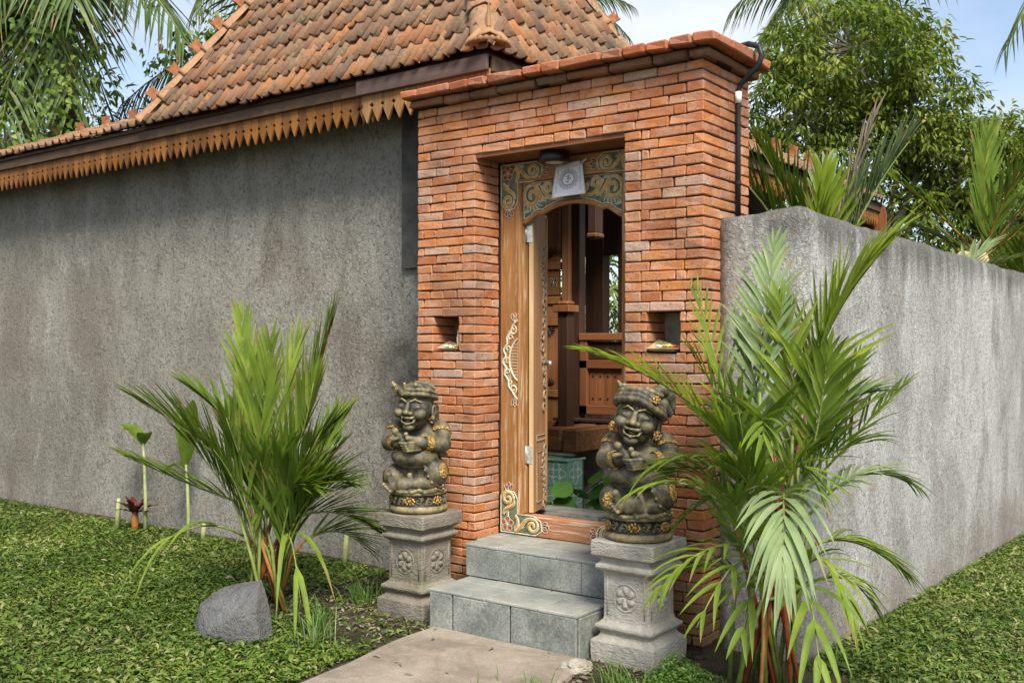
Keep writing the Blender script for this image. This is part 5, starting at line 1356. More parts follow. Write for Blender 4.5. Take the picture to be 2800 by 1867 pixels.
    def te(x, y, z, r, k=0.008, cut=False, rot=None): T.ell(hp(x, y, z), r, k, HR if rot is None else HR @ rot, cut)
    def tp(pts, rs, k=0.005): T.path([hp(*p) for p in pts], rs, k)
    te(0, 0.016, 0.078, (0.106, 0.104, 0.068 if female else 0.075), 0.01)
    nb = 3 if female else 2
    for j in range(nb):
        ring = []
        for i in range(25):
            a = 2 * math.pi * i / 24; rr_ = 0.112 + (0.010 if female else 0.002) - 0.006 * j
            ring.append((rr_ * math.sin(a), 0.006 - rr_ * 0.98 * math.cos(a), (0.072 + 0.021 * j + 0.034 * math.cos(a) - 0.022 * abs(math.sin(a)) - 0.012 * math.sin(a)) if female else 0.074 + 0.024 * j + 0.006 * math.sin(2 * a) + 0.018 * math.cos(a)))
        tp(ring, 0.0185 if female else 0.0125, 0.004)
    if female:
        tp([(0.06, 0.02, 0.14), (0.085, 0.03, 0.165), (0.12, 0.05, 0.15)], [0.038, 0.032, 0.012]); tp([(0.05, 0.06, 0.13), (0.115, 0.07, 0.14), (0.14, 0.07, 0.09)], [0.036, 0.036, 0.022]); tp([(0.10, 0.03, 0.10), (0.135, 0.05, 0.06)], [0.03, 0.022])
        tp([(-0.085, -0.02, 0.12), (-0.125, -0.04, 0.165)], [0.028, 0.006]); tp([(-0.06, -0.03, 0.135), (-0.09, -0.055, 0.155)], [0.022, 0.008])
        tp([(-0.05, -0.05, 0.14), (0.02, -0.04, 0.155), (0.09, 0.0, 0.14)], [0.012, 0.014, 0.012])
    else:
        tp([(-0.045, -0.095, 0.095), (-0.075, -0.125, 0.135), (-0.095, -0.12, 0.155)], [0.022, 0.013, 0.005]); tp([(-0.02, -0.095, 0.10), (-0.02, -0.115, 0.150)], [0.016, 0.008])
        tp([(0.01, -0.085, 0.11), (0.04, -0.095, 0.145), (0.055, -0.075, 0.14)], [0.016, 0.012, 0.010]); tp([(0.0, 0.0, 0.14), (0.05, 0.02, 0.145), (0.09, 0.04, 0.12)], [0.02, 0.018, 0.012])
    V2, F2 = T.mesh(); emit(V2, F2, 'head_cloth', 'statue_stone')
    def disc(p, r, nrm, name):
        nrm = Vector(nrm).normalized(); q = nrm.to_track_quat('Z', 'Y').to_matrix(); mb = MB()
        mb.sphere((0, 0, 0.004), (r * .42, r * .42, 0.006), 8, 4)
        for k in range(7): a = 2 * math.pi * k / 7; mb.sphere((r * .66 * math.cos(a), r * .66 * math.sin(a), 0.001), (r * .34, r * .34, 0.0065), 8, 4)
        mb.v = [tuple(Rz @ (q @ Vector(v) + Vector(p)) + Vector(loc)) for v in mb.v]; build_in(mb, name, 'gold_paint', root, smooth=True)
    if female:
        for s in (-1, 1): disc(hp(s * 0.113, -0.028, -0.055), 0.026, HR @ np.array((s * 0.75, -0.7, 0)), 'earring')
        disc(hp(0.085, -0.098, 0.118), 0.024, HR @ np.array((0.6, -0.8, 0.2)), 'brooch')
    else:
        disc(hp(-0.066, -0.125, 0.118), 0.018, HR @ np.array((-0.4, -0.9, 0.1)), 'brooch')
    # round base with scrolls
    mb = MB(); mb.lathe([(0.150, 0.0), (0.166, 0.010), (0.170, 0.026), (0.165, 0.040), (0.158, 0.044), (0.158, 0.104), (0.165, 0.108), (0.166, 0.120), (0.160, 0.130), (0.146, 0.138), (0.05, 0.141), (0.001, 0.141)], 48)
    def mv(mb): mb.v = [tuple(Rz @ Vector(v) + Vector(loc)) for v in mb.v]; return mb
    base = build_in(mv(mb), 'base', 'statue_stone', root, smooth=True)
    fn = lambda a, z, t: ((0.159 + t) * math.sin(a), -(0.159 + t) * math.cos(a), z)
    for k in range(6):
        a0 = k * math.pi / 3 + 0.52; mb = MB()
        for s in (-1, 1):
            pts = [(a0 + s * (0.02 + 0.16 * t), 0.074 + s * 0.020 * math.sin(math.pi * (t - .5))) for t in [i / 8 for i in range(9)]]
            mb.tube([fn(a, z, 0.001) for a, z in pts], [0.003 + 0.002 * math.sin(math.pi * i / 8) for i in range(9)], 6)
            sp = spiral(0, 0, 0.020, 0.003, -s * 1.57, 1.2, 16, s)
            mb.tube([fn(a0 + s * 0.20 + x / 0.16, 0.074 + z, 0.001) for x, z in sp], 0.0042, 6)
            sp = spiral(0, 0, 0.011, 0.002, 1.57 * s, 1.1, 12, -s); mb.tube([fn(a0 + s * 0.07 + x / 0.16, 0.074 - s * 0.014 + z, 0.001) for x, z in sp], 0.0035, 6)
        build_in(mv(mb), 'scroll_relief', 'statue_relief', base, smooth=True)
    for k in range(6):
        a = k * math.pi / 3; q = Vector((math.sin(a), -math.cos(a), 0)); p = q * 0.158 + Vector((0, 0, 0.074)); mb = MB(); lat_ = Vector((math.cos(a), math.sin(a), 0))
        for j in range(9):
            b = 2 * math.pi * j / 9; c = p + lat_ * 0.026 * math.cos(b) + Vector((0, 0, 0.018 * math.sin(b))); mb.sphere(c, (0.0085, 0.0085, 0.0085), 6, 4)
        mb.sphere(p, (0.013, 0.013, 0.013), 8, 5); build_in(mv(mb), 'rosette', 'gold_paint', base, smooth=True)
    return root
statue((-3.935, 4.36, 0.557), R(24), False, 'laughing dark stone guardian with tied headband on the left pedestal')
statue((-2.50, 4.385, 0.557), R(22), True, 'laughing dark stone woman guardian with turban and gold earrings on the right pedestal')
LEFT_FRONDS = [
((-4.56, 3.895, 0.686), (-4.497, 4.004, 1.083), (-4.403, 4.137, 1.635), 0.42, 20, 0.034),
((-4.66, 3.82, 0.686), (-4.801, 3.839, 1.105), (-4.917, 3.877, 1.674), 0.3, 14, 0.034),
((-4.74, 3.76, 0.686), (-4.794, 3.532, 1.0), (-4.944, 3.232, 1.191), 0.34, 18, 0.032),
((-4.78, 3.73, 0.611), (-4.876, 3.533, 0.7), (-5.115, 3.23, 0.895), 0.26, 14, 0.028),
((-4.479, 3.955, 0.661), (-4.473, 4.116, 0.847), (-4.472, 4.273, 1.069), 0.3, 16, 0.03),
((-4.499, 3.94, 0.51), (-4.339, 4.06, 0.611), (-4.148, 4.203, 0.448), 0.26, 14, 0.028),
((-4.74, 3.76, 0.41), (-4.772, 3.486, 0.593), (-4.793, 3.22, 0.41), 0.34, 2, 0.036),
((-4.66, 3.82, 0.736), (-4.903, 3.825, 1.076), (-5.236, 3.763, 1.237), 0.34, 16, 0.032),
((-4.62, 3.85, 0.711), (-4.697, 3.979, 1.23), (-4.709, 4.158, 1.513), 0.34, 16, 0.032),
((-4.56, 3.895, 0.385), (-4.326, 3.757, 0.577), (-4.096, 3.617, 0.148), 0.34, 2, 0.036),
((-4.459, 3.97, 0.385), (-4.372, 4.16, 0.493), (-4.321, 4.323, 0.295), 0.24, 12, 0.028),
((-4.7, 3.79, 0.611), (-4.66, 3.82, 0.986), (-4.616, 3.853, 1.513), 0.34, 16, 0.032),
((-4.56, 3.895, 0.611), (-4.324, 3.946, 0.798), (-4.128, 3.968, 0.738), 0.28, 14, 0.03),
((-4.74, 3.76, 0.586), (-4.859, 3.609, 0.842), (-4.935, 3.489, 1.094), 0.3, 14, 0.03),
((-4.6, 3.865, 0.636), (-4.402, 3.919, 0.944), (-4.306, 3.897, 1.293), 0.34, 16, 0.032),
((-4.64, 3.835, 0.485), (-4.598, 3.647, 0.807), (-4.532, 3.478, 1.111), 0.3, 14, 0.032)]
RIGHT_FRONDS = [
((-1.648, 4.362, 1.203), (-1.617, 4.385, 1.606), (-1.341, 4.592, 1.966), 0.46, 22, 0.036, 'leaf_palm_lime'),
((-1.648, 4.362, 1.203), (-1.617, 4.385, 1.606), (-1.341, 4.592, 1.966), 0.36, 22, 0.036, 'leaf_palm_lime'),
((-1.809, 4.241, 1.299), (-1.844, 4.371, 1.569), (-1.854, 4.52, 1.976), 0.28, 18, 0.03, 'leaf_palm_blue'),
((-1.848, 4.212, 0.953), (-2.01, 4.029, 1.339), (-2.37, 3.697, 1.479), 0.3, 20, 0.03, 'leaf_palm_lime'),
((-1.894, 4.178, 0.876), (-2.048, 4.063, 1.107), (-2.232, 3.925, 0.915), 0.20800000000000002, 8, 0.03, 'leaf_palm'),
((-1.909, 4.167, 0.761), (-2.04, 4.006, 0.997), (-2.227, 3.804, 0.853), 0.192, 7, 0.03, 'leaf_palm'),
((-1.725, 4.304, 0.8), (-1.609, 4.016, 1.026), (-1.494, 3.728, 0.611), 0.32, 14, 0.042, 'leaf_palm_blue'),
((-1.648, 4.362, 0.857), (-1.496, 4.538, 1.102), (-1.324, 4.73, 1.333), 0.24, 14, 0.026, 'leaf_palm'),
((-1.633, 4.373, 0.761), (-1.48, 4.55, 1.025), (-1.308, 4.741, 0.882), 0.26, 14, 0.032, 'leaf_palm_blue'),
((-1.617, 4.385, 0.627), (-1.479, 4.488, 0.704), (-1.31, 4.615, 0.512), 0.24, 14, 0.03, 'leaf_palm'),
((-1.879, 4.19, 0.627), (-1.987, 3.984, 0.665), (-2.074, 3.794, 0.464), 0.20800000000000002, 7, 0.034, 'leaf_palm'),
((-1.802, 4.247, 0.531), (-1.795, 4.002, 0.721), (-1.851, 3.711, 0.373), 0.20800000000000002, 5, 0.036, 'leaf_palm'),
((-1.648, 4.362, 0.531), (-1.536, 4.321, 0.684), (-1.413, 4.288, 0.336), 0.234, 8, 0.034, 'leaf_palm'),
((-1.879, 4.19, 1.068), (-1.994, 4.259, 1.332), (-2.151, 4.298, 1.773), 0.26, 12, 0.026, 'leaf_palm'),
((-1.694, 4.327, 1.107), (-1.698, 4.387, 1.335), (-1.779, 4.389, 1.706), 0.3, 18, 0.034, 'leaf_palm'),
((-1.725, 4.304, 0.915), (-1.606, 4.518, 1.176), (-1.513, 4.713, 1.45), 0.28, 16, 0.03, 'leaf_palm'),
((-1.74, 4.293, 0.761), (-1.837, 4.096, 1.04), (-1.912, 3.915, 1.198), 0.3, 16, 0.032, 'leaf_palm'),
((-1.633, 4.373, 1.011), (-1.551, 4.528, 1.295), (-1.449, 4.698, 1.292), 0.26, 14, 0.03, 'leaf_palm_blue'),
((-1.679, 4.339, 0.416), (-1.542, 4.129, 0.621), (-1.416, 3.911, 0.196), 0.27, 5, 0.04, 'leaf_palm'),
((-1.879, 4.19, 0.474), (-1.977, 4.178, 0.578), (-2.148, 4.113, 0.47), 0.20800000000000002, 6, 0.034, 'leaf_palm'),
((-1.756, 4.281, 1.011), (-1.858, 4.33, 1.294), (-1.962, 4.377, 1.61), 0.28, 16, 0.03, 'leaf_palm_blue'),
((-1.648, 4.362, 0.915), (-1.569, 4.359, 1.187), (-1.536, 4.321, 1.491), 0.3, 16, 0.034, 'leaf_palm'),
((-1.786, 4.258, 0.723), (-1.786, 4.071, 0.971), (-1.81, 3.866, 1.026), 0.3, 14, 0.034, 'leaf_palm'),
((-1.725, 4.304, 0.474), (-1.726, 4.023, 0.653), (-1.69, 3.769, 0.318), 0.234, 5, 0.038, 'leaf_palm'),
((-1.602, 4.396, 0.474), (-1.479, 4.488, 0.531), (-1.402, 4.546, 0.339), 0.198, 7, 0.028, 'leaf_palm'),
((-1.817, 4.235, 0.857), (-1.993, 4.167, 0.889), (-2.14, 4.119, 0.706), 0.192, 6, 0.03, 'leaf_palm')]
# ================================================================ plants
NR = np.random.RandomState(7)
def unit(v): v = np.asarray(v, float); return v / (np.linalg.norm(v, axis=-1, keepdims=True) + 1e-12)
def leaf_arrays(P, D, N, L, W, curl=0.15, wide=0.45):
    """P,D,N (n,3); L,W (n,): folded leaf of four triangles each"""
    D = unit(D); S_ = unit(np.cross(D, N)); N = np.cross(S_, D); L = np.asarray(L)[:, None]; W = np.asarray(W)[:, None]
    up = N * (L * curl); c1 = P + D * L * (wide * .62) + up * .42; c2 = P + D * L * (wide * 1.45) + up * .30; tip = P + D * L - up * .55
    a, b = S_ * W * .46 + N * W * .14, S_ * W * .40 + N * W * .12; a2, b2 = -S_ * W * .46 + N * W * .14, -S_ * W * .40 + N * W * .12
    V = np.stack([P, c1 + a2, c1, c1 + a, c2 + b2, c2, c2 + b, tip], 1).reshape(-1, 3); n = len(P); o = np.arange(n)[:, None] * 8
    F = np.concatenate([o + np.array(q)[None] for q in ((0, 1, 2), (0, 2, 3), (1, 4, 5), (1, 5, 2), (2, 5, 6), (2, 6, 3), (4, 7, 5), (5, 7, 6))]); return V, F
def leaf_object(name, mat, P, D, N, L, W, rnd, parent=None, curl=0.15, wide=0.45):
    V, F = leaf_arrays(P, D, N, L, W, curl, wide); o = np_mesh(name, V, F, mat, None, np.repeat(rnd, 8), True)
    return adopt(o, parent) if parent is not None else o
def frond_arrays(a, b, c, n, ll, lw, rng, start=0.25, ang0=62, ang1=22, vee=0.45, droop=0.35, seg=5, base_rnd=0.4, prof=None, up=(0, 0, 1)):
    a, b, c = map(np.array, (a, b, c)); up = np.array(up, float); Vs, Fs, Rs, Ts = [], [], [], []; k = 0
    for i in range(n):
        t = start + (1 - start) * (i + 0.5) / n
        for s in (-1, 1):
            tt = min(0.995, t + rng.uniform(-.012, .012))
            p = (1 - tt) ** 2 * a + 2 * (1 - tt) * tt * b + tt * tt * c; T = unit(2 * (1 - tt) * (b - a) + 2 * tt * (c - b))
            sd = np.cross(T, up)
            if np.linalg.norm(sd) < 0.25: sd = sd + np.array((0.801, 0.599, 0)) * 0.5
            sd = unit(sd); Nn = np.cross(sd, T); q = (tt - start) / (1 - start)
            an = math.radians(ang0 + (ang1 - ang0) * q + rng.uniform(-7, 7)); v = vee + rng.uniform(-.15, .15)
            d = unit(T * math.cos(an) + (sd * s * math.cos(v) + Nn * math.sin(v)) * math.sin(an))
            pr = math.sin(math.pi * (0.30 + 0.58 * q)) if prof is None else prof(q); L = ll * pr * rng.uniform(0.85, 1.1); W = lw * rng.uniform(0.8, 1.15) * (0.75 + 0.25 * pr)
            wv = unit(np.cross(d, Nn)); nv_ = np.cross(wv, d); u = np.linspace(0, 1, seg + 1); dr = droop * rng.uniform(0.6, 1.4)
            ctr = p + d * L * u[:, None] * (1 - 0.12 * dr * u[:, None]) - np.array((0, 0, 1)) * (L * dr * u ** 2.2)[:, None]
            w = W * 0.5 * np.clip(np.minimum(u * 6 + 0.25, 1) * (1 - u ** 3.0), 0.03, 1); fold = nv_ * (w * 0.45)[:, None]
            V = np.stack([ctr + wv * w[:, None] + fold, ctr, ctr - wv * w[:, None] + fold], 1).reshape(-1, 3); Vs.append(V)
            F = []
            for j in range(seg):
                o = k + j * 3; F += [(o, o + 1, o + 4, o + 3), (o + 1, o + 2, o + 5, o + 4)]
            Fs += F; k += len(V); Rs.append(np.full(len(V), 0.97 if rng.random() < .05 else min(0.99, max(0.01, base_rnd + rng.uniform(-.2, .2))))); Ts.append(np.repeat(u, 3) * (rng.uniform(.75, 1.1) if rng.random() < .4 else 0))
    return np.concatenate(Vs), np.array(Fs), np.concatenate(Rs), np.concatenate(Ts)
def frond(parent, a, b, c, n, ll, lw, rng, mat, rmat='stem_green', rr0=0.008, rr1=0.002, **k):
    V, F, Rn, Tn = frond_arrays(a, b, c, n, ll, lw, rng, **k); o = np_mesh('frond', V, F, mat, None, Rn, True, Tn); adopt(o, parent)
    A, B, C = Vector(a), Vector(b), Vector(c); mb = MB()
    mb.tube([(1 - t) ** 2 * A + 2 * (1 - t) * t * B + t * t * C for t in [i / 8 for i in range(9)]], [rr0 + (rr1 - rr0) * i / 8 for i in range(9)], 6); adopt(mb.build('rachis', rmat, None, smooth=True), o)
    return o
def tube_part(parent, name, mat, pts, rs, n=8): mb = MB(); mb.tube(pts, rs, n); return adopt(mb.build(name, mat, None, smooth=True), parent)
# ---------------- the two clumping palms by the gate
rng = random.Random(31)
pl = empty('clumping_palm', (-4.65, 3.87, -0.02), 'bushy red stemmed palm clump behind the grey rock, against the left wall', 'palm', 'red stemmed clumping palms')
for i, q in enumerate(LEFT_FRONDS):
    a, b, c, ll, n, lw = q; st_ = rng.uniform
    sb = (-4.65 + st_(-.13, .13), 3.87 + st_(-.12, .12), -0.03)
    tube_part(pl, 'stem', 'stem_red' if i % 4 == 0 else ('stem_orange' if i % 4 == 2 else 'stem_green'), [sb, (0.55 * sb[0] + 0.45 * a[0], 0.55 * sb[1] + 0.45 * a[1], 0.30 + st_(-.04, .04)), a], [0.011, 0.010, 0.007])
    frond(pl, a, b, c, max(2, int(n * .95)), ll * 1.45, lw * .92, rng, 'leaf_palm', 'stem_orange' if i in (0, 4) else 'stem_green', start=0.06, ang0=30, ang1=10, vee=0.6, droop=0.07 if n > 8 else 0.8, base_rnd=rng.uniform(.35, .85))
for i in range(15):
    an = rng.uniform(0, 6.28); r = rng.uniform(.1, .3); h0 = rng.uniform(.22, .55); a = (-4.65 + .1 * math.cos(an), 3.87 + .1 * math.sin(an), h0)
    b = (a[0] + r * .5 * math.cos(an), a[1] + r * .5 * math.sin(an), h0 + rng.uniform(.2, .45)); c = (a[0] + r * 1.6 * math.cos(an), a[1] + r * 1.6 * math.sin(an), h0 + rng.uniform(.25, .7))
    frond(pl, a, b, c, 11, .42, .030, rng, 'leaf_palm', start=0.08, ang0=30, ang1=10, vee=0.5, droop=0.1, base_rnd=rng.uniform(.2, .6))
pr_ = empty('clumping_palm', (-1.78, 4.25, -0.05), 'large palm clump with lime green and bluish fronds in front of the pale wall', 'palm', 'red stemmed clumping palms')
for i, q in enumerate(RIGHT_FRONDS):
    a, b, c, ll, n, lw, mt = q; st_ = rng.uniform
    sb = (-1.80 + st_(-.16, .16), 4.24 + st_(-.14, .14), -0.06)
    tube_part(pr_, 'stem', 'stem_red' if i % 5 == 0 else 'stem_green', [sb, (0.55 * sb[0] + 0.45 * a[0], 0.55 * sb[1] + 0.45 * a[1], 0.40 + st_(-.05, .05)), a], [0.011, 0.010, 0.007])
    frond(pr_, a, b, c, int(n * 1.0), ll * 1.2, lw * .78, rng, mt, 'stem_green', start=0.12 if n > 8 else 0.05, ang0=42, ang1=14, vee=0.4, droop=0.16 if c[2] > 1.0 else 0.4, base_rnd=rng.uniform(.4, .9))
for i in range(12):
    an = rng.uniform(0, 6.28); r = rng.uniform(.10, .26); h0 = rng.uniform(.25, 1.0); a = (-1.80 + .1 * math.cos(an), 4.26 + .1 * math.sin(an), h0)
    b = (a[0] + r * .5 * math.cos(an), a[1] + r * .5 * math.sin(an), h0 + rng.uniform(.2, .4)); c = (a[0] + r * 1.6 * math.cos(an), a[1] + r * 1.6 * math.sin(an), h0 + rng.uniform(.1, .6))
    frond(pr_, a, b, c, 9, .32, .028, rng, 'leaf_palm', start=0.15, ang0=44, ang1=16, vee=0.45, droop=0.2, base_rnd=rng.uniform(.25, .7))
tube_part(pr_, 'dead_stalk', 'leaf_dead' if False else 'stem_orange', [(-1.74, 4.12, 0.55), (-1.70, 4.02, 0.25), (-1.70, 3.98, -0.05)], [0.004, 0.008, 0.010])
# ---------------- rock
def rock():
    bm = bmesh.new(); pts = [(-4.62, 3.34, 0.0), (-4.61, 3.37, 0.12), (-4.54, 3.32, 0.125), (-4.38, 3.31, 0.105), (-4.22, 3.33, 0.145), (-4.55, 3.45, 0.195), (-4.47, 3.50, 0.225), (-4.30, 3.53, 0.262), (-4.235, 3.45, 0.255), (-4.17, 3.38, 0.14), (-4.14, 3.38, 0.0), (-4.24, 3.30, -0.03),
        (-4.48, 3.27, -0.03), (-4.40, 3.26, 0.02), (-4.64, 3.45, -0.02), (-4.18, 3.52, -0.05), (-4.20, 3.50, 0.14), (-4.60, 3.56, 0.05), (-4.40, 3.60, 0.12), (-4.40, 3.62, -0.08)]
    for p in pts: bm.verts.new(p)
    bmesh.ops.convex_hull(bm, input=bm.verts[:]); bmesh.ops.delete(bm, geom=[v for v in bm.verts if not v.link_faces], context='VERTS')
    bmesh.ops.bevel(bm, geom=bm.edges[:], offset=0.005, segments=1, affect='EDGES'); bmesh.ops.triangulate(bm, faces=bm.faces)
    for _ in range(3): bmesh.ops.subdivide_edges(bm, edges=[e for e in bm.edges if e.calc_length() > 0.03], cuts=1)
    bmesh.ops.triangulate(bm, faces=bm.faces)
    for v in bm.verts: v.co += Vector((mnoise.noise(v.co * 7), mnoise.noise(v.co * 7 + Vector((3, 0, 0))), mnoise.noise(v.co * 7 + Vector((0, 5, 0))))) * 0.006 + v.normal * 0.004 * mnoise.noise(v.co * 30)
    me = bpy.data.meshes.new('rock'); bm.to_mesh(me); bm.free(); o = link('rock', me, 'rock')
    tag(o, 'angular grey boulder lying on the leafy ground before the left palm', 'rock')
rock()
# ---------------- ground cover
def cover(name, pts, lab, size=(0.024, 0.052), dens_rnd=1.0):
    n = len(pts); x, y = pts[:, 0], pts[:, 1]; z = np.array([gz(a, b) for a, b in pts]) + NR.uniform(0.0, 0.024, n)
    an = NR.uniform(0, 2 * np.pi, n); el_ = np.radians(NR.uniform(-6, 24, n) + 25 * (NR.uniform(0, 1, n) < .12)); D = np.stack([np.cos(an) * np.cos(el_), np.sin(an) * np.cos(el_), np.sin(el_)], 1)
    N = unit(np.stack([NR.normal(0, .35, n), NR.normal(0, .35, n), np.ones(n)], 1)); L = NR.uniform(*size, n) * np.where(NR.uniform(0, 1, n) < .15, 1.35, 1.0); W = L * NR.uniform(0.24, 0.40, n)
    pat = np.array([mnoise.noise(Vector((a * 1.6, b * 1.6, 2.0))) for a, b in pts]); r = np.clip(0.46 + 0.30 * pat + NR.normal(0, .27, n), 0.01, 0.99)
    o = leaf_object(name, 'leaf_cover', np.stack([x, y, z], 1), D, N, L, W, r, None, 0.26); return tag(o, lab, None, None, 'stuff')
def keep_left(p):
    x, y = p[:, 0], p[:, 1]; nzv = np.array([mnoise.noise(Vector((a * 2.5, b * 2.5, 0))) for a, b in p])
    soil = ((x > -4.9) & (y > 3.75 + 0.15 * nzv) & (x > -4.75 - (4.6 - y) * .2)) | ((x > -4.15 + 0.1 * nzv) & (y > 3.62))
    pathm = x > np.where(y > 3.0, -3.545 - 0.10 * np.clip((y - 3) / 1.0, 0, 1), -3.53) + 0.03 * nzv
    near = y > 4.93 - 0.03 * nzv; thin = NR.uniform(0, 1, len(p)) < 0.12
    return ~(pathm | near) & (~soil | thin)
m = 95000; P = np.stack([-10.8 + 7.4 * NR.beta(1.5, 1.0, m), 1.6 + 3.4 * NR.beta(1.15, 1.0, m)], 1); P = P[keep_left(P)]
cover('ground_cover', P, 'low carpet of broad green leaves covering the ground left of the path')
m = 48000; P = np.stack([-1.80 + 2.6 * NR.beta(1.0, 1.5, m), 3.6 + 7.5 * NR.beta(1.0, 1.35, m)], 1); nzv = np.array([mnoise.noise(Vector((a * 3, b * 3, 0))) for a, b in P])
P = P[((P[:, 1] > 4.75) | (P[:, 0] > -1.55 + .1 * nzv)) & (P[:, 0] > -1.79) ]
cover('ground_cover', P, 'low carpet of broad green leaves beside the pale right hand wall')
def grass(name, c, n, h, spread, lab, mat='leaf_grass', group=None, cat='grass', w=0.006):
    """one tuft of arching blades"""
    t = empty(name, (c[0], c[1], gz(c[0], c[1])), lab, cat, group); Vs, Fs, Rs = [], [], []; k = 0
    for i in range(n):
        an = NR.uniform(0, 6.28); r = spread * abs(NR.normal(0, .35)); b = np.array((c[0] + r * math.cos(an), c[1] + r * math.sin(an), gz(c[0], c[1]) - .01)); an2 = an + NR.normal(0, .8); H_ = h * NR.uniform(.45, 1.0); out = H_ * NR.uniform(.2, .95)
        u = np.linspace(0, 1, 5); ctr = b + np.stack([math.cos(an2) * out * u ** 1.7, math.sin(an2) * out * u ** 1.7, H_ * (u * 1.15 - .45 * u ** 2.4)], 1); sd = np.array((-math.sin(an2), math.cos(an2), 0)); ww = w * (1 - u ** 2) * .5 + .0004
        V = np.stack([ctr + sd * ww[:, None], ctr - sd * ww[:, None]], 1).reshape(-1, 3); Vs.append(V); Fs += [(k + 2 * j, k + 2 * j + 1, k + 2 * j + 3, k + 2 * j + 2) for j in range(4)]; k += 10; Rs.append(np.full(10, NR.uniform(.05, .95)))
    o = np_mesh('blades', np.concatenate(Vs), np.array(Fs), mat, None, np.concatenate(Rs), False); adopt(o, t); tag(o, kind='stuff')
grass('grass_tuft', (-4.05, 3.72), 60, 0.30, 0.22, 'loose grass tuft between the rock and the left pedestal')
grass('grass_tuft', (-3.92, 3.55), 46, 0.26, 0.16, 'pale thin grass tuft by the path edge below the left pedestal', 'leaf_palm_blue', None, 'grass', 0.004)
grass('grass_tuft', (-4.35, 4.35), 70, 0.24, 0.35, 'grass growing at the foot of the left wall beside the brown pedestal')
grass('grass_tuft', (-2.36, 3.92), 44, 0.20, 0.2, 'grass tuft in front of the pale pedestal')
grass('grass_tuft', (-2.52, 3.62), 36, 0.17, 0.2, 'grass tuft growing from the soil at the path corner')
grass('grass_tuft', (-2.75, 3.42), 22, 0.14, 0.2, 'few grass blades at the lower edge of the path')
grass('grass_tuft', (-2.2, 3.86), 40, 0.20, 0.16, 'grass tuft between the pale pedestal and the fern')
def fern(c, n, size, lab):
    t = empty('fern_plant', (c[0], c[1], gz(*c)), lab, 'plant'); P = np.stack([NR.normal(c[0], size * .42, n), NR.normal(c[1], size * .34, n), np.zeros(n)], 1)
    rr_ = np.sqrt(((P[:, 0] - c[0]) / size) ** 2 + ((P[:, 1] - c[1]) / size) ** 2); P[:, 2] = gz(*c) + np.clip(0.16 - .12 * rr_, .01, 1) * NR.uniform(.15, 1.0, n)
    an = NR.uniform(0, 6.28, n); D = np.stack([np.cos(an), np.sin(an), NR.uniform(-.1, .7, n)], 1); N = unit(np.stack([NR.normal(0, .4, n), NR.normal(0, .4, n), np.ones(n)], 1)); L = NR.uniform(.012, .026, n)
    leaf_object('foliage', 'leaf_grass', P, D, N, L, L * .45, np.clip(NR.normal(.55, .25, n), .01, .99), t)
fern((-2.03, 4.02), 3200, 0.24, 'fine leaved bright green fern at the foot of the right palm clump')
fern((-2.16, 4.14), 1600, 0.16, 'small fern tucked behind the pale pedestal by the palm stems')
# stones and litter on bare soil
rng2 = random.Random(77)
def pebble_stuff():
    mb = MB()
    for i in range(420):
        reg = rng2.choice([(-4.6, -3.66, 3.75, 4.25), (-2.7, -1.95, 3.55, 4.25), (-5.0, -4.2, 4.3, 5.0), (-2.62, -2.2, 4.55, 4.62)]); x, y = rng2.uniform(reg[0], reg[1]), rng2.uniform(reg[2], reg[3]); s = rng2.uniform(.005, .02)
        mb.cur = rng2.random(); mb.sphere((x, y, gz(x, y) + s * .3), (s, s * rng2.uniform(.6, 1.2), s * .6), 6, 4)
    tag(mb.build('soil_crumbs', 'soil', rnd=True), 'crumbs of dark soil and small stones on the bare earth by the pedestals', None, None, 'stuff')
    n = 560; P = []
    for i in range(n):
        reg = rng2.choice([(-4.5, -3.66, 3.8, 4.25), (-2.7, -1.95, 3.55, 4.25), (-5.0, -4.2, 4.3, 5.0)]) if i < 480 else ((-3.6, -2.6, 2.9, 4.1) if i < 505 else (-8, -3.6, 2.4, 4.9)); P.append((rng2.uniform(reg[0], reg[1]), rng2.uniform(reg[2], reg[3]), 0))
    P = np.array(P); P[:, 2] = [gz(a, b) + (.012 if i < 480 else .034) for i, (a, b, _) in enumerate(P)]; an = NR.uniform(0, 6.28, n); D = np.stack([np.cos(an), np.sin(an), NR.uniform(-.1, .25, n)], 1); N = unit(np.stack([NR.normal(0, .3, n), NR.normal(0, .3, n), np.ones(n)], 1)); L = NR.uniform(.02, .06, n)
    tag(leaf_object('leaf_litter', 'leaf_dead', P, D, N, L, L * .3, NR.uniform(0.01, .99, n)), 'dry brown leaf litter on the bare soil near the pedestals', None, None, 'stuff')
pebble_stuff()
# ---------------- young plants along the foot of the left wall
def broad_leaf(parent, base, d, L, W, mat, r=0.5, droop=0.5, name='leaf'):
    n = 9; u = np.linspace(0, 1, n); d = unit(np.array(d)); sd = unit(np.cross(d, (0, 0, 1))); N = np.cross(sd, d)
    ctr = np.array(base) + d * L * u[:, None] - np.array((0, 0, 1)) * (droop * L * u ** 2)[:, None]; w = W * .5 * np.sin(np.pi * np.clip(u * .93 + .05, 0, 1)) ** .75; V = []
    for s in (-1, -.5, 0, .5, 1): V.append(ctr + sd * (w * s)[:, None] + N * (w * abs(s) * .35 + .006 * np.sin(u * 22) * abs(s))[:, None])
    V = np.stack(V, 1).reshape(-1, 3); F = [(j * 5 + k, j * 5 + k + 1, j * 5 + k + 6, j * 5 + k + 5) for j in range(n - 1) for k in range(4)]
    o = np_mesh(name, V, np.array(F), mat, None, np.full(len(V), r)); return adopt(o, parent)
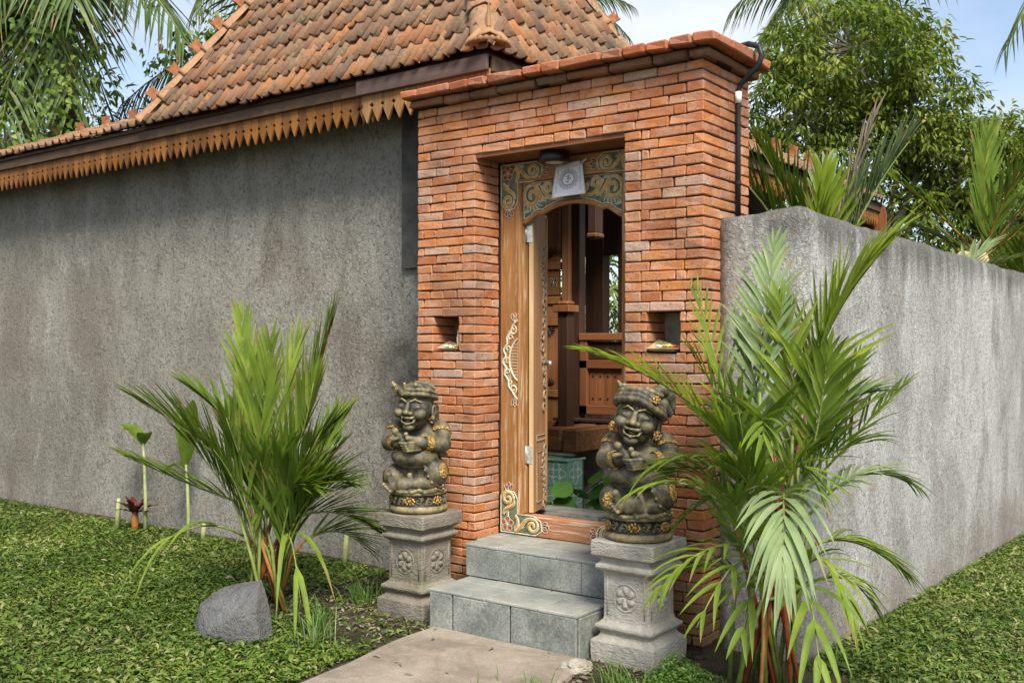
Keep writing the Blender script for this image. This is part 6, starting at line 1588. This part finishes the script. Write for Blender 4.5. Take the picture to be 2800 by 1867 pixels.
def sapling(x, y, h, leaves, lab):
    t = empty('young_banana', (x, y, gz(x, y)), lab, 'plant', 'young broad leaved plants by the left wall'); tube_part(t, 'stem', 'stem_pale', [(x + .03, y, gz(x, y) - .02), (x + .035, y, h * .35), (x + .02, y, h * .7), (x, y, h)], [.018, .015, .012, .008])
    for (d, L, W, dr, r) in leaves: broad_leaf(t, (x, y, h - .02), d, L, W, 'leaf_palm', r + .35, dr)
sapling(-7.32, 4.80, 0.72, [((-.75, -.2, .9), .40, .17, .35, .15), ((.5, -.2, 1.0), .28, .12, .5, .05)], 'tall single stem young plant with broad leaf left of the palm clump')
sapling(-6.78, 4.82, 0.58, [((.3, -.1, 1.0), .62, .15, .1, .02), ((-.4, -.2, .2), .22, .13, .7, .0), ((-.30, .1, .9), .60, .11, .2, .05)], 'young broad leaved plant half hidden behind the palm clump')
cd = empty('red_cordyline', (-7.4, 4.78, 0), 'small dark red leaved plant at the foot of the left wall', 'plant'); tube_part(cd, 'stem', 'stem_orange', [(-7.4, 4.78, -.02), (-7.4, 4.78, .16)], [.035, .025])
for i in range(13): an = i * 2.4; el_ = .4 + .8 * (i / 13); broad_leaf(cd, (-7.4, 4.78, .14), (math.cos(an) * math.cos(el_), math.sin(an) * math.cos(el_), math.sin(el_)), .22, .055, 'leaf_red', .1 + .06 * i, .25)
for k, (x, y, h) in enumerate(((-7.56, 4.72, .26), (-6.62, 4.86, .14), (-5.1, 4.9, .22))):
    t = empty('cut_stalk', (x, y, 0), ['pale cut stalk standing left of the small red leaved plant', 'short pale stump at the wall behind the palm clump', 'pale cut stalk at the wall left of the brown pedestal'][k], 'stalk'); tube_part(t, 'stalk', 'stem_pale', [(x, y, -.03), (x + .01, y, h * .6), (x + .02, y, h)], [.022, .02, .012])
# ---------------- leafy plants inside the gate
def taro(x, y, z, n, R0, lab, seed):
    rr = random.Random(seed); t = empty('taro_plant', (x, y, z), lab, 'plant', 'leafy plants inside the gate')
    for i in range(n):
        an = rr.uniform(3.4, 6.2) if i % 3 else rr.uniform(0, 6.28); ln = rr.uniform(.15, .38); top = (x + .16 * math.cos(an), y + .16 * math.sin(an), z + ln)
        tube_part(t, 'stalk', 'stem_green', [(x, y, z), (x + .05 * math.cos(an), y + .05 * math.sin(an), z + ln * .7), top], [.009, .007, .005], 6)
        m_ = 15; V = [top]; d = np.array((math.cos(an) * .75, math.sin(an) * .75, -.55)); sd = np.array((-math.sin(an), math.cos(an), 0)); Rr = R0 * rr.uniform(.7, 1.1)
        up_ = np.array((0, 0, 1)); 
        for k in range(m_):
            b = 2 * math.pi * k / m_; rad = Rr * (1 - .30 * math.exp(-((b - math.pi) / .35) ** 2) + .25 * math.cos(b)) * (1.0 if k % 2 else .93); V.append(tuple(np.array(top) + d * rad * math.cos(b) + sd * rad * .8 * math.sin(b) + up_ * (-.10 * rad * abs(math.sin(b)) + (.03 * rad if k % 2 else 0))))
        F = np.array([(0, 1 + k, 1 + (k + 1) % m_) for k in range(m_)]); o = np_mesh('leaf', np.array(V), F, 'leaf_taro', None, np.full(len(V), rr.uniform(.05, .95)), False); adopt(o, t)
taro(-3.76, 5.62, 0.24, 7, 0.10, 'ribbed heart leaved plant in front of the green tile planter', 3)
taro(-3.55, 5.95, 0.30, 10, 0.10, 'dark leafy plant inside the gate beside the right statue', 9)
taro(-3.38, 5.70, 0.10, 9, 0.11, 'low leafy plant behind the door sill next to the right statue', 14)
# ---------------- palms and shrubs behind the right-hand wall
def seedling(name, x, y, z, specs, lab, rmat='stem_green', cat='palm'):
    t = empty(name, (x, y, z), lab, cat, 'young palms behind the right hand wall'); rr = random.Random(int(abs(y * 10)))
    tube_part(t, 'trunk', 'stem_green', [(x, y, gz(x, y) - .1), (x, y, z)], [.05, .035])
    for (dx, dy, dz, ll, n, lw, mt, vee, a0) in specs:
        frond(t, (x, y, z), (x + dx * .42, y + dy * .42, z + dz * .62), (x + dx, y + dy, z + dz), n, ll, lw, rr, mt, rmat, .014, .003, start=.12, ang0=a0, ang1=12, vee=vee, droop=.08, base_rnd=rr.uniform(.3, .8))
seedling('young_coconut', -2.42, 6.75, 1.80, [(-.78, -.48, 1.22, .62, 24, .038, 'leaf_palm', .9, 34), (-.35, -.28, 1.05, .55, 22, .038, 'leaf_palm', .8, 34), (.46, .34, 1.08, .60, 24, .040, 'leaf_palm_blue', .8, 32), (.20, .22, .86, .46, 18, .036, 'leaf_palm_blue', .6, 34), (.04, -.16, .82, .46, 22, .036, 'leaf_palm_lime', .5, 42), (-.12, -.2, .70, .42, 18, .036, 'leaf_palm', .5, 42), (.25, .3, 1.30, .5, 12, .026, 'leaf_dead', .1, 12), (-.1, .3, .95, .45, 16, .036, 'leaf_palm_blue', .6, 32)], 'young coconut palm with upright fan fronds and one dead frond behind the wall')
seedling('young_areca', -2.32, 10.9, 2.35, [(.05, .0, 1.25, .62, 13, .05, 'leaf_palm', .2, 16), (-.9, -.4, .95, .5, 14, .04, 'leaf_palm', .3, 30), (.8, .4, .95, .6, 16, .045, 'leaf_palm', .3, 36), (.7, .1, .45, .55, 14, .045, 'leaf_palm', .3, 40), (-.7, -.1, .4, .5, 14, .045, 'leaf_palm_blue', .3, 40), (.4, -.3, .8, .55, 14, .045, 'leaf_palm', .3, 36)], 'orange stemmed palm with tall closed fan behind the far wall', 'stem_orange')
seedling('young_areca', -2.35, 9.6, 1.95, [(-1.0, -.5, .55, .45, 18, .03, 'leaf_palm_blue', .3, 45), (-.6, .2, .45, .4, 16, .03, 'leaf_palm_blue', .3, 45), (.3, .5, .5, .4, 14, .04, 'leaf_palm_blue', .3, 45), (.5, .1, .3, .4, 14, .04, 'leaf_palm_blue', .3, 50)], 'small drooping bluish palm low behind the right hand wall')
seedling('young_areca', -2.2, 12.6, 2.0, [(.3, -.2, 1.0, .5, 16, .05, 'leaf_palm_lime', .3, 40), (-.5, -.3, .9, .5, 16, .045, 'leaf_palm', .3, 40), (.8, .0, .5, .5, 16, .045, 'leaf_palm', .3, 40), (.0, -.4, .6, .5, 14, .045, 'leaf_palm', .3, 40)], 'lime tinted palm at the far right behind the wall')
for k, (x, y, z, r) in enumerate(((-2.32, 10.2, 2.30, .085), (-2.26, 10.55, 2.32, .09))):
    bm = bmesh.new(); bmesh.ops.create_icosphere(bm, subdivisions=3, radius=r)
    for v in bm.verts: v.co *= 1 + .12 * mnoise.noise(v.co * 14); v.co.z *= 1.15
    me = bpy.data.meshes.new('coconut'); bm.to_mesh(me); bm.free(); o = link('coconut', me, 'dry_leaf'); o.location = (x, y, z); tag(o, ['smaller dry pale coconut peeking over the right hand wall, left of its neighbour', 'larger dry pale coconut peeking over the wall beside the orange stem'][k], 'coconut', 'coconuts on the right hand wall')
# ---------------- trees: crown of many small leaves on real branches
def tree(name, base, limbs, blobs, nclus, per, leafL, lab, mat='leaf_tree', seed=1, cat='tree', bark='bark', r0=.12):
    rs = np.random.RandomState(seed); t = empty(name, base, lab, cat); B = Vector(base)
    ends = []
    for i, (mid, end) in enumerate(limbs):
        tube_part(t, 'trunk' if i == 0 else 'branch', bark, [B + Vector((.12 * rs.normal(), .12 * rs.normal(), 0)), B.lerp(Vector(mid), .5) + Vector((.08 * rs.normal(), .08 * rs.normal(), 0)), mid, end], [r0, r0 * .75, r0 * .5, r0 * .12], 7); ends.append(Vector(end))
    W_ = np.array([b[3] * b[4] * b[5] for b in blobs]) ** .8 * np.array([b[6] for b in blobs]); W_ /= W_.sum(); ci = rs.choice(len(blobs), nclus, p=W_); C = []
    for c in ci:
        b = blobs[c]; v = unit(rs.normal(size=3)); rad = rs.uniform(.35, 1.0) ** .45; C.append(np.array(b[:3]) + v * rad * np.array(b[3:6]))
    C = np.array(C); mb = MB()
    for c in C[::5]:
        e = min(ends, key=lambda q: (q - Vector(c)).length); m_ = (Vector(c) + e) / 2 + Vector((0, 0, -.12)); mb.tube([e, m_, Vector(c)], [.030, .020, .006], 4, False)
    adopt(mb.build('twigs', bark, None), t)
    n = nclus * per; cc = np.repeat(C, per, 0); od = unit(rs.normal(size=(n, 3)) * (1, 1, .6)); P = cc + od * (rs.uniform(0, 1, (n, 1)) ** .7) * leafL * 2.0 * (1.2, 1.2, .75)
    D = unit(od * .9 + np.array((0, 0, -.62)) + rs.normal(0, .30, (n, 3))); N = unit(np.stack([rs.normal(0, .5, n), rs.normal(0, .5, n), np.ones(n)], 1)); L = leafL * rs.uniform(.7, 1.25, n); cr = np.repeat(rs.normal(0, .16, nclus), per)
    r = np.clip(.50 + cr + rs.normal(0, .16, n), .01, .99); o = leaf_object('crown', mat, P, D, N, L, L * .30, r, t, .12); return t
tree('leafy_tree', (-4.75, 15.2, -.2), [((-4.8, 15.2, 3.2), (-4.95, 15.0, 5.9)), ((-4.6, 15.3, 3.0), (-4.2, 15.6, 5.4)), ((-4.9, 15.0, 3.1), (-5.6, 14.5, 4.9)), ((-4.4, 15.3, 3.3), (-3.95, 15.8, 4.7)), ((-5.0, 15.0, 2.9), (-5.5, 14.6, 4.0)), ((-4.5, 15.3, 2.6), (-4.0, 15.7, 4.0))],
     [(-4.95, 15.0, 5.75, 1.25, 1.2, .95, 1.2), (-5.62, 14.55, 5.0, .75, .8, .85, 1.1), (-4.3, 15.5, 5.15, .9, .9, 1.0, 1.1), (-5.35, 14.75, 4.1, 1.0, .9, .7, .55), (-4.6, 15.3, 4.4, .9, .9, .8, .45), (-3.95, 15.8, 4.5, .8, .8, .7, .8), (-5.6, 14.5, 3.7, .7, .7, .5, .6)], 520, 42, .125, 'big leafy green tree with pale forked branches behind the pavilion roof', seed=3)
tree('leafy_tree', (-3.7, 16.1, -.2), [((-3.7, 16.0, 2.4), (-3.7, 15.95, 4.2)), ((-3.5, 16.1, 2.3), (-3.2, 16.4, 4.4)), ((-3.9, 15.9, 2.2), (-4.2, 15.6, 3.6)), ((-3.5, 16.2, 2.1), (-3.0, 16.5, 3.4))],
     [(-3.70, 15.95, 4.2, .85, .8, .75, 1.1), (-3.2, 16.35, 4.45, .6, .6, .55, .9), (-3.25, 16.35, 3.5, .8, .8, .6, 1.0), (-4.1, 15.7, 3.3, .9, .8, .5, .9), (-2.7, 16.7, 3.0, .8, .8, .5, .9)], 300, 42, .125, 'lower leafy tree to the right of the big tree behind the wall', seed=5)
tree('garden_shrub', (-3.6, 13.5, -.2), [((-3.6, 13.5, 1.5), (-3.6, 13.5, 2.4)), ((-3.2, 13.6, 1.4), (-2.8, 13.8, 2.3))], [(-3.9, 13.3, 2.4, .9, .6, .45, 1), (-2.9, 13.8, 2.3, .9, .6, .5, 1), (-2.2, 14.4, 2.2, .8, .6, .5, 1)], 260, 20, .12, 'dark shrub just above the coping of the right hand wall', seed=8, cat='shrub', r0=.05)
# ---------------- coconut palms
def coconut(base, crown, fronds, lab, ll=.75, n=34, lw=.045, tr=.13, mat='leaf_coco', vee=-.15, droop=.55, trunk='bark'):
    t = empty('coconut_palm', base, lab, 'palm', 'coconut palms'); rr = random.Random(int(abs(base[0] * 31))); B, C = Vector(base), Vector(crown)
    tube_part(t, 'trunk', trunk, [B, B.lerp(C, .4) + Vector((.1, .05, 0)), C], [tr * 1.2, tr, tr * .85], 10)
    for f in fronds:
        b, c = f[0], f[1]; m_ = f[2] if len(f) > 2 else mat
        frond(t, C, b, c, n, ll, lw, rr, m_, 'stem_green' if m_ != 'leaf_dead' else 'leaf_dead', .035, .006, start=.1, ang0=70, ang1=28, vee=vee, droop=droop * (1.5 if m_ == 'leaf_dead' else 1), seg=4, base_rnd=rr.uniform(.25, .75))
    return t
def off(c, *d): return tuple(a + b for a, b in zip(c, d))
c1 = (-10.95, 6.15, 5.75)
coconut((-10.9, 6.25, -.2), c1, [(off(c1, .7, .25, .5), (-9.35, 6.65, 4.75)), (off(c1, -.3, -.5, .5), (-11.35, 5.2, 4.5)), (off(c1, .3, -.3, .6), (-10.0, 5.7, 4.0)), (off(c1, .6, -.5, .5), (-9.75, 5.6, 5.0)), (off(c1, -.1, -.8, .4), (-10.9, 4.9, 4.6)), (off(c1, .25, -.5, .4), (-10.6, 5.25, 3.45)), (off(c1, .1, -.6, .1), (-10.75, 5.5, 3.4), 'leaf_dead'), (off(c1, -.6, -.1, .5), (-12.6, 5.6, 5.0)), (off(c1, .8, .5, .9), (-9.3, 7.0, 5.9)), (off(c1, -.2, .6, .9), (-11.2, 7.6, 6.2)), (off(c1, .0, -.4, .2), (-10.95, 5.6, 4.1)), (off(c1, -.6, -.5, .2), (-11.9, 5.2, 3.9))], 'near coconut palm wrapped in climbing vines above the left wall', ll=1.0, lw=.042, n=46, droop=.4, trunk='bark_dark')
c2 = (-9.75, 8.3, 5.05)
coconut((-9.7, 8.4, -.2), c2, [(off(c2, -.4, -.6, .45), (-10.75, 6.75, 4.3)), (off(c2, -.2, -.8, .2), (-10.3, 6.9, 4.1)), (off(c2, .5, .5, .9), (-8.8, 9.4, 5.6)), (off(c2, -.7, .3, .7), (-11.2, 8.8, 5.2)), (off(c2, .1, -.4, .9), (-9.6, 7.4, 6.2))], 'coconut palm whose arching frond hangs behind the roof hip', ll=.85, lw=.042, n=46, vee=-.5)
c3 = (-10.9, 9.4, 6.9)
coconut((-10.8, 9.5, -.2), c3, [(off(c3, .5, -.5, .3), (-10.0, 8.6, 5.7)), (off(c3, -.3, -.6, .4), (-11.3, 8.2, 6.0)), (off(c3, .7, .3, .5), (-9.5, 9.8, 6.4)), (off(c3, .3, -.6, .1), (-10.4, 8.5, 5.5)), (off(c3, .1, .7, .8), (-10.9, 11, 7.2))], 'farther coconut palm rising behind the steep roof', ll=.95)
c4 = (-7.2, 19.6, 8.6)
coconut((-7.1, 19.7, -.2), c4, [(off(c4, -.7, -.4, .5), (-8.6, 18.7, 8.1)), (off(c4, .8, .3, .3), (-5.8, 20.4, 8.0)), (off(c4, -.5, -.4, .0), (-8.1, 18.8, 7.3)), (off(c4, .7, .6, -.1), (-6.2, 20.6, 7.6)), (off(c4, -.2, -.5, .2), (-7.7, 18.5, 7.1)), (off(c4, -.2, .7, .9), (-7.5, 21.5, 9.3)), (off(c4, .5, -.5, .2), (-6.4, 18.7, 7.4)), (off(c4, 1.1, .3, .6), (-5.0, 20.6, 8.5))], 'tall coconut palm rising behind the big leafy tree', ll=.95, lw=.055)
c5 = (-.6, 12.3, 6.2)
coconut((-.5, 12.4, -.2), c5, [(off(c5, -.9, -.7, .1), (-2.12, 10.95, 4.42)), (off(c5, .8, .2, .6), (1.2, 12.6, 5.6)), (off(c5, .2, .8, .7), (-.2, 14.2, 5.8)), (off(c5, -.5, .6, .7), (-1.7, 13.6, 6.3)), (off(c5, .6, -.6, .5), (.6, 11, 5.3))], 'coconut palm whose drooping frond tip enters at the upper right', ll=.62, n=44, lw=.035)
c6 = (-7.6, 17.8, 8.0)
coconut((-10.95, 16.8, -.2), (-10.95, 16.8, 8.0), [((-10.6, 17.1, 8.6), (-10.05, 17.45, 8.15)), ((-10.5, 17.0, 8.2), (-10.1, 17.4, 7.5)), ((-11.4, 16.4, 8.6), (-12.2, 16.0, 7.8))], 'distant coconut palm frond peeking beside the roof side', ll=.5, n=28, lw=.035)
# palms seen through the pavilion windows
c7 = (-6.95, 11.1, 2.1)
coconut((-6.9, 11.2, -.2), c7, [(off(c7, -.2, -.2, .6), (-7.4, 10.8, 2.9)), (off(c7, .2, .1, .7), (-6.6, 11.2, 3.0)), (off(c7, .0, -.3, .5), (-7.0, 10.4, 2.6)), (off(c7, .4, .3, .4), (-6.2, 11.7, 2.2)), (off(c7, -.4, -.2, .3), (-7.7, 10.7, 2.1))], 'green palm seen through the dark pavilion window', ll=.5, n=20, tr=.07)
tree('garden_shrub', (-7.0, 12.0, -.2), [((-7.0, 12.0, .8), (-7.0, 12.0, 1.6)), ((-6.5, 12.3, .8), (-6.4, 12.4, 1.7))], [(-7.2, 11.9, 1.4, 1.0, .6, .9, 1), (-6.2, 12.5, 1.4, 1.0, .6, .9, 1), (-6.8, 12.2, 2.4, .9, .5, .6, .7)], 300, 18, .11, 'bright shrub beyond the dark pavilion window', seed=12, cat='shrub', mat='leaf_vine', r0=.04)
# ---------------- climbing vines on the near coconut palm
def vines():
    t = empty('climbing_vine', (-10.9, 6.1, 0), 'bright heart leaved vine climbing the coconut palm above the left wall', 'vine'); rs = np.random.RandomState(19); P = []
    strands = [((-10.9, 6.0, 6.6), (-10.95, 5.95, 2.6), .34, 1500), ((-10.45, 6.2, 5.9), (-10.35, 6.0, 2.9), .34, 1300), ((-11.5, 5.7, 5.9), (-11.2, 5.6, 4.9), .34, 700), ((-11.2, 5.6, 4.9), (-10.9, 5.5, 3.6), .30, 600), ((-9.9, 6.2, 6.0), (-9.65, 6.35, 5.1), .16, 120), ((-9.65, 6.35, 5.1), (-9.25, 6.6, 5.35), .07, 40), ((-9.6, 7.6, 5.1), (-10.3, 7.1, 4.6), .22, 420), ((-11.9, 5.4, 4.4), (-11.4, 5.2, 3.3), .35, 500)]
    for k, (a, b, r, n) in enumerate(strands):
        n = int(n * .85); u = rs.uniform(0, 1, n)[:, None]; q = np.array(a) * (1 - u) + np.array(b) * u; wob = 1 + .5 * np.sin(u * 17 + k); P.append(q + rs.normal(0, 1, (n, 3)) * (r * .55, r * .55, r * .3) * wob)
        mb = MB(); mb.tube([a, tuple((x + y) / 2 + .05 * rs.normal() for x, y in zip(a, b)), b], .012, 5); adopt(mb.build('vine_stem', 'stem_green', None), t)
    P = np.concatenate(P) + np.array((.30, -.42, 0)); n = len(P); an = rs.uniform(0, 6.28, n); D = np.stack([np.cos(an) * .6, np.sin(an) * .6, -.7 + .3 * rs.normal(size=n)], 1); N = unit(np.stack([rs.normal(.1, .5, n), rs.normal(-.6, .5, n), .7 + 0 * an], 1)); L = rs.uniform(.045, .09, n)
    pat = np.array([mnoise.noise(Vector(p) * 1.3) for p in P]); leaf_object('leaves', 'leaf_vine', P, D, N, L, L * .82, np.clip(.5 + .5 * pat + rs.normal(0, .2, n), .01, .99), t, .1, .3)
vines()
tree('garden_shrub', (-11.5, 7.6, -.2), [((-11.5, 7.6, 2.0), (-11.5, 7.6, 3.4)), ((-11.0, 7.8, 2.0), (-10.3, 8.0, 3.3))], [(-12.6, 6.6, 3.6, 1.2, .6, .8, 1), (-11.2, 7.7, 3.6, 1.2, .6, .9, 1), (-10.0, 8.4, 3.5, 1.0, .6, .8, 1), (-12.2, 6.9, 4.8, 1.0, .6, .8, .7)], 300, 16, .15, 'dark thicket behind the vine covered palm', seed=22, cat='shrub', r0=.05)
